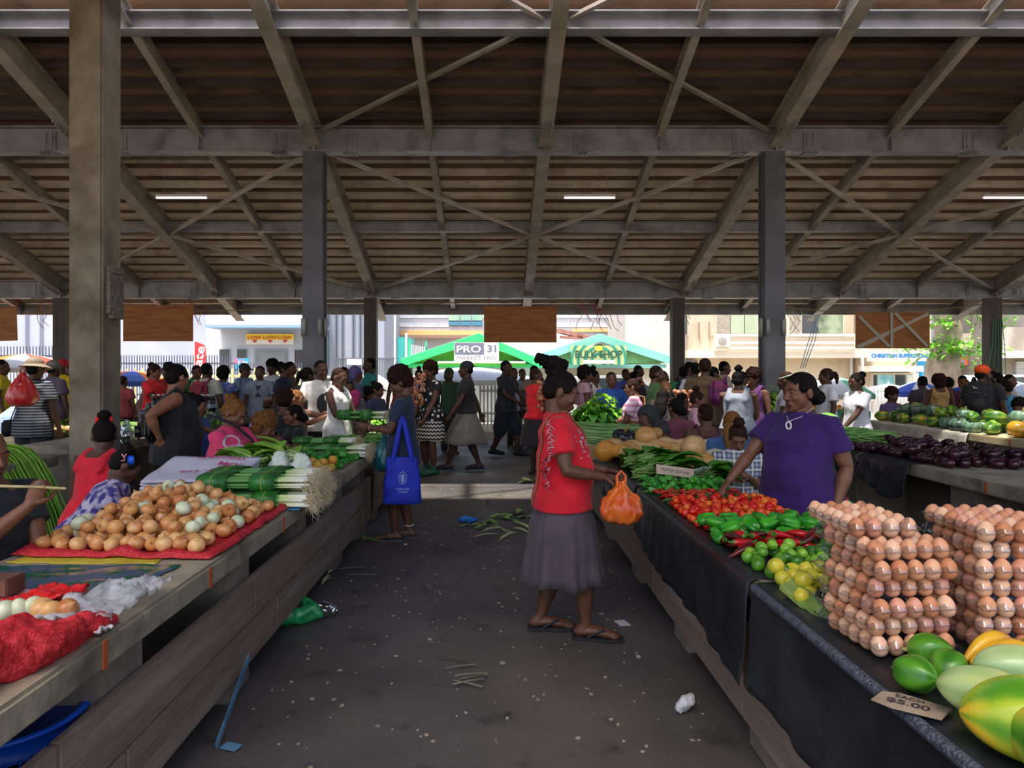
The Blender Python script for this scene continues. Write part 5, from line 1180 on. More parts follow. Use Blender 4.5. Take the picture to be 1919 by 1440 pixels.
pp(1231, 683, 9.6, 85, 'man in an olive green hooded top', w=1.15, skin='b', hair='cropped', hc='brown', top=('hoodie', '#4c6b40'), bot=('trousers', '#222222'), det=1)
pp(1243, 693, 12, 60, 'person in a pale tee behind the olive hooded top', skin='b', hair='cropped', top=('tee', '#b0a0a8'), bot=('trousers', '#222222'), det=0)
pp(1186, 707, 8.4, -105, 'woman in a pink and white striped tee with a tan shoulder bag', H=1.52, w=1.1, skin='c', hair='bun', hc='brown', top=('tee', stripe_p, .44), bot=('trousers', '#2a2a38'), det=1, hp=8, LH=(.14, -.26, .86), RH=(-.1, -.3, .9))
pp(1236, 724, 8.4, 150, 'person with long black hair in a black top leaning forward', seat=1, skin='b', hair='long', top=('long', '#141317'), bot=('trousers', '#222222'), det=1, hp=15, lean=18)
pp(1247, 709, 9.4, 10, 'elderly bald man facing the aisle behind the black top', seat=1, skin='d', hair='bald', top=('tee', '#6a5a50'), bot=('trousers', '#222222'), det=1, hp=12)
pp(1246, 748, 6.95, -60, 'bearded man in a charcoal hooded sleeveless top seated behind the pumpkins', seat=1, w=1.05, skin='b', hair='cropped', hat=('hood', '#2c2d31'), top=('tank', '#26272b'), bot=('trousers', '#222222'), det=1, hp=28, lean=28, LH=(.15, -.3, .72), RH=(-.12, -.34, .72))
pp(1212, 765, 7.9, -70, 'person in a white tee crouching behind the long beans', seat=1, H=1.5, skin='b', hair='cropped', top=('tee', '#c9c2be'), bot=('trousers', '#222222'), det=1, lean=50, hp=30)
pp(1267, 742, 7.6, 200, 'woman with straight black hair behind the charcoal hood', seat=1, skin='b', hair='lowbun', top=('tee', '#7a3a4c'), bot=('trousers', '#222222'), det=1)
pp(1279, 733, 8.2, 120, 'child with dark hair beside the netted onions', seat=1, H=1.3, skin='b', hair='cropped', top=('tee', '#5a5048'), bot=('trousers', '#222222'), det=0)
pp(1307, 722, 8.0, 75, 'girl in a pale pink tee with hair tied up', seat=1, H=1.4, skin='c', hair='topbun', hc='brown', top=('tee', '#cf9fae'), bot=('trousers', '#222222'), det=1)
pp(1325, 752, 7.0, 185, 'seated woman with bare back in a dark red strappy dress', seat=1, w=1.2, skin='b', hair='cropped', hc='dark_red', top=('strap', camo_m), bot=('lap', '#6a1c2c'), det=1, lean=6)
pp(1372, 766, 6.4, 160, 'woman with long bleached hair behind the girl in plaid', seat=1, skin='c', hair='long', hc='tip', top=('tee', '#3a5a8a'), bot=('trousers', '#222222'), det=1, hp=15)
pp(1380, 776, 5.5, -12, 'girl in a blue and white plaid shirt looking down at her hands', seat=1, H=1.42, skin='c', hair='topbun', hc='brown', top=('tee', plaid_m, .45), bot=('trousers', '#2a2c38'), det=2, hp=34, lean=10, RH=(-.05, -.20, .75), LH=(.06, -.20, .76), curlL=.8, curlR=.8)
pp(1280, 685, 12.2, 170, 'man in a green tee with a dark backpack by the street-side post', skin='a', hair='cropped', top=('tee', '#3f9a62'), bot=('trousers', '#222222'), det=0)
pp(1301, 678, 11.6, 195, 'man in a white tee next to the green tee', skin='a', hair='short', top=('tee', '#c8cbd8'), bot=('trousers', '#222222'), det=0)
pp(1293, 677, 13.2, 90, 'person in a grey top behind the white tee', skin='b', hair='short', top=('tee', '#7f7a80'), bot=('trousers', '#222222'), det=0)
pp(1321, 669, 9.9, 165, 'tall man in a brown tee with a pink and purple bag on his shoulder', w=1.12, skin='b', hair='cropped', hc='brown', top=('tee', '#5f4c34'), bot=('trousers', '#3a3530'), det=1)
pp(1337, 685, 11.4, 100, 'woman in a sage vest beside the brown tee', skin='b', hair='bun', top=('tank', '#8d9678'), bot=('trousers', '#222222'), det=0)
pp(1358, 675, 13, 90, 'man in a cream shirt in front of the beige wall', skin='b', hair='cropped', top=('tee', '#cdb9a2'), bot=('trousers', '#222222'), det=0)
pp(1383, 687, 8.4, 150, 'woman in a grey tank top with white straps by the netted goods', w=1.15, skin='b', hair='topbun', top=('tank', '#7f8794'), bot=('trousers', '#34405c'), det=1, lean=5, LH=(.1, -.3, .9), RH=(-.1, -.3, .95))
pp(1391, 694, 11.8, 60, 'man in a grey-blue shirt half hidden by the grey tank top', skin='b', hair='cropped', top=('tee', '#8a93a2'), bot=('trousers', '#222222'), det=0)
pp(1412, 688, 9.3, -60, 'woman with curly hair in a dark purple dress by the second steel column', skin='b', hair='afro', hc='dark_red', top=('tank', '#4a1c58'), bot=('skirt', '#4a1c58'), det=1, hp=15, RH=(-.1, -.3, 1.0))
pp(1472, 694, 9.2, -120, 'person with dark hair and a pale band behind the purple top', skin='a', hair='short', hc='brown', hat=('band', '#9fb0a2'), top=('tee', '#4a4a58'), bot=('trousers', '#222222'), det=0)
pp(1548, 688, 10.2, -95, 'slim woman in a white tee standing by red produce', skin='a', hair='pony', hc='brown', top=('tee', '#c3c6d4'), bot=('trousers', '#222222'), det=1, hp=8)
pp(1605, 696, 8.9, -80, 'woman in a white tee and dark skirt beside the hanging grey plastic', w=1.05, skin='a', hair='bun', top=('tee', '#c6c4d2', .43), bot=('trousers', '#1b1922'), det=1, hp=6, LH=(.12, -.28, .84))
pp(1672, 722, 11.5, 20, 'seller with rough dark hair behind the dark gourds', seat=1, skin='b', hair='afro', hc='dark_red', top=('tee', '#5a4a78'), bot=('trousers', '#222222'), det=0)
pp(1728, 703, 11.9, 185, 'man in a dark purple-grey tee behind the gourds', w=1.1, skin='a', hair='cropped', top=('tee', '#3d3646'), bot=('trousers', '#222222'), det=0)
pp(1759, 698, 11.3, 175, 'woman with an upswept afro in a tan top', skin='a', hair='bigafro', hc='dark_red', scale_head=.9, top=('tank', '#a5814f'), bot=('trousers', '#222222'), det=1)
pp(1740, 733, 11.6, 100, 'toddler with light brown hair peeping over the gourds', seat=1, H=1.1, skin='d', hair='cropped', hc='tip', top=('tee', '#8a4a3a'), bot=('trousers', '#222222'), det=1)
pp(1779, 706, 12., 140, 'woman in a dark crimson top beside the tan top', skin='b', hair='bun', top=('tee', '#4a1c30'), bot=('trousers', '#222222'), det=0)
pp(1803, 702, 13, 170, 'man in a bright blue tee beyond the crimson top', skin='b', hair='cropped', top=('tee', '#2c58b8'), bot=('trousers', '#222222'), det=0)
pp(1808, 708, 12.2, 60, 'fair-haired woman beside the bright blue tee', skin='c', hair='short', hc='tip', top=('tee', '#8a4a6a'), bot=('trousers', '#222222'), det=0)
pp(1842, 684, 10.1, 128, 'man in an orange cap and black tee with a black backpack', w=1.25, scale_head=1.08, skin='b', hair='cropped', hat=('cap', '#f0561a', -1, 1), top=('tee', '#15151a', .42), bot=('trousers', '#9aa2b4'), det=1, hy=-20)
pp(1868, 697, 11.2, -160, 'man raising his forearm beside the orange cap', skin='b', hair='cropped', top=('tank', '#7a3040'), bot=('trousers', '#222222'), det=0, RH=(-.2, -.12, 1.5), RE=(-.6, -.3, -1))
pp(1885, 709, 10.2, 200, 'boy in a teal and blue tee with a hand on his hip', H=1.46, skin='b', hair='cropped', top=('tee', M('tie_dye', '#1d4f7a', '#3a7fa0', 8, rough=.85)), bot=('trousers', '#222222'), det=1, RH=(-.22, .02, .9), RE=(-1, .3, 0))
pp(1893, 700, 12, 40, 'man in a pale tee beyond the teal tee boy', skin='b', hair='cropped', top=('tee', '#a89f98'), bot=('trousers', '#222222'), det=0)
pp(1861, 704, 12.8, 0, 'person in a pink print top behind the raised forearm', skin='b', hair='short', top=('tee', '#c0507a'), bot=('trousers', '#222222'), det=0)
pp(1911, 742, 9.6, -60, 'seated person with dark hair at the far right edge', seat=1, skin='b', hair='afro', top=('tee', '#7a8aa8'), bot=('trousers', '#222222'), det=0)
pp(1508, 700, 12, 200, 'person in a maroon top partly hidden by the slim white tee', skin='a', hair='bun', top=('tee', '#7a2a3a'), bot=('trousers', '#222222'), det=0)
# ---------------------------------------------------------------- produce builders
gloss = vcol('glossy_skin', .22, .5); satin = vcol('satin_skin', .27, .5); matte = vcol('matte_skin', .62, .35, bump=.15)
leaf_v = vcol('leaf_skin', .42, .4)
stem_g = M('green_stem', '#4f7a2c', '#6f9a3c', 20, rough=.6); stem_b = M('dry_stem', '#8a7a4c', '#a09060', 20, rough=.8)
def shape(mb, name, mat, colfn, post=None, smooth=True):
    me = mb.mesh(name, [mat], smooth)
    if post: setco(me, post(coords(me)))
    paint(me, colfn); return me
def nzv(co, s, seed=0.): return np.array([mnoise.noise((p[0]*s+seed, p[1]*s, p[2]*s+seed)) for p in co])
def onion(seed):
    rnd = random.Random(seed); r = 1.; k = rnd.uniform(.86, 1.02); pale = seed % 7 == 0
    pr = [(.03, -1.0), (.12, -1.02), (.3, -.93), (.62, -.74), (.88, -.42), (1., 0), (.93, .34), (.72, .64), (.45, .82), (.22, .95), (.12, 1.12), (.07, 1.3)]
    mb = MB(); mb.lathe([(a*.036, b*.034*k) for a, b in pr], 18)
    def col(co):
        az = np.arctan2(co[:, 1], co[:, 0]); z = co[:, 2]/.034; n = nzv(co, 40, seed)+.6*np.sin(az*9+n_(co)*3)*.3
        if pale: c = mixc('#dfe3c8', '#b9c79a', n*.8+.4)
        else: c = mixc(['#d2985a', '#c98548', '#c27a44', '#dba868', '#d29c60', '#b06834'][seed % 6], ['#e3b680', '#d9a26a', '#d99558', '#ecc48f'][seed % 4], n*.9+.35)
        t = np.clip((np.abs(z)-.75)/.4, 0, 1)[:, None]; return c*(1-t*.45)+hexa('#8a5a30')*t*.45
    def n_(co): return nzv(co, 25, seed+3)
    return shape(mb, 'onion', satin, col)
def tomato(seed, r=.024, kind='red'):
    rnd = random.Random(seed); mb = MB(); L = rnd.uniform(.85, 1.15)
    mb.lathe([(a*r, b*r*L) for a, b in ((.05, -.96), (.3, -.93), (.62, -.75), (.88, -.45), (1, 0), (.93, .4), (.7, .72), (.42, .88), (.2, .86), (.06, .8))], 16)
    cs = {'red': [('#c4150f', '#d92a14'), ('#b80f12', '#cf1d14'), ('#cf3414', '#e0561c'), ('#d2481a', '#e27a28')], 'big': [('#cf4a22', '#d97a2c'), ('#d9742a', '#c9b03c'), ('#c23a1e', '#dd6a2a'), ('#b8a83c', '#d98a34')], 'cherry': [('#b3121a', '#c8201c'), ('#a80f18', '#c02420')]}[kind]
    a, b = cs[seed % len(cs)]
    return shape(mb, 'tomato', gloss, lambda co: mixc(a, b, co[:, 2]/r*.5+.5+nzv(co, 30, seed)*.4))
def capsicum(seed, r=.033, L=.075, cols=('#1d6b1c', '#3f9a2c')):
    rnd = random.Random(seed); lob = rnd.choice((3, 4)); mb = MB(); n = 24; rings = []
    pr = [(.15, 0), (.45, -.06), (.72, -.02), (.95, .12), (1., .3), (.95, .55), (.82, .78), (.6, .93), (.3, .99), (.08, .95)]
    for a, z in pr:
        rings.append([V(a*r*(1+.13*math.cos(lob*t+seed)*min(1, z*3+.4))*math.cos(t)+.15*r*math.sin(z*2+seed), a*r*(1+.13*math.cos(lob*t+seed)*min(1, z*3+.4))*math.sin(t), (z-.5)*L+.006*math.cos(lob*t+seed)*(z > .7)) for t in (2*PI*i/n for i in range(n))])
    mb.loft(rings); return shape(mb, 'capsicum', gloss, lambda co: mixc(cols[0], cols[1], nzv(co, 22, seed)*.9+.45))
def pepper_stem():
    mb = MB(); mb.tube([(0, 0, -.038), (.003, 0, -.05), (.01, .003, -.062)], [.008, .005, .0045], 7); return mb.mesh('stem', [stem_g])
def chili(seed, L=.11, r=.016, cols=('#a80d12', '#c8201a')):
    rnd = random.Random(seed); b = rnd.uniform(.15, .5); mb = MB(); k = 8
    mb.tube([(L*(i/k-.5), L*b*math.sin(PI*i/k)*.35, 0) for i in range(k+1)], [r*(.75, 1, 1, .95, .85, .72, .55, .35, .12)[i] for i in range(k+1)], 10)
    mb2 = mb.tube([(-L*.5, 0, 0), (-L*.62, -.004, 0), (-L*.75, .002, .002)], [r*.5, r*.25, r*.2], 6)
    return shape(mb, 'chili', gloss, lambda co: np.where((co[:, 0] < -L*.54)[:, None], hexa('#3f7a24'), mixc(cols[0], cols[1], nzv(co, 25, seed)*.9+.5)))
def citrus(seed, kind):
    r = {'lime': .023, 'lemon': .027}[kind]; mb = MB(); n_ = .14 if kind == 'lemon' else .05
    mb.lathe([(a*r, b*r) for a, b in ((.03, -1-n_), (.18, -.99-n_*.3), (.45, -.88), (.75, -.62), (.95, -.25), (1, .05), (.93, .38), (.72, .68), (.42, .9), (.16, .98+n_*.4), (.04, 1+n_))], 16)
    cs = {'lime': [('#3f7a1c', '#5f9a24'), ('#6fae2c', '#93c43c'), ('#4a8a20', '#7fb634'), ('#2f661a', '#4a8a24')], 'lemon': [('#d8c22a', '#e6d23c'), ('#cfc238', '#e3d94a'), ('#b9b838', '#dccb3c')]}[kind]
    a, b = cs[seed % len(cs)]; return shape(mb, kind, satin, lambda co: mixc(a, b, nzv(co, 30, seed)*.9+.5))
def egg(seed):
    mb = MB(); mb.lathe([(.0222*math.sqrt(max(0.0004, 1-(z)**2))*(1-.13*z), z*.0285) for z in (-1, -.93, -.8, -.6, -.35, -.1, .15, .4, .62, .8, .93, 1)], 16)
    a = ['#c68a66', '#b87854', '#d29c7a', '#d9aa8c', '#c48468'][seed % 5]; b = ['#d29c7a', '#c68866', '#dcae8e', '#e0b89c', '#d29884'][seed % 5]
    return shape(mb, 'egg', vcol('egg_shell', .5, .3), lambda co: mixc(a, b, nzv(co, 50, seed)+.5))
def eggplant(seed):
    rnd = random.Random(seed); mb = MB(); L = .155
    mb.lathe([(a*.049, (z-.5)*L) for a, z in ((.1, 0), (.5, .02), (.82, .12), (1, .3), (.98, .5), (.84, .7), (.62, .86), (.45, .95), (.2, 1))], 16)
    return shape(mb, 'eggplant', gloss, lambda co: mixc(['#2a0f1c', '#331420', '#24101f'][seed % 3], ['#4a1c22', '#451a2c'][seed % 2], nzv(co, 14, seed)+.35))
def calyx():
    mb = MB(); mb.lathe([(.03, .058), (.030, .066), (.022, .075), (.010, .080), (.007, .092), (.006, .098)], 10); return mb.mesh('calyx', [M('calyx_green', '#3f3a2c', '#55503a', 20, rough=.7)])
def papaya(seed, L=.26, r=.075, cols=('#4a7a28', '#8aa83a', '#e0a72a')):
    n = 32; mb = MB(); rings = []
    for k in range(33):
        z = .5-.5*math.cos(PI*k/32); a = max(.04, (1-(2*z-1)**2)**.62*(1.1-.22*z))
        rings.append([V(a*r*(1+.04*math.cos(5*t))*math.cos(t), a*r*(1+.04*math.cos(5*t))*math.sin(t), (z-.5)*L) for t in (2*PI*i/n for i in range(n))])
    mb.loft(rings); me = mb.mesh('papaya', [satin])
    def col(co):
        az = np.arctan2(co[:, 1], co[:, 0]); s = np.cos(5*az)*.5+.5+nzv(co, 18, seed)*.9; c = mixc(cols[0], cols[1], s)
        t = np.clip(nzv(co, 7, seed+9)*2.2+.25+.5*np.cos(az*2.5+seed), 0, 1)[:, None]*(s[:, None]*.6+.4); return c*(1-t)+hexa(cols[2])*t
    paint(me, col); return me
def gourd(seed, r=.11, sq=.85, ribs=10, amp=.06, cols=('#3f5a3c', '#6f8a68'), dimple=.25, stripe=1.):
    n = ribs*4; mb = MB(); rings = []; m_ = 16
    for j in range(m_+1):
        a = -PI/2+PI*j/m_; rr = math.cos(a); z = math.sin(a)-dimple*max(0, abs(math.sin(a))-.7)/.3*math.sin(a)
        rings.append([V(max(.02, rr)*r*(1-amp*abs(math.cos(ribs*t/2))**6)*math.cos(t), max(.02, rr)*r*(1-amp*abs(math.cos(ribs*t/2))**6)*math.sin(t), z*r*sq) for t in (2*PI*i/n for i in range(n))])
    mb.loft(rings)
    return shape(mb, 'gourd', satin, lambda co: mixc(cols[0], cols[1], (np.cos(ribs*np.arctan2(co[:, 1], co[:, 0]))*.5+.5)*stripe*.8+nzv(co, 16, seed)*.8+.1))
def butternut(seed):
    mb = MB(); mb.lathe([(.01, 0), (.05, .005), (.085, .04), (.098, .09), (.09, .14), (.066, .18), (.054, .22), (.055, .27), (.05, .31), (.03, .335), (.012, .34)], 20)
    a, b = [('#c9924e', '#dba866'), ('#d0862e', '#dd9c44'), ('#c79a62', '#d8b07a'), ('#b8a06a', '#cf9a58')][seed % 4]
    def post(co): co = co.copy(); co[:, 0] += .35*np.clip(co[:, 2]-.15, 0, 1)**1.5*(1 if seed % 2 else -1); co[:, 2] -= .15; return co
    return shape(mb, 'squash', satin, lambda co: mixc(a, b, nzv(co, 12, seed)*1.2+.5), post)
def greens(seed, n=26, L=.32, wd=.07, spread=.09, cols=('#3f8a24', '#7fbf3c'), stemL=.45, stemcol='#a9c77a', fan=.25, curl=.3):
    """bunch lying along +x: stems at the origin, leaves spreading"""
    rnd = random.Random(seed); lv = MB(); st = MB()
    for i in range(n):
        a = rnd.gauss(0, fan); e = rnd.uniform(-.05, .35); p0 = V(rnd.uniform(-.02, .02), rnd.uniform(-spread, spread)*.45, rnd.uniform(.005, spread*.7))
        d = V(math.cos(a)*math.cos(e), math.sin(a)*math.cos(e), math.sin(e)); p1 = p0+d*L*stemL*rnd.uniform(.8, 1.2); p1.z = max(.01, p1.z)
        st.tube([p0, p1, p1+d*L*.12], [.0055, .004, .0025], 5); leaf(lv, p1, L*(1-stemL)*rnd.uniform(.85, 1.3), wd*rnd.uniform(.7, 1.3), a+rnd.gauss(0, .35), e+rnd.uniform(-.2, .45), 4, curl*rnd.uniform(.5, 1.5))
    lm = lv.mesh('leaves', [leaf_v]); co = coords(lm); co[:, 2] = np.maximum(co[:, 2], .006); setco(lm, co); paint(lm, lambda co: mixc(cols[0], cols[1], nzv(co, 16, seed)*1.1+.45))
    return lm, st.mesh('stems', [M('stems_'+stemcol.strip('#'), stemcol, '#'+'%02x%02x%02x' % tuple(int(v*255*.85) for v in hexa(stemcol)), 12, rough=.5)])
def heap_leaves(seed, rx, ry, h, n, ln, wd, cols):
    rnd = random.Random(seed); lv = MB()
    for i in range(n):
        a = rnd.uniform(0, 2*PI); q = math.sqrt(rnd.random()); x, y = rx*q*math.cos(a), ry*q*math.sin(a); z = h*(1-q*q)*rnd.uniform(.55, 1.)+.01
        leaf(lv, V(x, y, z), ln*rnd.uniform(.6, 1.3), wd*rnd.uniform(.6, 1.3), math.atan2(y, x)+rnd.gauss(0, .9), rnd.uniform(-.5, .6), 4, rnd.uniform(.2, .7))
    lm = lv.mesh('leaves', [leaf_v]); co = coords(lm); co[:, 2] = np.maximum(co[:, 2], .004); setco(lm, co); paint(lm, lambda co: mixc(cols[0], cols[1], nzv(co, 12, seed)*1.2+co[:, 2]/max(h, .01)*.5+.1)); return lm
def strands(seed, n, L, w_, h, r, cols, droop=0., wob=.02, k=7):
    rnd = random.Random(seed); mb = MB()
    for i in range(n):
        y, z = rnd.uniform(-w_/2, w_/2), h*math.sqrt(rnd.random())*(1-.4*rnd.random())+r; pts = []; ll = L*rnd.uniform(.85, 1.1); ph = rnd.uniform(0, 6)
        for j in range(k+1):
            u = j/k; pts.append(V((u-.5)*ll, y*(1+.3*u)+wob*math.sin(u*4+ph), max(r, z*(1-.35*u)+wob*.6*math.sin(u*5+ph*2))-droop*max(0, u-.55)**2*6*L))
        mb.tube(pts, [r*.7]+[r]*(k-1)+[r*.5], 5)
    me = mb.mesh('strands', [leaf_v]); paint(me, lambda co: mixc(cols[0], cols[1], nzv(co*np.array([.3, 1, 1]), 45, seed)*1.3+.5)); return me
def leek_bundle(label, loc, rz, L=.66, nx=4, w_=.26, h=.09, group='leek bundles'):
    """spring onions bundled in banana leaf: white stems and roots towards +x"""
    t = thing('leek_bundle', label, 'vegetables', loc, rz, group); rnd = random.Random(int(loc[0]*100+loc[1]*1000)); n = 34
    gr = MB(); wh = MB(); rt = MB()
    for i in range(n):
        y = rnd.uniform(-w_/2, w_/2); z = rnd.uniform(.012, h-.01); r_ = rnd.uniform(.009, .012)
        gr.tube([(-L*.5+rnd.uniform(0, .04), y, z), (0, y, z), (L*.24, y, z)], [r_*1.1, r_, r_*.85], 6)
        x1 = L*.44+rnd.uniform(-.02, .03); wh.tube([(L*.22, y, z), (L*.34, y*1.03, z), (x1, y*1.06, z)], [r_*.85, r_*.8, r_], 6)
        for k in range(12):
            p = V(x1, y*1.06, z); q = p+V(rnd.uniform(.02, .06), rnd.gauss(0, .018), rnd.gauss(-.004, .016)); rt.tube([p, q, q+V(rnd.uniform(.0, .04), rnd.gauss(0, .02), rnd.gauss(-.03, .02))], [.0016, .0013, .0006], 3)
    me = gr.mesh('g', [leaf_v]); paint(me, lambda co: mixc('#4f8a4a', '#7fae5c', nzv(co, 40)+.4)); link('green_tops', me, t)
    me = wh.mesh('w', [satin]); paint(me, lambda co: mixc('#b9d07a', '#ece9df', (co[:, 0]-L*.24)/.10)); link('white_stems', me, t)
    rt.build('roots', M('root_hairs', '#d6c8ab', '#c9b890', 30, rough=.9), t)
    for (a, b) in ((-.48, -.22), (-.02, .2)):
        wr = MB(); n2 = 16
        sec = lambda x, e: [V(x, (w_/2+.012)*e*math.copysign(abs(math.cos(q))**.5, math.cos(q)), h/2+(h/2+.006)*e*math.copysign(abs(math.sin(q))**.6, math.sin(q))) for q in (2*PI*i/n2 for i in range(n2))]
        wr.loft([sec(a*L, 1.), sec((a*.6+b*.4)*L, 1.03), sec(b*L, 1.)], cap=False); wo = wr.build('leaf_wrap', M('banana_leaf', '#1f5c22', '#2f7a2c', 5, rough=.4, stretch=(8, 1, 1)), t, True); sd = wo.modifiers.new('s', 'SOLIDIFY'); sd.thickness = .004
        tb = MB(); m2 = (a+b)/2*L; tb.tube([p for p in sec(m2, 1.05)]+[sec(m2, 1.05)[0]], .0035, 5, rnd=False); tb.build('tie', M('leaf_tie', '#8fae4a', rough=.6), t)
    return t
def hand_of_bananas(seed, cols=('#b9a92c', '#d9c23a'), n=7):
    mb = MB()
    for i in range(n):
        a = (i-n/2)*.16; L = .17; pts = [V(0, .022*(i-n/2), .03)]
        for j in range(1, 8): u = j/7; pts.append(V(L*u, .022*(i-n/2)*(1+u*.6), .03+.05*math.sin(u*PI*.9)*(.7+.3*(i % 2))))
        mb.tube(pts, [.008, .014, .018, .019, .019, .017, .012, .006], 7)
    return shape(mb, 'bananas', satin, lambda co: mixc(cols[0], cols[1], nzv(co, 18, seed)+.5))
def upright(rnd, tilt=.35): return (rnd.gauss(0, tilt), rnd.gauss(0, tilt), rnd.uniform(0, 6.28))
def darts(fn, n, dmin, rnd, tries=40):
    """points kept at least dmin apart; fn() draws a candidate"""
    out = []
    for _ in range(n*tries):
        if len(out) >= n: break
        p = fn()
        if all((p[0]-q[0])**2+(p[1]-q[1])**2 > dmin*dmin for q in out): out.append(p)
    return out
def put(name, me, loc, rot, sc, label, cat, group, child=None):
    o = link(name, me, None, loc, rot, sc); tag(o, label, cat, group)
    if child: link(child[0], child[1], o)
    return o
def quad(a, b, c, d):      # bilinear sampler on a table quad of (x, depth) corners
    def f(u, v): return (a[0]*(1-u)*(1-v)+b[0]*u*(1-v)+c[0]*u*v+d[0]*(1-u)*v, a[1]*(1-u)*(1-v)+b[1]*u*(1-v)+c[1]*u*v+d[1]*(1-u)*v)
    return f
ZL, ZR = .762, .771
def lab_slip(loc, rz, label, txt, col='#d8cfe0', w_=.09, h=.05, tilt=.4, cat='price card'):
    t = thing('price_card', label, cat, loc, rz); mb = MB(); mb.cbox((0, 0, 0), w_, h, .002); o = mb.build('card', M('card_'+col.strip('#'), col, rough=.7), t); o.rotation_euler = (tilt, 0, 0)
    if txt: s = sign_text(txt, w_*.75, h*.5, M('ink', '#3a3440', rough=.6), t, (0, 0, .0025), (tilt, 0, 0))
    return t
# ---------------------------------------------------------------- what lies on the left counter
rnd = random.Random(11)
red_net = M('red_net', '#b4121f', '#d0303a', 90, rough=.6, lo=.45, hi=.55, bump=.4, bscale=160)
def cloth_patch(name, lab, pts, z, mat, amp=.012, n=26, rim=.03, seed=0, cat='mesh sack', fq=9.):
    """crumpled cloth or plastic lying in an outline of (x, depth) points with a raised, rolled rim"""
    f = quad(*pts); vs = []; fs = []
    for i in range(n+1):
        for j in range(n+1):
            u, v = i/n, j/n; x, y = f(u, v); e = min(u, 1-u, v, 1-v); q = mnoise.noise((x*fq+seed, y*fq, seed)); q2 = mnoise.noise((x*fq*2.7+seed, y*fq*2.7, seed+4))
            x += q2*.02; y += q*.02
            vs.append((x, y, z+.006+amp*(abs(q)+.5*abs(q2))+rim*max(0, 1-abs(e-.03)/.035)*(.6+.6*q)))
    for i in range(n):
        for j in range(n): k = i*(n+1)+j; fs.append((k, k+n+1, k+n+2, k+1))
    mb = MB(); mb.add(vs, fs); o = mb.build(name, mat, None, True); sd = o.modifiers.new('s', 'SOLIDIFY'); sd.thickness = .003; tag(o, lab, cat); return o
cloth_patch('mesh_sack', 'red mesh sack spread under the heap of onions', [(-2.1, 2.98), (-1.21, 2.93), (-1.2, 4.1), (-2.12, 4.25)], ZL, red_net, .008, 34, .045, 1)
cloth_patch('yellow_sack', 'yellow plastic sack edge showing under the front of the onion heap', [(-2.06, 2.9), (-1.42, 2.88), (-1.42, 3.05), (-2.06, 3.05)], ZL-.004, M('yellow_sack', '#b9a62c', '#d0bd3c', 8, rough=.5), .004, 16, .012, 2, 'sack')
ons = [onion(i) for i in range(28)]
pts = []; lay = [((-2.04, 3.04), (-1.3, 3.0), (-1.28, 3.95), (-2.06, 4.12), ZL+.045, 128, .062), ((-1.98, 3.16), (-1.38, 3.14), (-1.36, 3.85), (-1.98, 4.06), ZL+.093, 84, .061), ((-1.9, 3.34), (-1.5, 3.34), (-1.5, 3.84), (-1.92, 4.02), ZL+.138, 34, .062), ((-1.85, 3.55), (-1.62, 3.55), (-1.62, 3.85), (-1.85, 3.98), ZL+.178, 9, .064)]
k = 0
for a, b, c, d, z, n, dm in lay:
    f = quad(a, b, c, d)
    for p in darts(lambda: f(rnd.random(), rnd.random()), n, dm, rnd, 60):
        me = ons[rnd.randrange(28)]; pale = me is ons[0] or me is ons[7] or me is ons[14] or me is ons[21]
        put('onion', me, (p[0], p[1], z+rnd.uniform(-.004, .004)), (rnd.uniform(.2, 1.5), rnd.gauss(0, .5), rnd.uniform(0, 6.28)), rnd.uniform(.88, 1.1), 'peeled pale onion in the heap on the red mesh sack' if pale else 'brown skinned onion in the heap on the red mesh sack', 'onion', 'peeled pale onions of the heap' if pale else 'brown onions of the heap')
for i, (px, py, r_) in enumerate(((412, 935, .3), (368, 958, -.1), (345, 1012, .05))):
    p = at(px, py, [4.0, 3.7, 3.15][i]); lab_slip(p, r_, ['lavender price slip standing at the back of the onion heap', 'lavender price slip in the middle of the onion heap', 'lavender price slip near the front edge of the onion heap'][i], '$10', tilt=.6)
# white sacks
t = thing('sack_stack', 'folded white sacks with pink upside-down print behind the onions', 'sacks', (-1.98, 4.62, ZL), R(-4))
for i in range(5):
    mb = MB(); n = 14; vs = []; fs = []
    for a in range(n+1):
        for b in range(n+1):
            x, y = (a/n-.5)*.62+.01*i, (b/n-.5)*.42-.012*i; vs.append((x, y, .02+.026*i+.012*mnoise.noise((x*6+i, y*6, i))+.26*(y+.2)))
    for a in range(n):
        for b in range(n): q = a*(n+1)+b; fs.append((q, q+n+1, q+n+2, q+1))
    mb.add(vs, fs); o = mb.build('sack', M('white_sack', '#d9d6e4', '#cbc7d8', 6, rough=.5, bump=.2), t, True); sd = o.modifiers.new('s', 'SOLIDIFY'); sd.thickness = .012; top_sack = o
for txt, x, y, w_, h in (('Pty. Ltd.', .06, -.12, .3, .06), ('IUM', .2, .0, .15, .055), ('VEGETABLES', .1, .1, .34, .035)):
    me = wrap_text(txt, top_sack.data, w_, h, Matrix.Translation((x, y, .3)) @ Matrix.Rotation(PI, 4, 'Z'), M('pink_print', '#c23a72', rough=.6), off=.016, bold=.02); link('print', me, t)
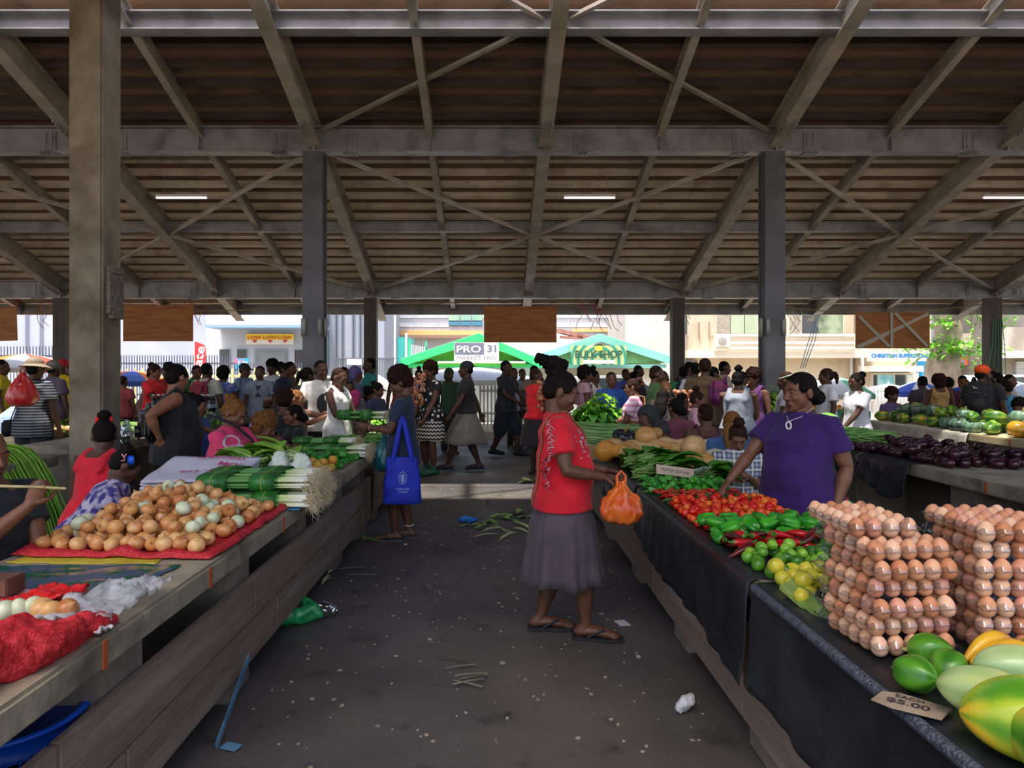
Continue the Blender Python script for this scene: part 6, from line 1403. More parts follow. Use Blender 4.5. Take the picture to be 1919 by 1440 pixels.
# leeks
for i, (x, d, z, rz) in enumerate(((-1.42, 4.15, 0, .0), (-1.43, 4.42, 0, .05), (-1.45, 4.2, .095, .02), (-1.47, 4.44, .095, -.02), (-1.5, 4.66, .02, .04))):
    leek_bundle(['leek bundle in leaf wraps lying nearest the onions', 'leek bundle in leaf wraps, bottom layer behind the first', 'leek bundle in leaf wraps on top of the pile, front', 'leek bundle in leaf wraps on top of the pile, rear', 'leek bundle in leaf wraps tucked under the pale leafy greens'][i], (x, d, ZL+z), rz, L=.68, w_=.24)
mb = MB(); mb.cbox((0, 0, 0), .2, .25, .004); o = mb.build('blue_wrapper', M('blue_film', '#3f8fc8', rough=.3)); o.location = (-1.24, 4.12, ZL+.004); tag(o, 'blue plastic wrapper under the leek roots at the counter edge', 'wrapper')
# pale leafy greens and wrapped cabbages
bun = [greens(i, 26, .34, .15, .12, ('#6fa83a', '#b5d860'), .36, '#cfe0a0', .35, .4) for i in range(3)]
def bunch(i, lab, loc, rz, pair, sc=1., group=None, cat='greens', name='greens_bunch'):
    t = thing(name, lab, cat, loc, rz, group); link('leaves', pair[0], t); link('stems', pair[1], t); t.scale = (sc,)*3; return t
for i, (px, d, rz, lab) in enumerate(((470, 5.0, 2.7, 'pale leafy greens bunch closest to the pink tee'), (505, 5.05, 2.4, 'pale leafy greens bunch in the middle behind the leeks'), (545, 5.15, 2.9, 'pale leafy greens bunch next to the wrapped cabbages'), (520, 5.4, 2.2, 'pale leafy greens bunch at the rear near the peppers'))):
    bunch(i, lab, ((px-VX)/F*d+.1, d, ZL+(.09 if i < 3 else .02)), rz, bun[i % 3], 1.1, 'pale leafy greens')
def cabbage(lab, loc, rz):
    t = thing('wrapped_cabbage', lab, 'cabbage', loc, rz, 'wrapped white cabbages'); mb = MB(); mb.tube([(0, 0, -.0), (0, 0, .06), (0, 0, .14), (0, 0, .2)], [.06, .085, .085, .055], 14); me = fuse(mb, .008, 'head', [M('cabbage_white', '#c9d8c4', '#e2e8da', 12, rough=.5)]); roughen(me, .014, 22, oct=2); link('head', me, t)
    mb = MB(); mb.tube([(.088*math.cos(a), .088*math.sin(a), .1+.05*math.sin(a)) for a in (2*PI*i/16 for i in range(17))], .008, 6, .5); mb.tube([(0.03, -.09, .13), (.05, -.1, .05), (.05, -.105, .0)], .008, 5); mb.build('leaf_strip', M('banana_leaf', ''), t, True)
cabbage('wrapped white cabbage standing beside the leek roots', (-1.33, 4.72, ZL), .3); cabbage('wrapped white cabbage behind the leek roots, further in', (-1.52, 4.86, ZL), 1.5)
# tomatoes, peppers
tb = [tomato(i, .037, 'big') for i in range(8)]
f = quad((-1.62, 5.0), (-1.28, 4.95), (-1.28, 5.6), (-1.7, 5.6))
for z, n, dm in ((ZL+.036, 26, .07), (ZL+.09, 13, .072)):
    for p in darts(lambda: f(rnd.uniform(.05, .95), rnd.uniform(.05, .95)), n, dm, rnd): put('tomato', tb[rnd.randrange(8)], (p[0], p[1], z), upright(rnd, .5), rnd.uniform(.9, 1.1), 'large orange-red tomato on the left counter past the cabbages', 'tomato', 'large tomatoes on the left counter')
caps = [capsicum(i) for i in range(7)]; pst = pepper_stem()
f = quad((-1.95, 5.65), (-1.25, 5.65), (-1.26, 6.25), (-2.0, 6.25))
for z, n, dm in ((ZL+.032, 46, .074), (ZL+.08, 26, .078)):
    for p in darts(lambda: f(rnd.random(), rnd.random()), n, dm, rnd): put('capsicum', caps[rnd.randrange(7)], (p[0], p[1], z), (rnd.uniform(1.1, 1.9), rnd.gauss(0, .4), rnd.uniform(0, 6.28)), rnd.uniform(.9, 1.1), 'dark green pepper in the heap beyond the large tomatoes', 'pepper', 'green peppers on the left counter', ('stem', pst))
ch = [chili(i, .12, .018, ('#b3271c', '#d0582c')) for i in range(4)]
f = quad((-1.5, 4.72), (-1.24, 4.72), (-1.22, 5.0), (-1.45, 5.0))
for p in darts(lambda: f(rnd.random(), rnd.random()), 14, .045, rnd): put('red_pepper', ch[rnd.randrange(4)], (p[0]+.03, p[1], ZL+.022), (rnd.gauss(0, .4), rnd.gauss(0, .2), rnd.uniform(0, 6.28)), 1, 'mottled red pepper at the counter edge below the large tomatoes', 'pepper', 'mottled red peppers on the left counter')
leek_bundle('leek bundle with long root hair at the far end of the near left counter', (-1.5, 6.42, ZL), .0, L=.66, w_=.3, h=.12); leek_bundle('flat leek bundle lying across on the far end, nearer the street', (-1.62, 6.6, ZL+.125), .1, L=.6, w_=.2, h=.05)
# second left counter stretch
for i, (x, d, sc) in enumerate(((-1.45, 7.5, 1.), (-1.4, 7.95, 1.1), (-1.62, 7.7, 1.))):
    o = link('green_bean_heap', strands(i+20, 60, .45, .3, .08, .006, ('#3f7a2c', '#7fa84a')), None, (x, d, ZL), (0, 0, rnd.uniform(-.4, .4)), sc); tag(o, ['heap of green beans opposite the bracelet hand', 'heap of green beans further along the second left counter', 'heap of green beans near the white tank top'][i], 'beans', 'green bean heaps')
f = quad((-1.7, 7.15), (-1.3, 7.15), (-1.3, 7.4), (-1.7, 7.4)); ch2 = [tomato(i, .022, 'cherry') for i in range(3)]
for p in darts(lambda: f(rnd.random(), rnd.random()), 30, .04, rnd): put('shallot', ons[[1, 2, 7, 14][rnd.randrange(4)]], (p[0], p[1], ZL+.025), upright(rnd, .8), .6, 'small shallot or garlic head at the start of the second left counter', 'shallot', 'small bulbs on the second left counter')
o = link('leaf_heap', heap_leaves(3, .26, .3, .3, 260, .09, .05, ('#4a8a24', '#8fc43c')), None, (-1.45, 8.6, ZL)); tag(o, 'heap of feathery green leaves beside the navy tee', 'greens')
t = leek_bundle('green leek bundle held out by the woman in the white tank top', (-1.55, 8.1, 1.0), -.12, L=.6, w_=.14, h=.11, group=None)
# garlic bundle hung near the star blouse
mb = MB(); 
for i in range(60): a = rnd.uniform(0, 6.28); z = rnd.uniform(0, .5); mb.ell((.12*math.cos(a)*(1-z*.6), .12*math.sin(a)*(1-z*.6), 1.55-z*1.0), (.03, .03, .03), 6, 5)
o = mb.build('onion_string', M('string_onion', '#b06a4c', '#c88a6a', 20, rough=.5), None, True); o.location = (-1.15, 10.2, 0); tag(o, 'hanging string of small red onions beside the star blouse', 'onions')
# near end of the left counter
t = cloth_patch('plastic_sheet', 'glossy blue plastic sheet printed with green discs in front of the onions', [(-2.1, 2.48), (-1.36, 2.52), (-1.3, 2.86), (-2.1, 2.84)], ZL, spots('disc_film', '#4a5c72', ['#1c5a48', '#1f6a50', '#23604c'], 10, .42, .12), .006, 30, .004, 9, 'plastic sheet', 5)
cloth_patch('pink_bag', 'flattened pale red plastic bag near the mesh sack of onions', [(-2.1, 2.24), (-1.5, 2.26), (-1.46, 2.47), (-2.1, 2.48)], ZL+.01, M('pale_red_film', '#d5747a', '#e0959a', 5, rough=.3), .015, 26, .02, 4, 'plastic bag', 7)
cloth_patch('red_bag', 'crumpled bright red plastic bag on the pale red bag', [(-1.66, 2.3), (-1.46, 2.3), (-1.46, 2.46), (-1.62, 2.5)], ZL+.02, M('red_film', '#c4141c', '#d92a2a', 6, rough=.25), .05, 20, .03, 5, 'plastic bag', 14)
cloth_patch('clear_bag', 'crumpled clear plastic bag on the counter edge', [(-1.45, 2.12), (-1.2, 2.12), (-1.19, 2.52), (-1.4, 2.5)], ZL+.02, film('crumpled_clear', '#c9ccd6', '#dfe2ea', 0., .12, .38), .07, 26, .03, 6, 'plastic bag', 16)
# mesh sack lying with onions in its mouth
mb = MB(); mb.tube([(-1.72, 1.5, ZL+.08), (-1.5, 1.58, ZL+.085), (-1.36, 1.72, ZL+.075), (-1.29, 1.9, ZL+.055), (-1.26, 2.05, ZL+.035), (-1.235, 2.19, ZL+.025)], [.13, .13, .115, .08, .05, .03], 14, .85, (0, 0, 1)); mb.tube([(-1.75, 1.7, ZL+.06), (-1.55, 1.85, ZL+.05), (-1.42, 1.95, ZL+.03)], [.1, .08, .05], 12, .7, (0, 0, 1))
me = fuse(mb, .009, 'sack', [red_net]); roughen(me, .022, 11, oct=3); o = link('mesh_sack', me); tag(o, 'full red mesh sack lying at the near end of the left counter', 'mesh sack')
for i, (px, py) in enumerate(((8, 1160), (28, 1168), (62, 1168), (95, 1172), (120, 1176), (45, 1180), (78, 1182))):
    p = at(px, py, 2.17); put('onion', ons[[0, 7, 3, 9, 5, 14, 4][i]], (p.x, 2.17+.02*(i % 3), ZL+.055), (rnd.uniform(.6, 1.4), 0, rnd.uniform(0, 6)), .95, 'onion lying behind the full red mesh sack at the near end', 'onion', 'onions behind the full mesh sack')
mb = MB(); mb.cbox((0, 0, .03), .1, .1, .06, .004); o = mb.build('wood_block', M('dark_wood', '#5a3a2c', '#6f4a38', 8, rough=.7)); o.location = (-1.74, 2.42, ZL+.03); tag(o, 'dark wooden block on the pale red bag at the picture edge', 'wood block')
t = cloth_patch('yellow_tray_bag', 'yellow net with dried red pods behind the onion heap, by the seated woman', [(-2.33, 3.1), (-2.08, 3.1), (-2.06, 3.4), (-2.33, 3.4)], ZL-.03, M('yellow_sack', ''), .02, 16, .05, 7, 'net bag')
t = cloth_patch('tissue', 'crumpled white tissue on the counter edge near the full mesh sack', [(-1.25, 2.08), (-1.195, 2.08), (-1.195, 2.15), (-1.25, 2.15)], ZL+.005, M('tissue', '#d9d5dd', rough=.8), .05, 12, .02, 8, 'tissue', 20)
# ---------------------------------------------------------------- right counter
eggs = [egg(i) for i in range(10)]; shell = clear('egg_carton', '#eef0f4', .10, .05)
def carton_meshes(nx=5, ny=6, p=.05):
    res = 7; gx, gy = nx*res, ny*res; out = []
    for up in (0, 1):
        mb = MB(); vs = []; fs = []
        for i in range(gx+1):
            for j in range(gy+1):
                x, y = (i/res-nx/2)*p, (j/res-ny/2)*p; s = (math.sin(PI*i/res)**2*math.sin(PI*j/res)**2)**.45
                vs.append((x, y, .030+(.030*s if up else -.028*s)+(.001 if up else 0)))
        for i in range(gx):
            for j in range(gy): k = i*(gy+1)+j; fs.append((k, k+gy+1, k+gy+2, k+1))
        mb.add(vs, fs)
        a, b = nx*p/2, ny*p/2; z = .0305+up*.001
        for (x0, x1, y0, y1) in ((-a-.005, -a, -b-.005, b+.005), (a, a+.005, -b-.005, b+.005), (-a, a, -b-.005, -b), (-a, a, b, b+.005)): mb.add([(x0, y0, z), (x1, y0, z), (x1, y1, z), (x0, y1, z)], [(0, 1, 2, 3)])
        out.append(mb.mesh('carton', [shell]))
    return out
cm56 = carton_meshes(5, 6); cm25 = carton_meshes(4, 6)
ECOUNT = 0
def egg_stack(cx, cd, rz, n, which, topsmall=False):
    global ECOUNT
    for l in range(n):
        small = topsmall and l == n-1; nx, ny = (4, 6) if small else (5, 6); z = ZR+.003+l*.053
        ox, oy, rr = (rnd.gauss(0, .004), rnd.gauss(0, .004)+(.012 if l % 2 else -.006), rz+rnd.gauss(0, .012))
        if small: ox, oy, rr = -.03, .06, rz-.12
        c, s = math.cos(rz), math.sin(rz); loc_ = V(cx+ox*c-oy*s, cd+ox*s+oy*c, z)
        nth = ['lowest', 'second lowest', 'third from below', 'fourth from below', 'fifth from below', 'sixth from below', 'topmost'][l if l < n-1 else 6]
        t = thing('egg_carton', f'clear plastic egg carton, {nth} of the {which} stack', 'egg carton', loc_, rr, 'egg cartons'); m2 = cm25 if small else cm56
        link('tray', m2[0], t); link('lid', m2[1], t)
        for i in range(nx):
            for j in range(ny):
                if l < n-1 and not (i in (0, nx-1) or j in (0, ny-1)) and not (l == n-2 and topsmall): continue
                if j == ny-1 and l < n-1: continue
                if which == 'second' and i == nx-1 and l < n-1: continue
                x, y = (i+.5-nx/2)*.05, (j+.5-ny/2)*.05; cc, ss = math.cos(rr), math.sin(rr)
                put('egg', eggs[rnd.randrange(10)], loc_+V(x*cc-y*ss, x*ss+y*cc, .0315), (rnd.gauss(0, .08), rnd.gauss(0, .08), rnd.uniform(0, 6)), rnd.uniform(1.02, 1.1), f'brown egg in the {nth} carton of the {which} stack', 'egg', f'eggs of the {nth} carton, {which} stack'); ECOUNT += 1
egg_stack(1.17, 2.06, .12, 7, 'first', True); egg_stack(1.50, 2.06, -.04, 7, 'second')
# citrus, papaya and bananas nearest the camera
mg = [papaya(i+40, .115, .046, ('#2f6a1a', '#4f8f24', '#5f9a2c')) for i in range(3)]
mst = MB().tube([(0, 0, -.055), (0, 0, -.064)], .006, 6).mesh('stem', [stem_b])
for i, (px, py, d, lab) in enumerate(((1716, 1272, 1.72, 'green mango lying nearest the cardboard price'), (1744, 1237, 1.86, 'green mango behind, touching the egg cartons'), (1779, 1264, 1.76, 'green mango on the side of the pale papaya'))):
    p = at(px, py, d); put('mango', mg[i], (p.x, d, ZR+.045), ([1.4, 1.5, 1.3][i], .2, [.3, 1.2, 2.2][i]), 1, lab, 'mango', None, ('stem', mst))
pw = papaya(51, .22, .058, ('#8fb06a', '#a9c486', '#b9c47a')); pw2 = papaya(52, .21, .054, ('#93b478', '#aac890', '#c4c884')); py_ = papaya(57, .32, .088, ('#4f8a22', '#a3b832', '#e2b02a')); pg = papaya(58, .3, .085, ('#3f8020', '#6fa82c', '#c9b83a'))
stub = MB().tube([(0, 0, .115), (0, 0, .135)], .012, 8).mesh('stem', [stem_b])
for me, px, py, d, rz, lab in ((pw, 1862, 1318, 1.54, .9, 'pale green papaya behind the striped yellow one'), (pw2, 1915, 1290, 1.68, 1.3, 'pale green papaya lying at the rear next to the bananas'), (py_, 1965, 1385, 1.42, 1.25, 'large striped yellow and green papaya at the near right corner'), (pg, 2040, 1460, 1.3, .3, 'green papaya cut by the picture corner')):
    p = at(px, py, d); put('papaya', me, (p.x, d, ZR+.075), (PI/2, 0, rz), 1, lab, 'papaya', None, ('stem', stub))
bn = hand_of_bananas(1, ('#c98a1e', '#e0b030'), 6); bn2 = hand_of_bananas(2, ('#8f8a2c', '#b5a02c'), 5)
for me, px, py, d, rz, lab in ((bn, 1835, 1262, 1.80, .1, 'ripe yellow bananas in front of the second egg stack'), (bn2, 1905, 1278, 1.78, .3, 'speckled bananas lying further out at the picture edge')):
    p = at(px, py, d); put('banana_hand', me, (p.x, d, ZR), (0, 0, rz), 1.0, lab, 'bananas', None)
t = thing('price_card', 'torn brown cardboard price hanging over the edge roll', 'price card', (1.0, 1.645, ZR+.006), R(-38)); mb = MB(); mb.loft([[V(-.075, -.035, z), V(-.03, -.05, z), V(.07, -.045, z), V(.085, .03, z), V(-.02, .045, z), V(-.06, .03, z)] for z in (0, .003)]); o = mb.build('card', M('brown_card', '#8a7a68', '#a08f7a', 10, rough=.8), t)
sign_text('$5.00', .09, .03, M('ink', ''), t, (0.0, -.012, .0045), (0, 0, 0), .02); sign_text('EACH', .06, .018, M('ink', ''), t, (0, .022, .0045), (0, 0, 0), .01)
# the bands of peppers, tomatoes and citrus
def band(name, mes, x0, x1, d0, d1, layers, lab, cat, group, rot, child=None, s0=.9, s1=1.1, skew=.12, gap=.0):
    f = quad((x0, d0), (x1, d0+skew), (x1, d1+skew), (x0, d1))
    for z, n, dm in layers:
        for p in darts(lambda: f(rnd.uniform(.01, .99), rnd.uniform(.02, .98)), n, dm, rnd):
            put(name, mes[rnd.randrange(len(mes))], (p[0], p[1], ZR+z), rot(), rnd.uniform(s0, s1), lab, cat, group, child)
lie = lambda: (rnd.gauss(0, .3), rnd.gauss(0, .2), rnd.uniform(0, 6.28)); tum = lambda: (rnd.uniform(1.1, 2.), rnd.gauss(0, .5), rnd.uniform(0, 6.28)); up3 = lambda: upright(rnd, .6)
lem = [citrus(i, 'lemon') for i in range(6)]; lim = [citrus(i, 'lime') for i in range(8)]
band('lemon', lem, 1.06, 1.33, 2.36, 2.66, ((.026, 20, .052), (.066, 8, .055)), 'yellow lemon at the near end of the citrus, by the edge', 'lemon', 'yellow lemons on the right counter', up3, skew=.04, s1=1.25)
band('lime', lim, 1.06, 1.52, 2.64, 2.95, ((.024, 42, .047), (.06, 16, .05)), 'green lime between the lemons and the red peppers', 'lime', 'green limes on the right counter', up3, skew=.06, s1=1.25)
rp = [chili(i, .11, .019, ('#a50c14', '#c41a1c')) for i in range(4)]+[chili(9, .12, .017, ('#3a1010', '#6a1418'))]
band('red_pepper', rp, 1.06, 1.6, 2.97, 3.16, ((.022, 30, .06), (.05, 16, .06)), 'long red pepper between the limes and the glossy green peppers', 'pepper', 'long red peppers on the right counter', lie, skew=.1)
cg = [capsicum(i, .03, .085, ('#1f7a1c', '#4aa82c')) for i in range(6)]
band('capsicum', cg, 1.05, 1.62, 3.18, 3.42, ((.03, 30, .075), (.072, 16, .075)), 'glossy green pepper in front of the small tomatoes', 'pepper', 'green peppers in front of the tomatoes', tum, ('stem', pst), skew=.12)
tr = [tomato(i, .021, 'red') for i in range(12)]
band('tomato', tr, 1.05, 1.62, 3.44, 4.08, ((.021, 190, .041), (.052, 80, .043)), 'small red tomato in the broad band on the black sheet', 'tomato', 'small red tomatoes on the right counter', up3, s0=.85, s1=1.25, skew=.1)
gch = [chili(i+3, .07, .007, ('#1f5a1c', '#3f7a2c')) for i in range(3)]; rch = [chili(i+5, .055, .010, ('#b0121a', '#d0301c')) for i in range(4)]
band('green_chili', gch, 1.05, 1.62, 4.10, 4.24, ((.010, 44, .024), (.022, 20, .03)), 'thin green chili in the narrow band behind the tomatoes', 'chili', 'thin green chilies', lie, skew=.08)
band('red_chili', rch, 1.04, 1.62, 4.26, 4.46, ((.012, 56, .03), (.028, 34, .034)), 'small red chili in the band behind the green chilies', 'chili', 'small red chilies', lie, skew=.06)
cs_ = [capsicum(i+11, .024, .055, ('#1a6a1a', '#58b23a')) for i in range(6)]
band('capsicum', cs_, 1.04, 1.56, 4.5, 4.78, ((.024, 40, .055), (.058, 26, .056)), 'small green pepper in the row below the cardboard sign', 'pepper', 'small green peppers below the cardboard sign', tum, ('stem', pst), skew=.05)
t = thing('price_card', 'pale cardboard price sign leaning on the small green peppers', 'price card', (1.26, 4.74, ZR+.11), R(4)); mb = MB(); mb.cbox((0, 0, 0), .27, .004, .07); o = mb.build('card', M('pale_card', '#c9b3a2', '#b8a291', 8, rough=.8), t); o.rotation_euler = (R(-30), R(8), 0)
s_ = sign_text('PEPPER $2/heap', .2, .03, M('ink', ''), t, (0, -.004, 0), (R(60), 0, 0)); s_.rotation_euler = (R(60), R(8), 0)
leek = MB(); leek.cbox((0, 0, .012), .07, .3, .024, .006); o = leek.build('leaf_parcel', M('green_parcel', '#6a8a3c', '#8fa858', 6, rough=.5, stretch=(6, 1, 1))); o.location = (1.09, 2.33, ZR); o.rotation_euler = (R(12), R(-30), .05); tag(o, 'folded green leaf parcel wedged between the lemons and the egg cartons', 'leaf parcel')
# bunches and pumpkins further along
ch_b = [greens(30+i, 44, .30, .15, .12, ('#2f741c', '#6fb034'), .42, '#8fb860', .35, .45) for i in range(3)]
for i, (x, d, rz, z, lab) in enumerate(((1.06, 5.05, .35, .0, 'leafy greens bunch with thick pale stems at the counter edge'), (1.14, 5.25, .6, .07, 'leafy greens bunch piled on the bunch at the counter edge'), (1.2, 5.0, .2, .05, 'leafy greens bunch pointing to the seated girl'), (1.42, 4.86, .3, .0, 'leafy greens bunch beside the reaching hand'), (1.08, 5.5, .8, .02, 'leafy greens bunch just before the pumpkins'))):
    bunch(i, lab, (x, d, ZR+z), rz, ch_b[i % 3], 1., 'leafy greens on the right counter')
o = link('cut_leek', strands(8, 9, .3, .07, .02, .011, ('#7f9a8a', '#b9c8b4')), None, (1.43, 4.82, ZR+.06), (0, -.5, -1.2)); tag(o, 'grey-green cut leek tops slanting in front of the small leafy bunch', 'leek')
bt = [butternut(i) for i in range(4)]; bst = MB().tube([(0, 0, .185), (0, 0, .21)], .012, 7).mesh('stem', [stem_b])
for i, (px, py, d, rz, k, lab) in enumerate(((1265, 862, 5.35, 1.0, 1, 'orange squash lying first behind the leafy bunch'), (1297, 868, 5.3, 2.2, 0, 'tan squash next to the seated girl in plaid'), (1272, 885, 5.15, .2, 1, 'orange squash underneath at the counter middle'), (1300, 850, 5.6, 2.8, 2, 'tan squash at the rear of the small squash group'),
        (1142, 842, 6.1, .4, 1, 'orange squash at the counter edge by the red tee'), (1160, 838, 6.3, .6, 3, 'greenish squash lying by the edge behind the orange one'), (1178, 850, 6.0, -.3, 0, 'tan squash in front of the dark pumpkin'), (1215, 830, 6.5, 2.5, 0, 'large tan squash on top of the far group'), (1255, 832, 6.5, 1.8, 2, 'pale squash in front of the charcoal hood'), (1238, 842, 6.25, .9, 0, 'tan squash in the middle of the far group'), (1195, 842, 6.2, 1.4, 2, 'pale tan squash below the large one'))):
    x = (px-VX)/F*d; put('squash', bt[k], (x, d, ZR+.09+(.1 if i in (3, 7) else 0)), (1.45, 0, rz), 1.05, lab, 'squash', 'squashes on the right counter', ('stem', bst))
dp = gourd(3, .12, .72, 10, .22, ('#15191f', '#2a3038'), .3, .5); gst = MB().tube([(0, 0, .06), (.005, 0, .1), (.02, 0, .12)], [.014, .01, .011], 8).mesh('stem', [stem_b])
put('pumpkin', dp, (at(1172, 0, 6.5).x, 6.55, ZR+.17), (.2, .1, 0), 1, 'blue-black ribbed pumpkin on top of the tan squashes', 'pumpkin', None, ('stem', gst))
for i, (x, d, z, lab) in enumerate(((1.3, 7.0, .0, 'long bean bundle lowest, nearest the squashes'), (1.28, 7.25, .05, 'long bean bundle in the middle of the bean pile'), (1.3, 7.5, .1, 'long bean bundle on top at the rear of the bean pile'))):
    o = link('long_bean_bundle', strands(40+i, 110, .78, .34, .14, .0065, ('#5f8f4a', '#9cc07a'), 0, .012), None, (x, d, ZR+z), (0, 0, -.12+.05*i)); tag(o, lab, 'beans', 'long bean bundles')
mb = MB(); mb.cbox((0, 0, .06), .1, .012, .13); o = mb.build('cardboard_sign', M('tan_card', '#9a7a58', '#ab8a68', 8, rough=.8)); o.location = (at(1106, 0, 6.3).x, 6.3, ZR); o.rotation_euler = (R(-12), R(12), 0); tag(o, 'small tan cardboard sign standing at the counter edge by the red tee', 'sign')
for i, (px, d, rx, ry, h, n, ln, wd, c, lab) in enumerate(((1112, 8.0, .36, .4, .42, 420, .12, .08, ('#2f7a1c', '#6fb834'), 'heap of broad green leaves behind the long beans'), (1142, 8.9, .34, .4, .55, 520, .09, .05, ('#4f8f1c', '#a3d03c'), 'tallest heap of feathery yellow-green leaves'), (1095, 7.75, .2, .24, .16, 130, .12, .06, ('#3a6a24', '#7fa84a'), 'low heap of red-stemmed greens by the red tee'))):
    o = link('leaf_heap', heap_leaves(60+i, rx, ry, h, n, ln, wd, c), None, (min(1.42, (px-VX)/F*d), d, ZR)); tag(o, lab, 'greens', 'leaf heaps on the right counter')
mb = MB()
for i in range(26): a = rnd.gauss(0, .3); p = V(rnd.uniform(-.05, .05), rnd.uniform(-.12, .12), rnd.uniform(0, .1)); mb.tube([p, p+V(.3, .1*a, .02)], [.006, .004], 5)
o = mb.build('stalk_bundle', M('red_stem', '#7a1f3a', '#a03a52', 10, rough=.5), None, True); o.location = (1.02, 7.5, ZR+.02); tag(o, 'bundle of dark red leaf stalks beside the long beans', 'stalks')
mb = MB()
for i in range(46): a = rnd.uniform(0, 6.28); z = rnd.uniform(0, .42); mb.ell((.10*math.cos(a), .10*math.sin(a), z), (.034, .034, .034), 7, 5)
for (px, d, zb, lab) in ((1022, 10.0, 1.0, 'netted string of onions carried by the red tee and black skirt'), (1280, 8.8, .9, 'netted string of pinkish onions among the seated crowd')):
    o = link('onion_net', mb.mesh('net', [M('string_onion', '')]), None, ((px-VX)/F*d, d, zb)); tag(o, lab, 'onions')
# ---------------------------------------------------------------- other counters
ep = [eggplant(i) for i in range(6)]; cx_ = calyx()
f = quad((3.78, 5.75), (4.5, 5.55), (4.5, 7.0), (3.72, 7.05))
for z, n, dm in ((ZL+.044, 62, .092), (ZL+.115, 26, .1)):
    for p in darts(lambda: f(rnd.random(), rnd.random()), n, dm, rnd): put('eggplant', ep[rnd.randrange(6)], (p[0], p[1], z), (-PI/2+rnd.gauss(.15, .15), rnd.gauss(0, .3), rnd.gauss(.1, .4)), rnd.uniform(.92, 1.1), 'dark purple eggplant in the pile at the end of the concrete counter', 'eggplant', 'eggplants on the right hand counter', ('calyx', cx_))
o = link('greens_heap', strands(70, 200, .8, .6, .16, .008, ('#4f8a3a', '#9cc06c'), 0, .05), None, (4.15, 8.0, ZL), (0, 0, .3)); tag(o, 'spread heap of cut green stalks behind the eggplants', 'greens')
wm = gourd(5, .15, .95, 12, .0, ('#3f8a2c', '#a9cf6a'), .05)
put('watermelon', wm, (4.28, 8.75, ZL+.14), (.4, 0, 0), 1, 'striped green watermelon beside the purple sleeve', 'watermelon', None)
pcs = [papaya(80+i, .26, .085, c) for i, c in enumerate((('#3f6a24', '#6f9a34', '#c9a82c'), ('#4a7a28', '#8aa83a', '#d99a2a'), ('#2f5a24', '#5f8a30', '#8fa83a')))]
gg = [gourd(i, .12, .8, 10, .08, c) for i, c in enumerate((('#3a5548', '#6a8a78'), ('#4f6f58', '#7f9f86'), ('#2f4438', '#587060')))]; gy_ = gourd(7, .12, .9, 10, .12, ('#b9862a', '#d9a83a'))
melon = gourd(9, .13, .85, 12, .04, ('#c9902c', '#dba83c'), .1, .4)
row = [(1630, 0), (1648, 0), (1668, 0), (1688, 3), (1704, 3)]
f = quad((6.3, 8.6), (6.9, 8.6), (6.9, 11.2), (6.3, 11.2))
pa_l = 'ripening papaya in the rows of papayas and gourds at right'; go_l = 'grey-green ribbed gourd in the rows of papayas and gourds at right'
for z, n, dm in ((ZL+.085, 26, .21), (ZL+.21, 12, .23)):
    for i, p in enumerate(darts(lambda: f(rnd.random(), rnd.random()), n, dm, rnd)):
        if (i+int(z*10)) % 5 < 3: put('papaya', pcs[rnd.randrange(3)], (p[0], p[1], z), (PI/2+rnd.gauss(0, .2), rnd.gauss(0, .3), rnd.uniform(0, 6.28)), rnd.uniform(.9, 1.1), pa_l, 'papaya', 'papayas at right', ('stem', stub))
        else: put('gourd', gg[rnd.randrange(3)], (p[0], p[1], z), upright(rnd, .3), rnd.uniform(.85, 1.1), go_l, 'gourd', 'grey gourds at right', ('stem', gst))
put('gourd', gg[1], (6.62, 8.55, ZL+.22), (0, .1, 0), 1.25, 'largest grey-green gourd in front of the toddler', 'gourd', None, ('stem', gst))
put('melon', melon, (6.42, 8.35, ZL+.1), (.3, .2, 0), .95, 'orange-yellow melon at the near end of the papaya rows', 'melon', None, ('stem', gst))
put('pumpkin', gy_, (6.78, 8.2, ZL+.1), (.1, 0, 0), 1.0, 'golden ribbed pumpkin beside the green bananas', 'pumpkin', None, ('stem', gst))
put('banana_hand', hand_of_bananas(5, ('#8fa82c', '#c9c83c'), 8), (6.36, 8.05, ZL), (0, 0, .2), 1.2, 'green-yellow bananas in front of the golden pumpkin', 'bananas', None)
for i, (x, d, sd_, lab) in enumerate(((6.55, 7.75, 1, 'pile of ridged green gourd strips next to the golden pumpkin'), (6.6, 7.0, 2, 'pile of long green vegetables at the picture edge'), (6.75, 7.35, 3, 'loose green stalks further back at the picture edge'))):
    o = link('green_pile', strands(90+i, 46, .62, .36, .08, .016, ('#5f9a2c', '#b5cf5a'), 0, .02), None, (x, d, ZL), (0, 0, rnd.uniform(-.5, .8))); tag(o, lab, 'greens', 'long greens at right')
o = link('corn_silk', strands(95, 120, .42, .2, .09, .006, ('#d8bf8a', '#e6d3a4'), .12, .04), None, (6.4, 7.35, ZL), (0, 0, .5)); tag(o, 'pale straw-coloured root bundle among the long greens', 'roots')
l2 = greens(97, 12, .3, .1, .08, ('#6f9a3a', '#a9c77a'), .3, '#9cae6a', .5, .8); t = bunch(0, 'wilted cabbage leaf drooping over the pale counter edge', (6.22, 7.3, ZL-.04), 3.4, l2)
f = quad((9.0, 8.2), (9.8, 8.2), (9.8, 13.5), (9.0, 13.5))
for p in darts(lambda: f(rnd.random(), rnd.random()), 36, .26, rnd): put('gourd', gg[2], (p[0], p[1], ZL+.09), upright(rnd, .3), rnd.uniform(.9, 1.1), 'dark gourd on the far counter behind the black backpack', 'gourd', 'dark gourds on the far right counter')
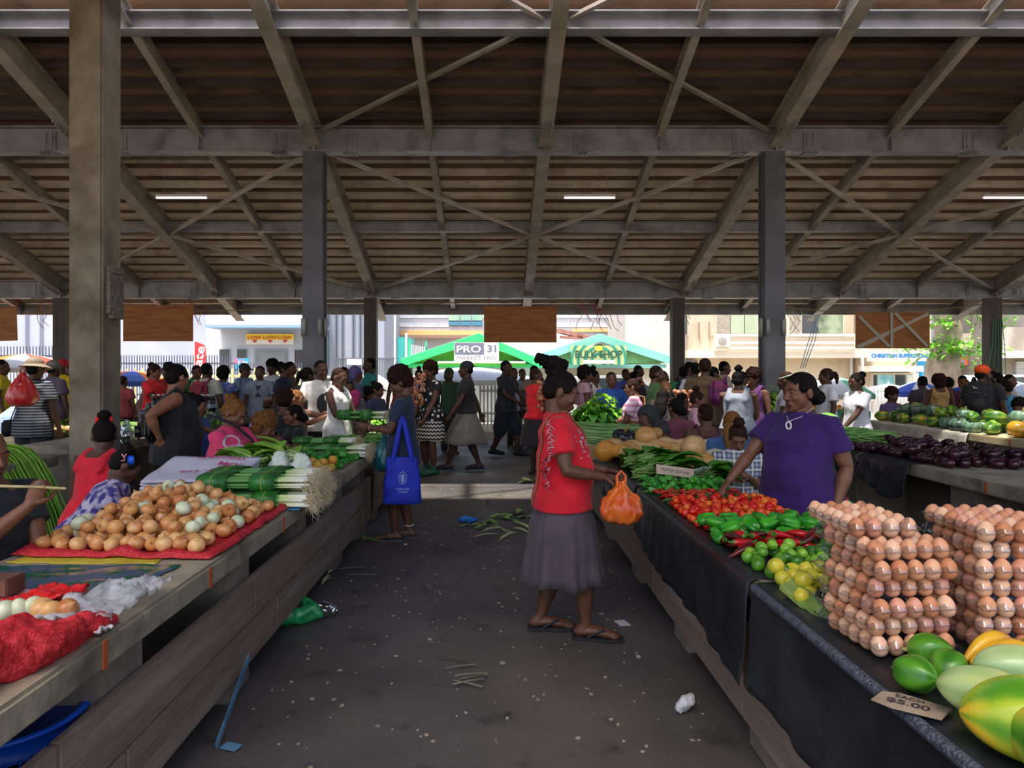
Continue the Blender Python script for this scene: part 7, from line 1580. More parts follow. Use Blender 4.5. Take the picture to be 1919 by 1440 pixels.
for i, (px, d, z, k, lab) in enumerate(((1418, 10.5, .09, 2, 'green papaya lying in front on the cloth covered counter'), (1408, 10.6, .1, 0, 'green papaya leftmost on the cloth covered counter'), (1428, 10.9, .22, 0, 'green papaya topmost on the cloth covered counter'), (1437, 10.5, .09, 1, 'green papaya beside the upright celery'), (1400, 10.9, .1, 2, 'green papaya behind the leftmost one'))):
    x = (px-VX)/F*d; put('papaya', pcs[k], (x, d, ZL+z), (PI/2, 0, 1.2+.5*i), 1.15, lab, 'papaya', 'papayas on the cloth covered counter', ('stem', stub))
for i, (px, h) in enumerate(((1438, .42), (1452, .48), (1466, .42))):
    d = 9.85; me = heap_leaves(100+i, .10, .12, h+.12, 150, .10, .05, ('#5f9a1c', '#a3cc40')); st = None; t = thing('celery_bunch', ['upright leafy bunch leftmost in front of the second steel column', 'upright leafy bunch, tallest of the three by the steel column', 'upright leafy bunch closest to the purple collar'][i], 'greens', ((px-VX)/F*d, d, ZL+.02), 0, 'upright leafy bunches'); link('leaves', me, t); mb = MB(); [mb.tube([(rnd.gauss(0, .03), rnd.gauss(0, .03), 0), (rnd.gauss(0, .06), rnd.gauss(0, .06), .3)], .008, 5) for _ in range(14)]; mb.build('stems', stem_g, t)
net = M('dark_net', '#2c3336', '#4a5558', 30, rough=.7, bump=.5)
for i, (px, d, s_, z) in enumerate(((1362, 11.2, 1.2, .12), (1385, 11.4, 1.3, .13), (1400, 11.8, 1.2, .13), (1375, 11.8, 1.2, .32), (1395, 11.5, 1.1, .33))):
    me = gourd(110+i, .17, .8, 9, .06, ('#39423f', '#56625e'), .1, .5); put('netted_cabbage', me, ((px-VX)/F*d, d, ZL+z), upright(rnd, .4), s_, ['dark netted cabbage leftmost on the pile behind the pink girl', 'dark netted cabbage in the middle of the bottom row', 'dark netted cabbage next to the papayas', 'dark netted cabbage on top at the left', 'dark netted cabbage on top at the right'][i], 'cabbage', 'dark netted cabbages')
# green tray of red produce
t = thing('produce_stand', 'dark stand with a green tray behind the slim white tee', 'stand', (5.45, 11.3, 0)); mb = MB(); mb.box(-.55, .55, -.35, .35, 0, .82); mb.build('stand', M('brown_stand', '#4a342c', '#5a4238', 4, rough=.8), t); mb = MB(); mb.box(-.58, .58, -.38, .38, .82, .93); mb.build('tray', M('green_tray', '#1c7a5c', rough=.5), t)
f = quad((4.95, 11.0), (5.95, 11.0), (5.95, 11.6), (4.95, 11.6))
for p in darts(lambda: f(rnd.random(), rnd.random()), 34, .09, rnd): put('tomato', tb[rnd.randrange(8)], (p[0], p[1], .965), upright(rnd), 1, 'red tomato on the green tray behind the slim white tee', 'tomato', 'tomatoes on the green tray')
# left hand far counters
ctm = [tomato(i, .026, 'cherry') for i in range(4)]
f = quad((-4.66, 5.35), (-4.27, 5.35), (-4.27, 5.95), (-4.7, 5.95))
for z, n, dm in ((ZL+.026, 60, .05), (ZL+.068, 36, .052), (ZL+.106, 14, .055)):
    for p in darts(lambda: f(rnd.uniform(z-ZL, 1-z+ZL), rnd.uniform(z-ZL, 1-z+ZL)), n, dm, rnd): put('cherry_tomato', ctm[rnd.randrange(4)], (p[0], p[1], z), upright(rnd), rnd.uniform(.9, 1.1), 'shiny red cherry tomato heaped on the second left counter', 'tomato', 'cherry tomatoes on the second left counter')
cuc = chili(3, .14, .018, ('#2f6a2c', '#5f9a4a'))
f = quad((-4.9, 5.98), (-4.45, 5.98), (-4.45, 6.3), (-4.9, 6.3))
for p in darts(lambda: f(rnd.random(), rnd.random()), 22, .075, rnd): put('cucumber', cuc, (p[0], p[1], ZL+.02), lie(), 1, 'small green cucumber behind the cherry tomatoes', 'cucumber', 'small cucumbers behind the cherry tomatoes')
o = link('long_bean_bundle', strands(120, 130, 1.15, .42, .16, .0085, ('#4f8f1c', '#a3c94a'), .62, .02, 10), None, (-4.45, 6.1, ZL), (0, 0, -.25)); tag(o, 'long green beans drooping over the end of the second left counter', 'beans')
o = link('greens_heap', strands(121, 90, .5, .4, .14, .007, ('#3f7a24', '#6fa83a'), 0, .04), None, (-4.45, 7.75, ZL), (0, 0, 1.0)); tag(o, 'heap of dark green beans just right of the concrete pillar', 'beans')
o = link('greens_heap', strands(122, 120, .8, .5, .12, .009, ('#5f8f3a', '#8fb85a'), 0, .04), None, (-4.5, 9.0, ZL), (0, 0, .4)); tag(o, 'heap of pale green beans behind the white upright bag', 'beans')
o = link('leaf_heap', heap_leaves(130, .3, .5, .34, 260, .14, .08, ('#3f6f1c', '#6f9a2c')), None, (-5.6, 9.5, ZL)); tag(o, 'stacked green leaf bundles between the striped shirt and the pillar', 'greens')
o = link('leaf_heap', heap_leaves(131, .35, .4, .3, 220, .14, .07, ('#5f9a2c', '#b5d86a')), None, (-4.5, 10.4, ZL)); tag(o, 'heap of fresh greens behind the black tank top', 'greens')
f = quad((-6.4, 8.8), (-5.4, 8.8), (-5.4, 9.2), (-6.4, 9.2))
for p in darts(lambda: f(rnd.random(), rnd.random()), 20, .12, rnd): put('root_vegetable', bt[2], (p[0], p[1], ZL+.05), (1.5, 0, rnd.uniform(0, 6)), .55, 'small brown root vegetable on the far left counter', 'root vegetable', 'root vegetables on the far left counter')
bot_m = M('dark_bottle', '#14161c', rough=.15); cap_m = M('bottle_cap', '#c9ccd2', rough=.4); lbl_m = M('bottle_label', '#8a94b8', rough=.5)
b1 = MB().lathe([(.034, 0), (.036, .01), (.036, .16), (.03, .19), (.014, .22), (.013, .25)], 12).mesh('bottle', [bot_m]); b2 = MB().lathe([(.015, .245), (.015, .268)], 10).mesh('cap', [cap_m]); b3 = MB().lathe([(.0368, .06), (.0368, .12)], 12, cap=False).mesh('label', [lbl_m])
for j in range(2):
    for i in range(11):
        o = put('bottle', b1, (-5.15+.085*i, 10.35+.12*j, ZL+.19), (0, 0, rnd.uniform(0, 6)), 1, 'dark bottle standing in the '+('front' if j == 0 else 'rear')+' row on the crate by the red tee', 'bottle', ('front' if j == 0 else 'rear')+' row of dark bottles', ('cap', b2)); link('label', b3, o)
t = thing('crate', 'grey crate under the rows of dark bottles', 'crate', (-4.72, 10.42, ZL)); mb = MB(); mb.cbox((0, 0, .095), 1.05, .4, .19, .01); mb.build('body', M('grey_crate', '#6a7078', '#7d838c', 4, rough=.5), t); mb = MB(); mb.box(-.5, .5, -.212, -.2, .06, .14); mb.build('slot', M('crate_dark', '#26282c', rough=.6), t)
mb = MB(); mb.tube([(0, 0, .02), (0, 0, .1), (.0, 0, .18), (.01, 0, .24)], [.07, .075, .055, .03], 12); me = fuse(mb, .008, 'bag', [clear('milky_bag', '#dfe6ea', .55, .2)]); roughen(me, .012, 18, oct=2); o = link('plastic_bag', me, None, (at(236, 0, 7.7).x, 7.7, ZL)); tag(o, 'knotted milky plastic bag upright on the counter corner by the pillar', 'plastic bag')
# ---------------------------------------------------------------- bags, prints, seats, litter
def plastic_bag(lab, top, r, h, mat, seed=0, name='plastic_bag', group=None, lump=.012, loops=True):
    """a full carrier bag hanging from the point it is held by"""
    mb = MB(); pr = [(.16, .0), (.2, -.06), (.3, -.14), (.52, -.26), (.8, -.42), (.97, -.6), (1., -.76), (.86, -.9), (.5, -.985), (.1, -1)]; n = 40; rings = []
    for a, z in pr:
        pl = max(0, 1+z*1.6); rings.append([V(a*r*(1+.22*pl*math.sin(9*t+seed)+.03*math.sin(4*t+z*9))*math.cos(t), a*r*.85*(1+.22*pl*math.sin(9*t+seed))*math.sin(t), z*h) for t in (2*PI*i/n for i in range(n))])
    mb.loft(rings); me = mb.mesh('bag', [mat]); subdiv(me, 1); me.polygons.foreach_set('use_smooth', [True]*len(me.polygons)); roughen(me, lump, 26, seed, 2)
    t = thing(name, lab, 'bag', top, 0, group); link('bag_body', me, t)
    if loops:
        mb = MB(); mb.tube([(-.02, 0, -.03), (-.025, .0, .03), (0, 0, .06), (.025, 0, .03), (.02, 0, -.03)], [.012, .008, .007, .008, .012], 7); mb.build('handle', mat, t, True)
    return t
hr = world(red, red['J']['WR'])
plastic_bag('orange plastic bag of produce held by the woman in the red tee', (hr.x+.10, hr.y-.03, hr.z-.02), .118, .235, film('orange_film', '#d9541a', '#ee7a2c', .15), 1, lump=.016)
hl = world(boy, boy['J']['WR'])
plastic_bag('teal plastic bag hanging from the wrist of the navy tee', (at(722, 0, 6.5).x, 6.5, .98), .115, .36, film('teal_film', '#0f5a62', '#1c7a80', .1), 2)
plastic_bag('red plastic bag slung over the shoulder of the man in the sun hat', (at(42, 0, 8.0).x, 8.0, EYE-.02), .17, .40, film('red_carrier', '#c41a1c', '#dd3a30', .1), 3)
hw = world(man_g, man_g['J']['WR'])
# blue tote
tx, td = at(755, 0, 6.2).x, 6.16
t = thing('tote_bag', 'royal blue tote bag with a pale ring emblem hanging from the navy tee wearer\'s arm', 'bag', (tx, td, 0)); bl = M('tote_blue', '#1426a8', '#1c34c0', 10, rough=.7, bump=.15)
mb = MB(); n = 28; rings = []
for (z, w_, dp) in ((.385, .33, .10), (.40, .345, .12), (.50, .335, .12), (.62, .315, .10), (.74, .29, .07), (.80, .275, .05)):
    rings.append([V(math.copysign(abs(math.cos(a))**.55, math.cos(a))*w_/2, math.copysign(abs(math.sin(a))**.7, math.sin(a))*dp/2, z) for a in (2*PI*i/n for i in range(n))])
mb.loft(rings, cap=False); mb.add(rings[0], [tuple(range(n))]); me = mb.mesh('bag', [bl]); subdiv(me, 2); me.polygons.foreach_set('use_smooth', [True]*len(me.polygons)); roughen(me, .012, 7, oct=2); tote = link('bag_body', me, t)
for s_ in (-1, 1):
    mb = MB(); mb.tube([(-.085, s_*.03, .76), (-.045, s_*.035, .95), (-.01, s_*.02, 1.13), (.0, 0, 1.16), (.015, s_*.02, 1.13), (.055, s_*.035, .95), (.09, s_*.03, .76)], .02, 8, .25, (0, 1, 0)); mb.build('handle', bl, t, True)
pale = M('print_pale', '#a9bde8', rough=.7)
def ring_mesh(r0, r1, n=40, k=1.):
    me = bpy.data.meshes.new('ring'); vs = []; fs = []
    for i in range(n): a = 2*PI*i/n; vs += [(r0*math.cos(a), r0*k*math.sin(a), 0), (r1*math.cos(a), r1*k*math.sin(a), 0)]
    for i in range(n): j = (i+1) % n; fs.append((2*i, 2*i+1, 2*j+1, 2*j))
    me.from_pydata(vs, [], fs); return me
FR = lambda x, y, z: Matrix.Translation((x, y, z)) @ Matrix.Rotation(PI/2, 4, 'X')
for r0, r1 in ((.9, 1.), (.55, .62)): link('emblem', wrap_text('', tote.data, .075*r1, .11*r1, FR(.01, -.1, .62), pale, me=ring_mesh(r0, r1), off=.002), t)
link('emblem', wrap_text('', tote.data, .022, .07, FR(.01, -.1, .615), pale, me=ring_mesh(.0, 1., 6, 1.6), off=.002), t)
link('lettering', wrap_text('POWER TREE', tote.data, .12, .016, FR(.01, -.1, .52), pale, off=.002, bold=.01), t)
link('lettering', wrap_text('HONIARA', tote.data, .085, .015, FR(.015, -.1, .495), pale, off=.002, bold=.01), t)
# backpacks and shoulder bags
def backpack(lab, p, mat, w_=.3, h_=.44, dz=.92, strap=True, name='backpack', d_=.16, local=(0, .2)):
    tt = p['t']; a = tt.rotation_euler.z; off = Matrix.Rotation(a, 3, 'Z') @ V(local[0], local[1], 0)
    t = thing(name, lab, 'bag', (tt.location.x+off.x, tt.location.y+off.y, dz), a); mb = MB(); mb.cbox((0, 0, h_/2), w_, d_, h_, .06); me = fuse(mb, .012, 'body', [mat], it=4); roughen(me, .004, 9); link('body', me, t)
    mb = MB(); mb.cbox((0, d_/2, h_*.3), w_*.7, .06, h_*.42, .025); mb.build('pocket', mat, t, True)
    mb = MB(); mb.tube([(-w_*.42, d_/2-.02, h_*.62), (0, d_/2+.012, h_*.7), (w_*.42, d_/2-.02, h_*.62)], .004, 5); mb.build('zip', M('zip_grey', '#5f6268', rough=.4), t)
    if strap:
        for s_ in (-1, 1):
            mb = MB(); mb.tube([(s_*.09, -.06, h_*.95), (s_*.10, -.16, h_*1.12), (s_*.115, -.30, h_*.98), (s_*.13, -.33, h_*.6), (s_*.14, -.2, h_*.2)], .022, 7, .35, (0, 1, 0)); mb.build('strap', mat, t, True)
    return t
def find(lab): 
    return dict(t=[o for o in C.objects if o.get('label') == lab][0])
bk = M('backpack_black', '#16171b', '#202228', 8, rough=.7, bump=.15)
b1_ = backpack('black backpack with a small pale emblem on the man in the orange cap', find('man in an orange cap and black tee with a black backpack'), bk, .34, .5, .92, local=(0, .22))
for i in range(3):
    mb = MB(); mb.bar((-.025+.02*i, .098, .40), (-.012+.02*i, .098, .40+.012*(i+1)), .01, .004, (0, 1, 0)); mb.build('emblem', M('pale_grey_print', '#c9ccd0', rough=.5), b1_)
backpack('shiny black bag on the back of the stout woman in black', find('stout woman in a black tank top with a backpack, one hand behind her back'), M('shiny_black', '#101014', '#1c1c22', 8, rough=.25, bump=.2), .3, .36, .93, local=(-.05, .24))
backpack('dark red cloth backpack on the man in the grey tee', find('man in a grey tee with a dark red backpack'), M('dark_red_cloth', '#6a1220', '#7d1c2c', 8, rough=.7), .34, .46, .95, local=(0, .2))
backpack('dark backpack with a magenta panel on the man in the green tee', find('man in a green tee with a dark backpack by the street-side post'), M('navy_pack', '#2a1c38', '#3a2648', 8, rough=.7), .28, .4, 1.0)
backpack('pink and purple bag on the shoulder of the tall man in brown', find('tall man in a brown tee with a pink and purple bag on his shoulder'), M('plum_pack', '#8a2a62', '#6a2a6e', 5, rough=.6), .26, .36, 1.08, local=(-.18, .16))
def shoulder_bag(lab, p, mat, side=1, z=.88, w_=.26, h_=.24):
    tt = p['t']; a = tt.rotation_euler.z; off = Matrix.Rotation(a, 3, 'Z') @ V(side*.21, .08, 0); t = thing('shoulder_bag', lab, 'bag', (tt.location.x+off.x, tt.location.y+off.y, z), a); mb = MB(); mb.cbox((0, 0, h_/2), .07, w_, h_, .025); mb.build('body', mat, t, True)
    mb = MB(); mb.tube([(0, -w_*.4, h_*.9), (-side*.1, -.12, .45), (-side*.16, -.06, .55), (-side*.17, .06, .52), (-side*.05, w_*.3, h_*.9)], .012, 6, .4, (0, 0, 1)); mb.build('strap', mat, t, True)
shoulder_bag('tan shoulder bag of the woman in pink and white stripes', find('woman in a pink and white striped tee with a tan shoulder bag'), M('tan_bag', '#7a5234', '#8f6544', 8, rough=.6), 1, .74)
shoulder_bag('dark shoulder bag of the woman in the floral blue dress', find('woman in a floral blue dress with a dark shoulder bag'), bk, 1)
shoulder_bag('black belt bag at the hip of the man in the sun hat', find('man in a tan sun hat and striped shirt carrying a red plastic bag'), bk, 1, .78, .3, .2)
# tan strap over the red tee
def strap_on(p, pts, mat, r=.016, name='bag_strap', lab=None):
    top_ = p['CL']['top'].data; bvh = BVHTree.FromPolygons([v.co for v in top_.vertices], [f.vertices for f in top_.polygons]); out = []
    for i in range(len(pts)-1):
        for k in range(6): out.append(Vector(pts[i]).lerp(Vector(pts[i+1]), k/6))
    out.append(Vector(pts[-1])); q = []
    for c in out:
        hit = bvh.find_nearest(c); q.append(hit[0]+hit[1]*.005)
    mb = MB(); mb.tube(q, r, 7, .3); return mb.build(name, mat, p['t'], True)
strap_on(red, [(-.06, .17, .80), (-.08, .17, 1.0), (-.10, .16, 1.16), (-.085, .08, 1.33), (-.06, -.02, 1.34), (-.02, -.12, 1.22), (.05, -.19, 1.05), (.1, -.2, .9)], M('tan_strap', '#8a6238', '#9c744a', 8, rough=.7), .014)
# prints on the red tee: pale scrawl down the back, broken map shape on the chest
pk = M('print_pinkwhite', '#d98a98', rough=.7); pg = M('print_grey', '#b3a9b5', rough=.7); rt = red['CL']['top'].data
mb = MB(); r3 = random.Random(4)
for i in range(26):
    y = .5-i/26; mb.tube([(r3.uniform(-.3, -.1), y, 0), (r3.uniform(-.1, .2), y+.03, 0), (r3.uniform(.1, .35), y-.02, 0)], .012, 4, .2, (0, 0, 1))
me = mb.mesh('scrawl'); link('print', wrap_text('', rt, .055, .42, Matrix.Translation((-.24, .10, 1.09)) @ Matrix.Rotation(R(-72), 4, 'Z') @ Matrix.Rotation(PI/2, 4, 'X'), pk, me=me, sub=0, off=.002), red['t'])
mb = MB()
for i in range(44):
    x, y = r3.uniform(-1, 1), r3.gauss(0, .45); w_ = r3.uniform(.05, .24)*(1.2-abs(x)); mb.add([(x-w_, y-.03, 0), (x, y-.06, 0), (x+w_, y-.01, 0), (x+w_*.6, y+.05, 0), (x-w_*.7, y+.05, 0)], [(0, 1, 2, 3, 4)])
me = mb.mesh('map'); link('print', wrap_text('', rt, .19, .17, Matrix.Translation((-.17, -.22, 1.15)) @ Matrix.Rotation(R(-38), 4, 'Z') @ Matrix.Rotation(PI/2, 4, 'X'), pg, me=me, sub=1, off=.002), red['t'])
bt_ = boy['CL']['top'].data; wp = M('print_white', '#c9ccd2', rough=.7)
for i, tx_ in enumerate(('ER', 'THE', 'ISL')): link('print', wrap_text(tx_, bt_, .13, .045, Matrix.Translation((.1, -.2, 1.12-.06*i)) @ Matrix.Rotation(R(30), 4, 'Z') @ Matrix.Rotation(PI/2, 4, 'X'), wp, bold=.02, off=.003), boy['t'])
# purple top: pendant, earring
mb = MB(); J = pur['J']; T_ = pur['T']; h_ = pur['h']
t = thing('pendant', 'white ring pendant on a cord round the neck of the woman in purple', 'pendant', pur['t'].location, pur['t'].rotation_euler.z)
top_ = pur['CL']['top'].data; bvh = BVHTree.FromPolygons([v.co for v in top_.vertices], [f.vertices for f in top_.polygons])
hit = bvh.ray_cast(V(.01, -.6, .775*h_), V(0, 1, 0)); pc = hit[0]+hit[1]*.016
mb.tube([pc+V(.016*math.cos(a), -.002, .022*math.sin(a)) for a in (2*PI*i/20 for i in range(21))], .0065, 8, .5, (0, 1, 0)); mb.build('ring', M('shell_white', '#d8d4dc', rough=.35), t, True)
mb = MB()
for s_ in (-1, 1): mb.tube([pc+V(0, 0, .024), T_((s_*.03*h_, -.035*h_, .815*h_)), T_((s_*.045*h_, .01*h_, .845*h_))], .003, 5)
mb.build('cord', M('cord_grey', '#a9a6b4', rough=.6), t)
# bracelet, anklet, hair clip, prints on distant tees
def worn(lab, cat, name, p, pts, r, mat):
    t = thing(name, lab, cat, p['t'].location, p['t'].rotation_euler.z); mb = MB(); mb.tube(pts, r, 6); mb.build('band', mat, t, True)
c = boy['J']['WL']; ax = (c-boy['J']['EL']).normalized(); e1 = ax.cross(V(0, 0, 1)).normalized(); e2 = ax.cross(e1)
worn('beaded bracelet on the wrist of the navy tee', 'bracelet', 'bracelet', boy, [c-ax*.03+(e1*math.cos(a)+e2*math.sin(a))*.031 for a in (2*PI*i/14 for i in range(15))], .006, M('beads', '#c9a878', '#8a3a2c', 120, rough=.5))
c = boy['J']['AR']; worn('pale anklet on the leg of the navy tee wearer', 'anklet', 'anklet', boy, [c+V(.04*math.cos(a), .04*math.sin(a), .04) for a in (2*PI*i/14 for i in range(15))], .005, M('shell_white', ''))
kid = find('child in a lavender and purple print dress with a blue hair clip')['t']
t = thing('hair_clip', 'blue hair clip in the dark hair of the child in lavender', 'hair clip', world(kid_p, kid_p['HM'] @ V(-.083, .01, .055)), R(-10)); mb = MB(); mb.cbox((0, 0, 0), .045, .014, .05, .006); mb.build('clip', M('clip_blue', '#1c5ae0', rough=.3), t, True)
t = thing('hair_clip', 'small pink bent clip beside the blue hair clip', 'hair clip', world(kid_p, kid_p['HM'] @ V(-.083, .055, .05))); mb = MB(); mb.tube([(-.012, 0, .015), (0, 0, 0), (.004, 0, -.02), (-.014, 0, -.022)], .004, 6); mb.tube([(0, 0, 0), (.012, 0, .016)], .004, 6); mb.build('clip', M('clip_pink', '#c98a9a', rough=.4), t, True)
def chest_print(lab, me_or_txt, w_, h_, z, mat, x=0):
    p = find(lab)['t']; tp = [c_ for c_ in p.children if c_.name.startswith(('shirt', 'tank'))][0].data
    X = Matrix.Translation((x, -.3, z)) @ Matrix.Rotation(PI/2, 4, 'X'); X.translation.y = -.12
    link('print', wrap_text(me_or_txt if isinstance(me_or_txt, str) else '', tp, w_, h_, X, mat, me=None if isinstance(me_or_txt, str) else me_or_txt, off=.006, bold=.02), p)
mb = MB(); mb.add([(-1, 1, 0), (1, 1, 0), (0, 0, 0), (-1, -1, 0), (1, -1, 0)], [(0, 2, 1), (2, 3, 4)]); dk = M('print_dark', '#2b3a4c', rough=.7)
chest_print('youth in a grey-blue tee with an hourglass print', mb.mesh('hourglass'), .12, .2, 1.22, dk)
chest_print('tall youth with a small afro in a white printed tee', 'ATLANTIC', .22, .05, 1.3, dk)
mb = MB(); mb.lathe([(1, 0), (.5, 0.001)], 12); me = ring_mesh(.0, 1., 14, 1.5)
chest_print('man in a white tee with a dark face print and a pendant', me, .17, .26, 1.15, M('print_black', '#2a2a30', rough=.7))
pk_w = find('woman in a bright pink tee sorting goods at the left counter')['t']; tp = [c_ for c_ in pk_w.children if c_.name.startswith('shirt')][0].data
link('print', wrap_text('', tp, .16, .11, Matrix.Translation((-.13, -.12, 1.0)) @ Matrix.Rotation(R(-40), 4, 'Z') @ Matrix.Rotation(PI/2, 4, 'X'), wp, me=ring_mesh(.78, 1., 30), off=.004), pk_w)
mb = MB(); mb.tube([V(-.16, .06, 1.22), V(-.12, -.13, 1.15), V(.0, -.22, 1.02), V(.06, -.23, .95)], .018, 8, .3, (0, 1, 0)); t = thing('sling_strap', 'black strap of a belt bag across the bright pink tee', 'strap', pk_w.location, pk_w.rotation_euler.z); mb.build('strap', bk, t, True)
mb = MB(); r4 = random.Random(2); base = V(pk_w.location.x+.16, pk_w.location.y-.20, 1.0)
for i in range(60): x = r4.uniform(-.14, .16); mb.tube([V(x*.5, r4.uniform(-.03, .03), -.02), V(x*.8, r4.uniform(-.04, .04), -.12), V(x, r4.uniform(-.05, .05), -.26)], .0022, 4)
o = mb.build('fringe', M('white_fringe', '#d9cfe0', rough=.7), None, True); o.location = base; tag(o, 'white string fringe hanging in front of the bright pink tee', 'strings')
# the stick
hs = world(stick_w, stick_w['J']['WR']); up_ = (Matrix.Rotation(stick_w['t'].rotation_euler.z, 3, 'Z') @ V(.35, -.25, .9)).normalized()
g0 = hs+up_*.09*.98
mb = MB(); mb.tube([g0+V(.11, .0, -.01), g0+V(0, -.02, .0), g0+V(-.25, -.04, .01), g0+V(-.6, -.05, .0)], [.006, .0065, .007, .007], 8)
for k_ in (.03, -.2): mb.ell(g0+V(k_, -.02, .0), (.006, .0085, .0085), 8, 6)
tag(mb.build('stick', M('cane', '#b9a878', '#a3905f', 20, rough=.6), None, True), 'pale cane stick held in the fist of the woman at the left edge', 'stick')
# white chairs
def chair(lab, x, y, rz):
    t = thing('plastic_chair', lab, 'chair', (x, y, 0), rz, 'cream plastic chairs'); cm = M('cream_plastic', '#c9bf9c', '#d5ccac', 4, rough=.45)
    mb = MB(); mb.cbox((0, 0, .42), .44, .44, .03, .012); mb.build('seat', cm, t, True)
    for sx in (-1, 1):
        for sy in (-1, 1): mb = MB(); mb.tube([(sx*.2, sy*.19, .41), (sx*.235, sy*.225, 0)], [.024, .018], 8); mb.build('leg', cm, t, True)
        mb = MB(); mb.tube([(sx*.22, -.19, .42), (sx*.25, -.18, .62), (sx*.25, .05, .65), (sx*.23, .22, .64)], .02, 8); mb.build('armrest', cm, t, True)
    mb = MB(); mb.tube([(-.22, .21, .42), (-.235, .26, .7), (-.15, .29, .86), (0, .30, .89), (.15, .29, .86), (.235, .26, .7), (.22, .21, .42)], .026, 8, .7)
    for k in range(4): x_ = -.12+.08*k; mb.bar((x_, .225, .43), (x_*.9, .29, .86), .045, .012, (0, 1, 0))
    mb.build('backrest', cm, t, True)
chair('cream plastic chair behind the small squash group', (1310-VX)/F*6.6, 6.5, R(60)); chair('cream plastic chair under the woman in the dark red strappy dress', (1338-VX)/F*7.0, 7.1, R(170)); chair('cream plastic chair under the girl in plaid', (1385-VX)/F*5.5+.02, 5.58, R(20))
# under the left counter
t = thing('laundry_basket', 'round blue plastic basket with a lattice side, stored under the left counter', 'basket', (-1.50, 2.1, .03)); bb = M('basket_blue', '#0f4fc0', '#1660d8', 6, rough=.4)
R0, Z0, Z1 = .2, .14, .49
mb = MB(); mb.lathe([(R0+.028, Z1), (R0+.034, Z1+.008), (R0+.028, Z1+.016), (R0, Z1+.012), (R0-.006, Z1-.07), (R0+.006, Z1-.07)], 40); mb.build('rim', bb, t, True)
mb = MB(); n = 40
for i in range(n):
    a = 2*PI*i/n; c_, s_ = math.cos(a), math.sin(a); mb.bar((R0*c_, R0*s_, Z1-.06), (R0*.86*c_, R0*.86*s_, .02), .009, .008, (c_, s_, 0))
for k in range(8):
    z = .03+k*.046; r_ = R0*(.86+.14*(z-.02)/(Z1-.08)); mb.tube([(r_*math.cos(2*PI*i/n), r_*math.sin(2*PI*i/n), z) for i in range(n+1)], .0055, 5, rnd=False)
mb.build('lattice', bb, t, True); mb = MB(); mb.lathe([(.01, .0), (R0*.86, .0), (R0*.88, .03), (.01, .02)], 30); mb.build('base', bb, t, True)
mb = MB(); mb.tube([(0, 0, 0.02), (0, 0, .1), (0, 0, .19)], [.16, .18, .1], 12); me = fuse(mb, .012, 's', [red_net]); roughen(me, .02, 9, oct=2); o = link('mesh_sack', me, None, (-1.62, 2.95, .02)); tag(o, 'dark red mesh sack stored in the shade below the left counter', 'mesh sack')
mb = MB(); mb.tube([(-.1, 0, .05), (.1, .1, .06), (.0, .2, .1)], [.05, .06, .03], 10); me = fuse(mb, .01, 's', [film('green_film', '#1c8a4c', '#2fae62', .1)]); roughen(me, .015, 12, oct=2); o = link('green_bag', me, None, (-1.22, 4.2, .0)); tag(o, 'green plastic bag squeezed out below the left boards', 'plastic bag')
mb = MB(); mb.tube([(-.06, 0, .055), (.0, .0, .055), (.05, .01, .05), (.075, .015, .05)], [.045, .055, .05, .03], 14); mb.tube([(.09, .015, .05), (.10, .016, .05)], .018, 10); me = fuse(mb, .007, 'b', [clear('crushed_bottle', '#e8eef2', .25, .08)]); roughen(me, .008, 25, oct=2); o = link('plastic_bottle', me, None, (-1.10, 4.36, .005), (0, 0, -.3)); tag(o, 'crushed clear plastic bottle lying at the foot of the left boards', 'bottle')
mb = MB(); mb.bar((-1.15, 2.83, .02), (-1.145, 3.2, .24), .035, .003, (1, 0, 0)); mb.bar((-1.13, 2.86, .012), (-1.06, 2.84, .010), .05, .004); tag(mb.build('plastic_strip', film('blue_strip', '#3f7fae', '#7fb4d8', .2)), 'blue film strip leaning on the left boards near the picture bottom', 'plastic strip')
# litter on the floor
def scrap(name, lab, cat, px, py, mat, n, L, w_, z=.0, seed=0, mode='leaf'):
    p = onz(px, py, 0); r5 = random.Random(seed+px); mb = MB()
    for i in range(n):
        q = V(p.x+r5.gauss(0, L*.35), p.y+r5.gauss(0, L*.6), .012+r5.uniform(0, .03))
        if mode == 'leaf': leaf(mb, q, L*r5.uniform(.5, 1), w_*r5.uniform(.6, 1.2), r5.uniform(0, 6.3), r5.uniform(-.1, .25), 4, .25)
        else: a = r5.uniform(-.5, .5); mb.tube([q, q+V(L*.5*math.cos(a), L*.5*math.sin(a), .004), q+V(L*math.cos(a), L*math.sin(a), 0)], w_, 5)
    mb.v = [(v[0], v[1], max(.004, v[2])) for v in mb.v]; o = mb.build(name, mat, None, True); tag(o, lab, cat)
lg = M('litter_leaf', '#3f7a24', '#8fb858', 8, rough=.6); lp = M('litter_pale', '#9aa86a', '#c2c890', 8, rough=.6); st_ = M('straw', '#6a6554', '#7d7764', 12, rough=.8)
scrap('leaf_litter', 'torn green leaves on the floor behind the red tee skirt', 'leaves', 962, 972, lg, 9, .22, .08, seed=1)
scrap('leaf_litter', 'long pale leaf strips on the floor by the grey-purple skirt', 'leaves', 940, 996, lp, 6, .4, .05, seed=2)
scrap('leaf_litter', 'pale cabbage leaf on the floor near the bare feet of the second red tee', 'leaves', 985, 905, lp, 5, .2, .12, seed=3)
scrap('leaf_litter', 'small bright leaf scrap alone in the sunlit patch', 'leaves', 907, 942, lg, 3, .14, .05, seed=4)
scrap('leaf_litter', 'dark green leaf bits at the foot of the left boards by the sandals', 'leaves', 680, 1016, lg, 7, .14, .05, seed=5)
scrap('leaf_litter', 'yellowish leaf bits at the foot of the left boards, nearer the camera', 'leaves', 632, 1082, lp, 4, .16, .03, seed=6)
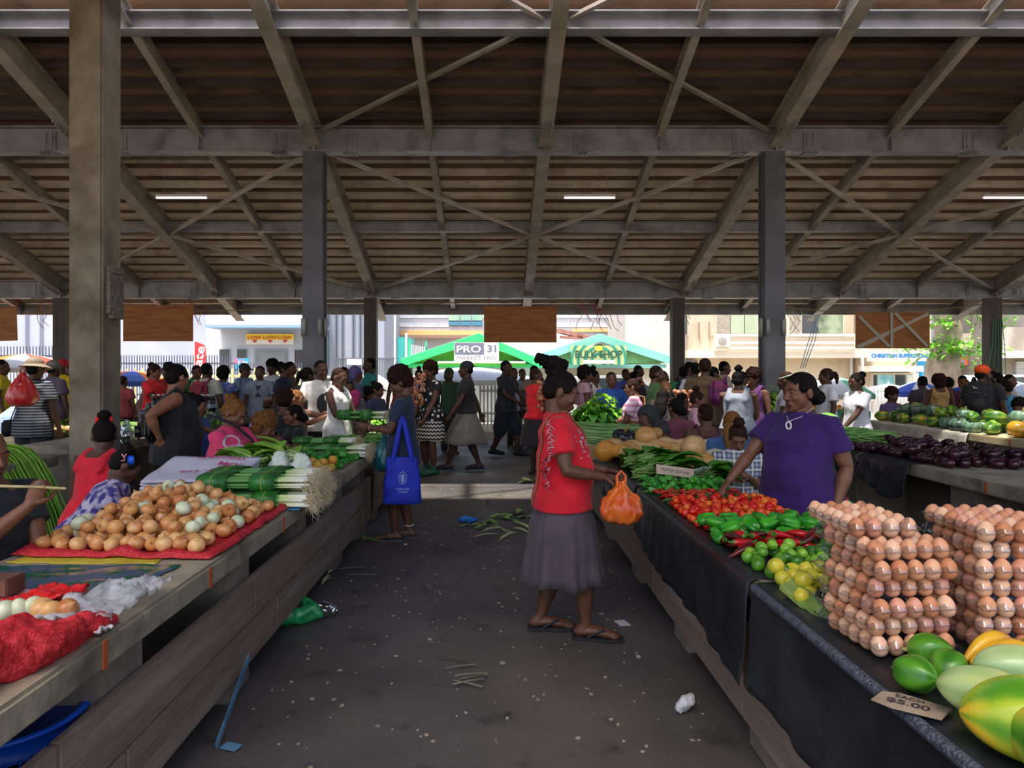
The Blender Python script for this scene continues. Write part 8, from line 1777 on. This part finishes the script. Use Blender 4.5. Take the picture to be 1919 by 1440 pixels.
scrap('leaf_litter', 'leaf scraps beside the blue plastic scrap', 'leaves', 905, 985, lg, 7, .18, .06, seed=7)
scrap('straw', 'dry grey stalks lying in the middle of the aisle', 'straw', 838, 1292, st_, 5, .16, .005, seed=8, mode='s')
scrap('straw', 'single dry stalk at the foot of the left counter', 'straw', 655, 1064, st_, 2, .22, .004, seed=9, mode='s')
p = onz(876, 980, 0); mb = MB(); mb.tube([(-.06, 0, .03), (0, .01, .035), (.07, .03, .025)], [.03, .035, .03], 9); me = fuse(mb, .007, 's', [film('bright_blue_film', '#1c6fd0', '#3f9ae8', .1)]); roughen(me, .014, 18, oct=2); o = link('plastic_scrap', me, None, p); tag(o, 'bright blue plastic scrap on the floor behind the red tee', 'plastic scrap')
for px, py, s_, lab in ((1166, 1168, .07, 'small white paper slip on the floor beyond the near sandal'), (760, 1020, .03, 'tiny white paper bit on the floor in front of the sandals')):
    p = onz(px, py, .004); mb = MB(); mb.cbox((0, 0, 0), s_, s_*1.3, .004); o = mb.build('paper_scrap', M('paper_white', '#c9c6cc', rough=.8)); o.location = p; o.rotation_euler = (0, .03, .3); tag(o, lab, 'paper')
p = onz(1282, 1338, 0); mb = MB(); mb.tube([(-.02, 0, .05), (.03, .02, .09), (.05, .03, .11)], [.05, .06, .03], 10); me = fuse(mb, .008, 's', [film('white_film', '#c9cbd2', '#dfe1e6', .1)]); roughen(me, .018, 16, oct=2); o = link('plastic_bag', me, None, p); o.scale = (.62,)*3; tag(o, 'crumpled white plastic bag at the foot of the right counter', 'plastic bag')
r6 = random.Random(31); mb = MB()
for i in range(420):
    x, y = r6.uniform(-1.12, .98), r6.uniform(2.6, 9.5); s_ = r6.uniform(.004, .014)*(1 if r6.random() < .93 else 1.8); a = r6.uniform(0, 6.3); q = [(x+s_*math.cos(a+k*1.57)*(1 if k % 2 else .6), y+s_*math.sin(a+k*1.57)) for k in range(4)]
    mb.loft([[V(u, v, .001) for u, v in q], [V(u, v, .004) for u, v in q]])
tag(mb.build('crumbs', M('litter_crumbs', '#8f8474', '#b9ae9c', 3, rough=.9)), 'tiny pale crumbs and peel bits scattered over the aisle floor', 'crumbs', None, 'stuff')
# things on the floor beyond the woman in purple
mb = MB(); mb.tube([(-.1, 0, .3), (.05, .02, .34), (.14, .05, .3)], [.07, .1, .06], 10); me = fuse(mb, .01, 's', [spots('bright_cloth', '#c41c2c', ['#e8342c', '#1c8a5a', '#1a1a20', '#e83a1c'], 7, .7)]); roughen(me, .02, 10, oct=2); o = link('cloth_bundle', me, None, (at(1575, 0, 5.2).x, 5.2, .18)); tag(o, 'red, green and black cloth bundle beside the purple sleeve', 'cloth')
mb = MB(); mb.cbox((0, 0, .26), .5, .36, .52, .03); o = mb.build('crate', M('crate_brown', '#3a2c24', '#4a382c', 5, rough=.8), None, True); o.location = (at(1585, 0, 5.3).x, 5.35, 0); tag(o, 'dark crate under the bright cloth bundle', 'crate')
t = thing('crate', 'teal plastic crate behind the egg stacks', 'crate', (at(1740, 0, 4.1).x, 4.1, 0)); tm_ = M('crate_teal', '#1f6f8a', '#2a84a0', 5, rough=.5)
mb = MB()
for sx in (-1, 1): mb.cbox((sx*.25, 0, .2), .02, .36, .4, .006); mb.cbox((0, sx*.17, .2), .52, .02, .4, .006)
mb.box(-.25, .25, -.17, .17, 0, .02); mb.build('body', tm_, t)
mb = MB()
for sx in (-1, 1): mb.cbox((sx*.262, 0, .385), .03, .40, .035, .006); mb.cbox((0, sx*.182, .385), .55, .03, .035, .006); mb.cbox((0, sx*.182, .2), .53, .014, .02, .004)
mb.build('rim', tm_, t)
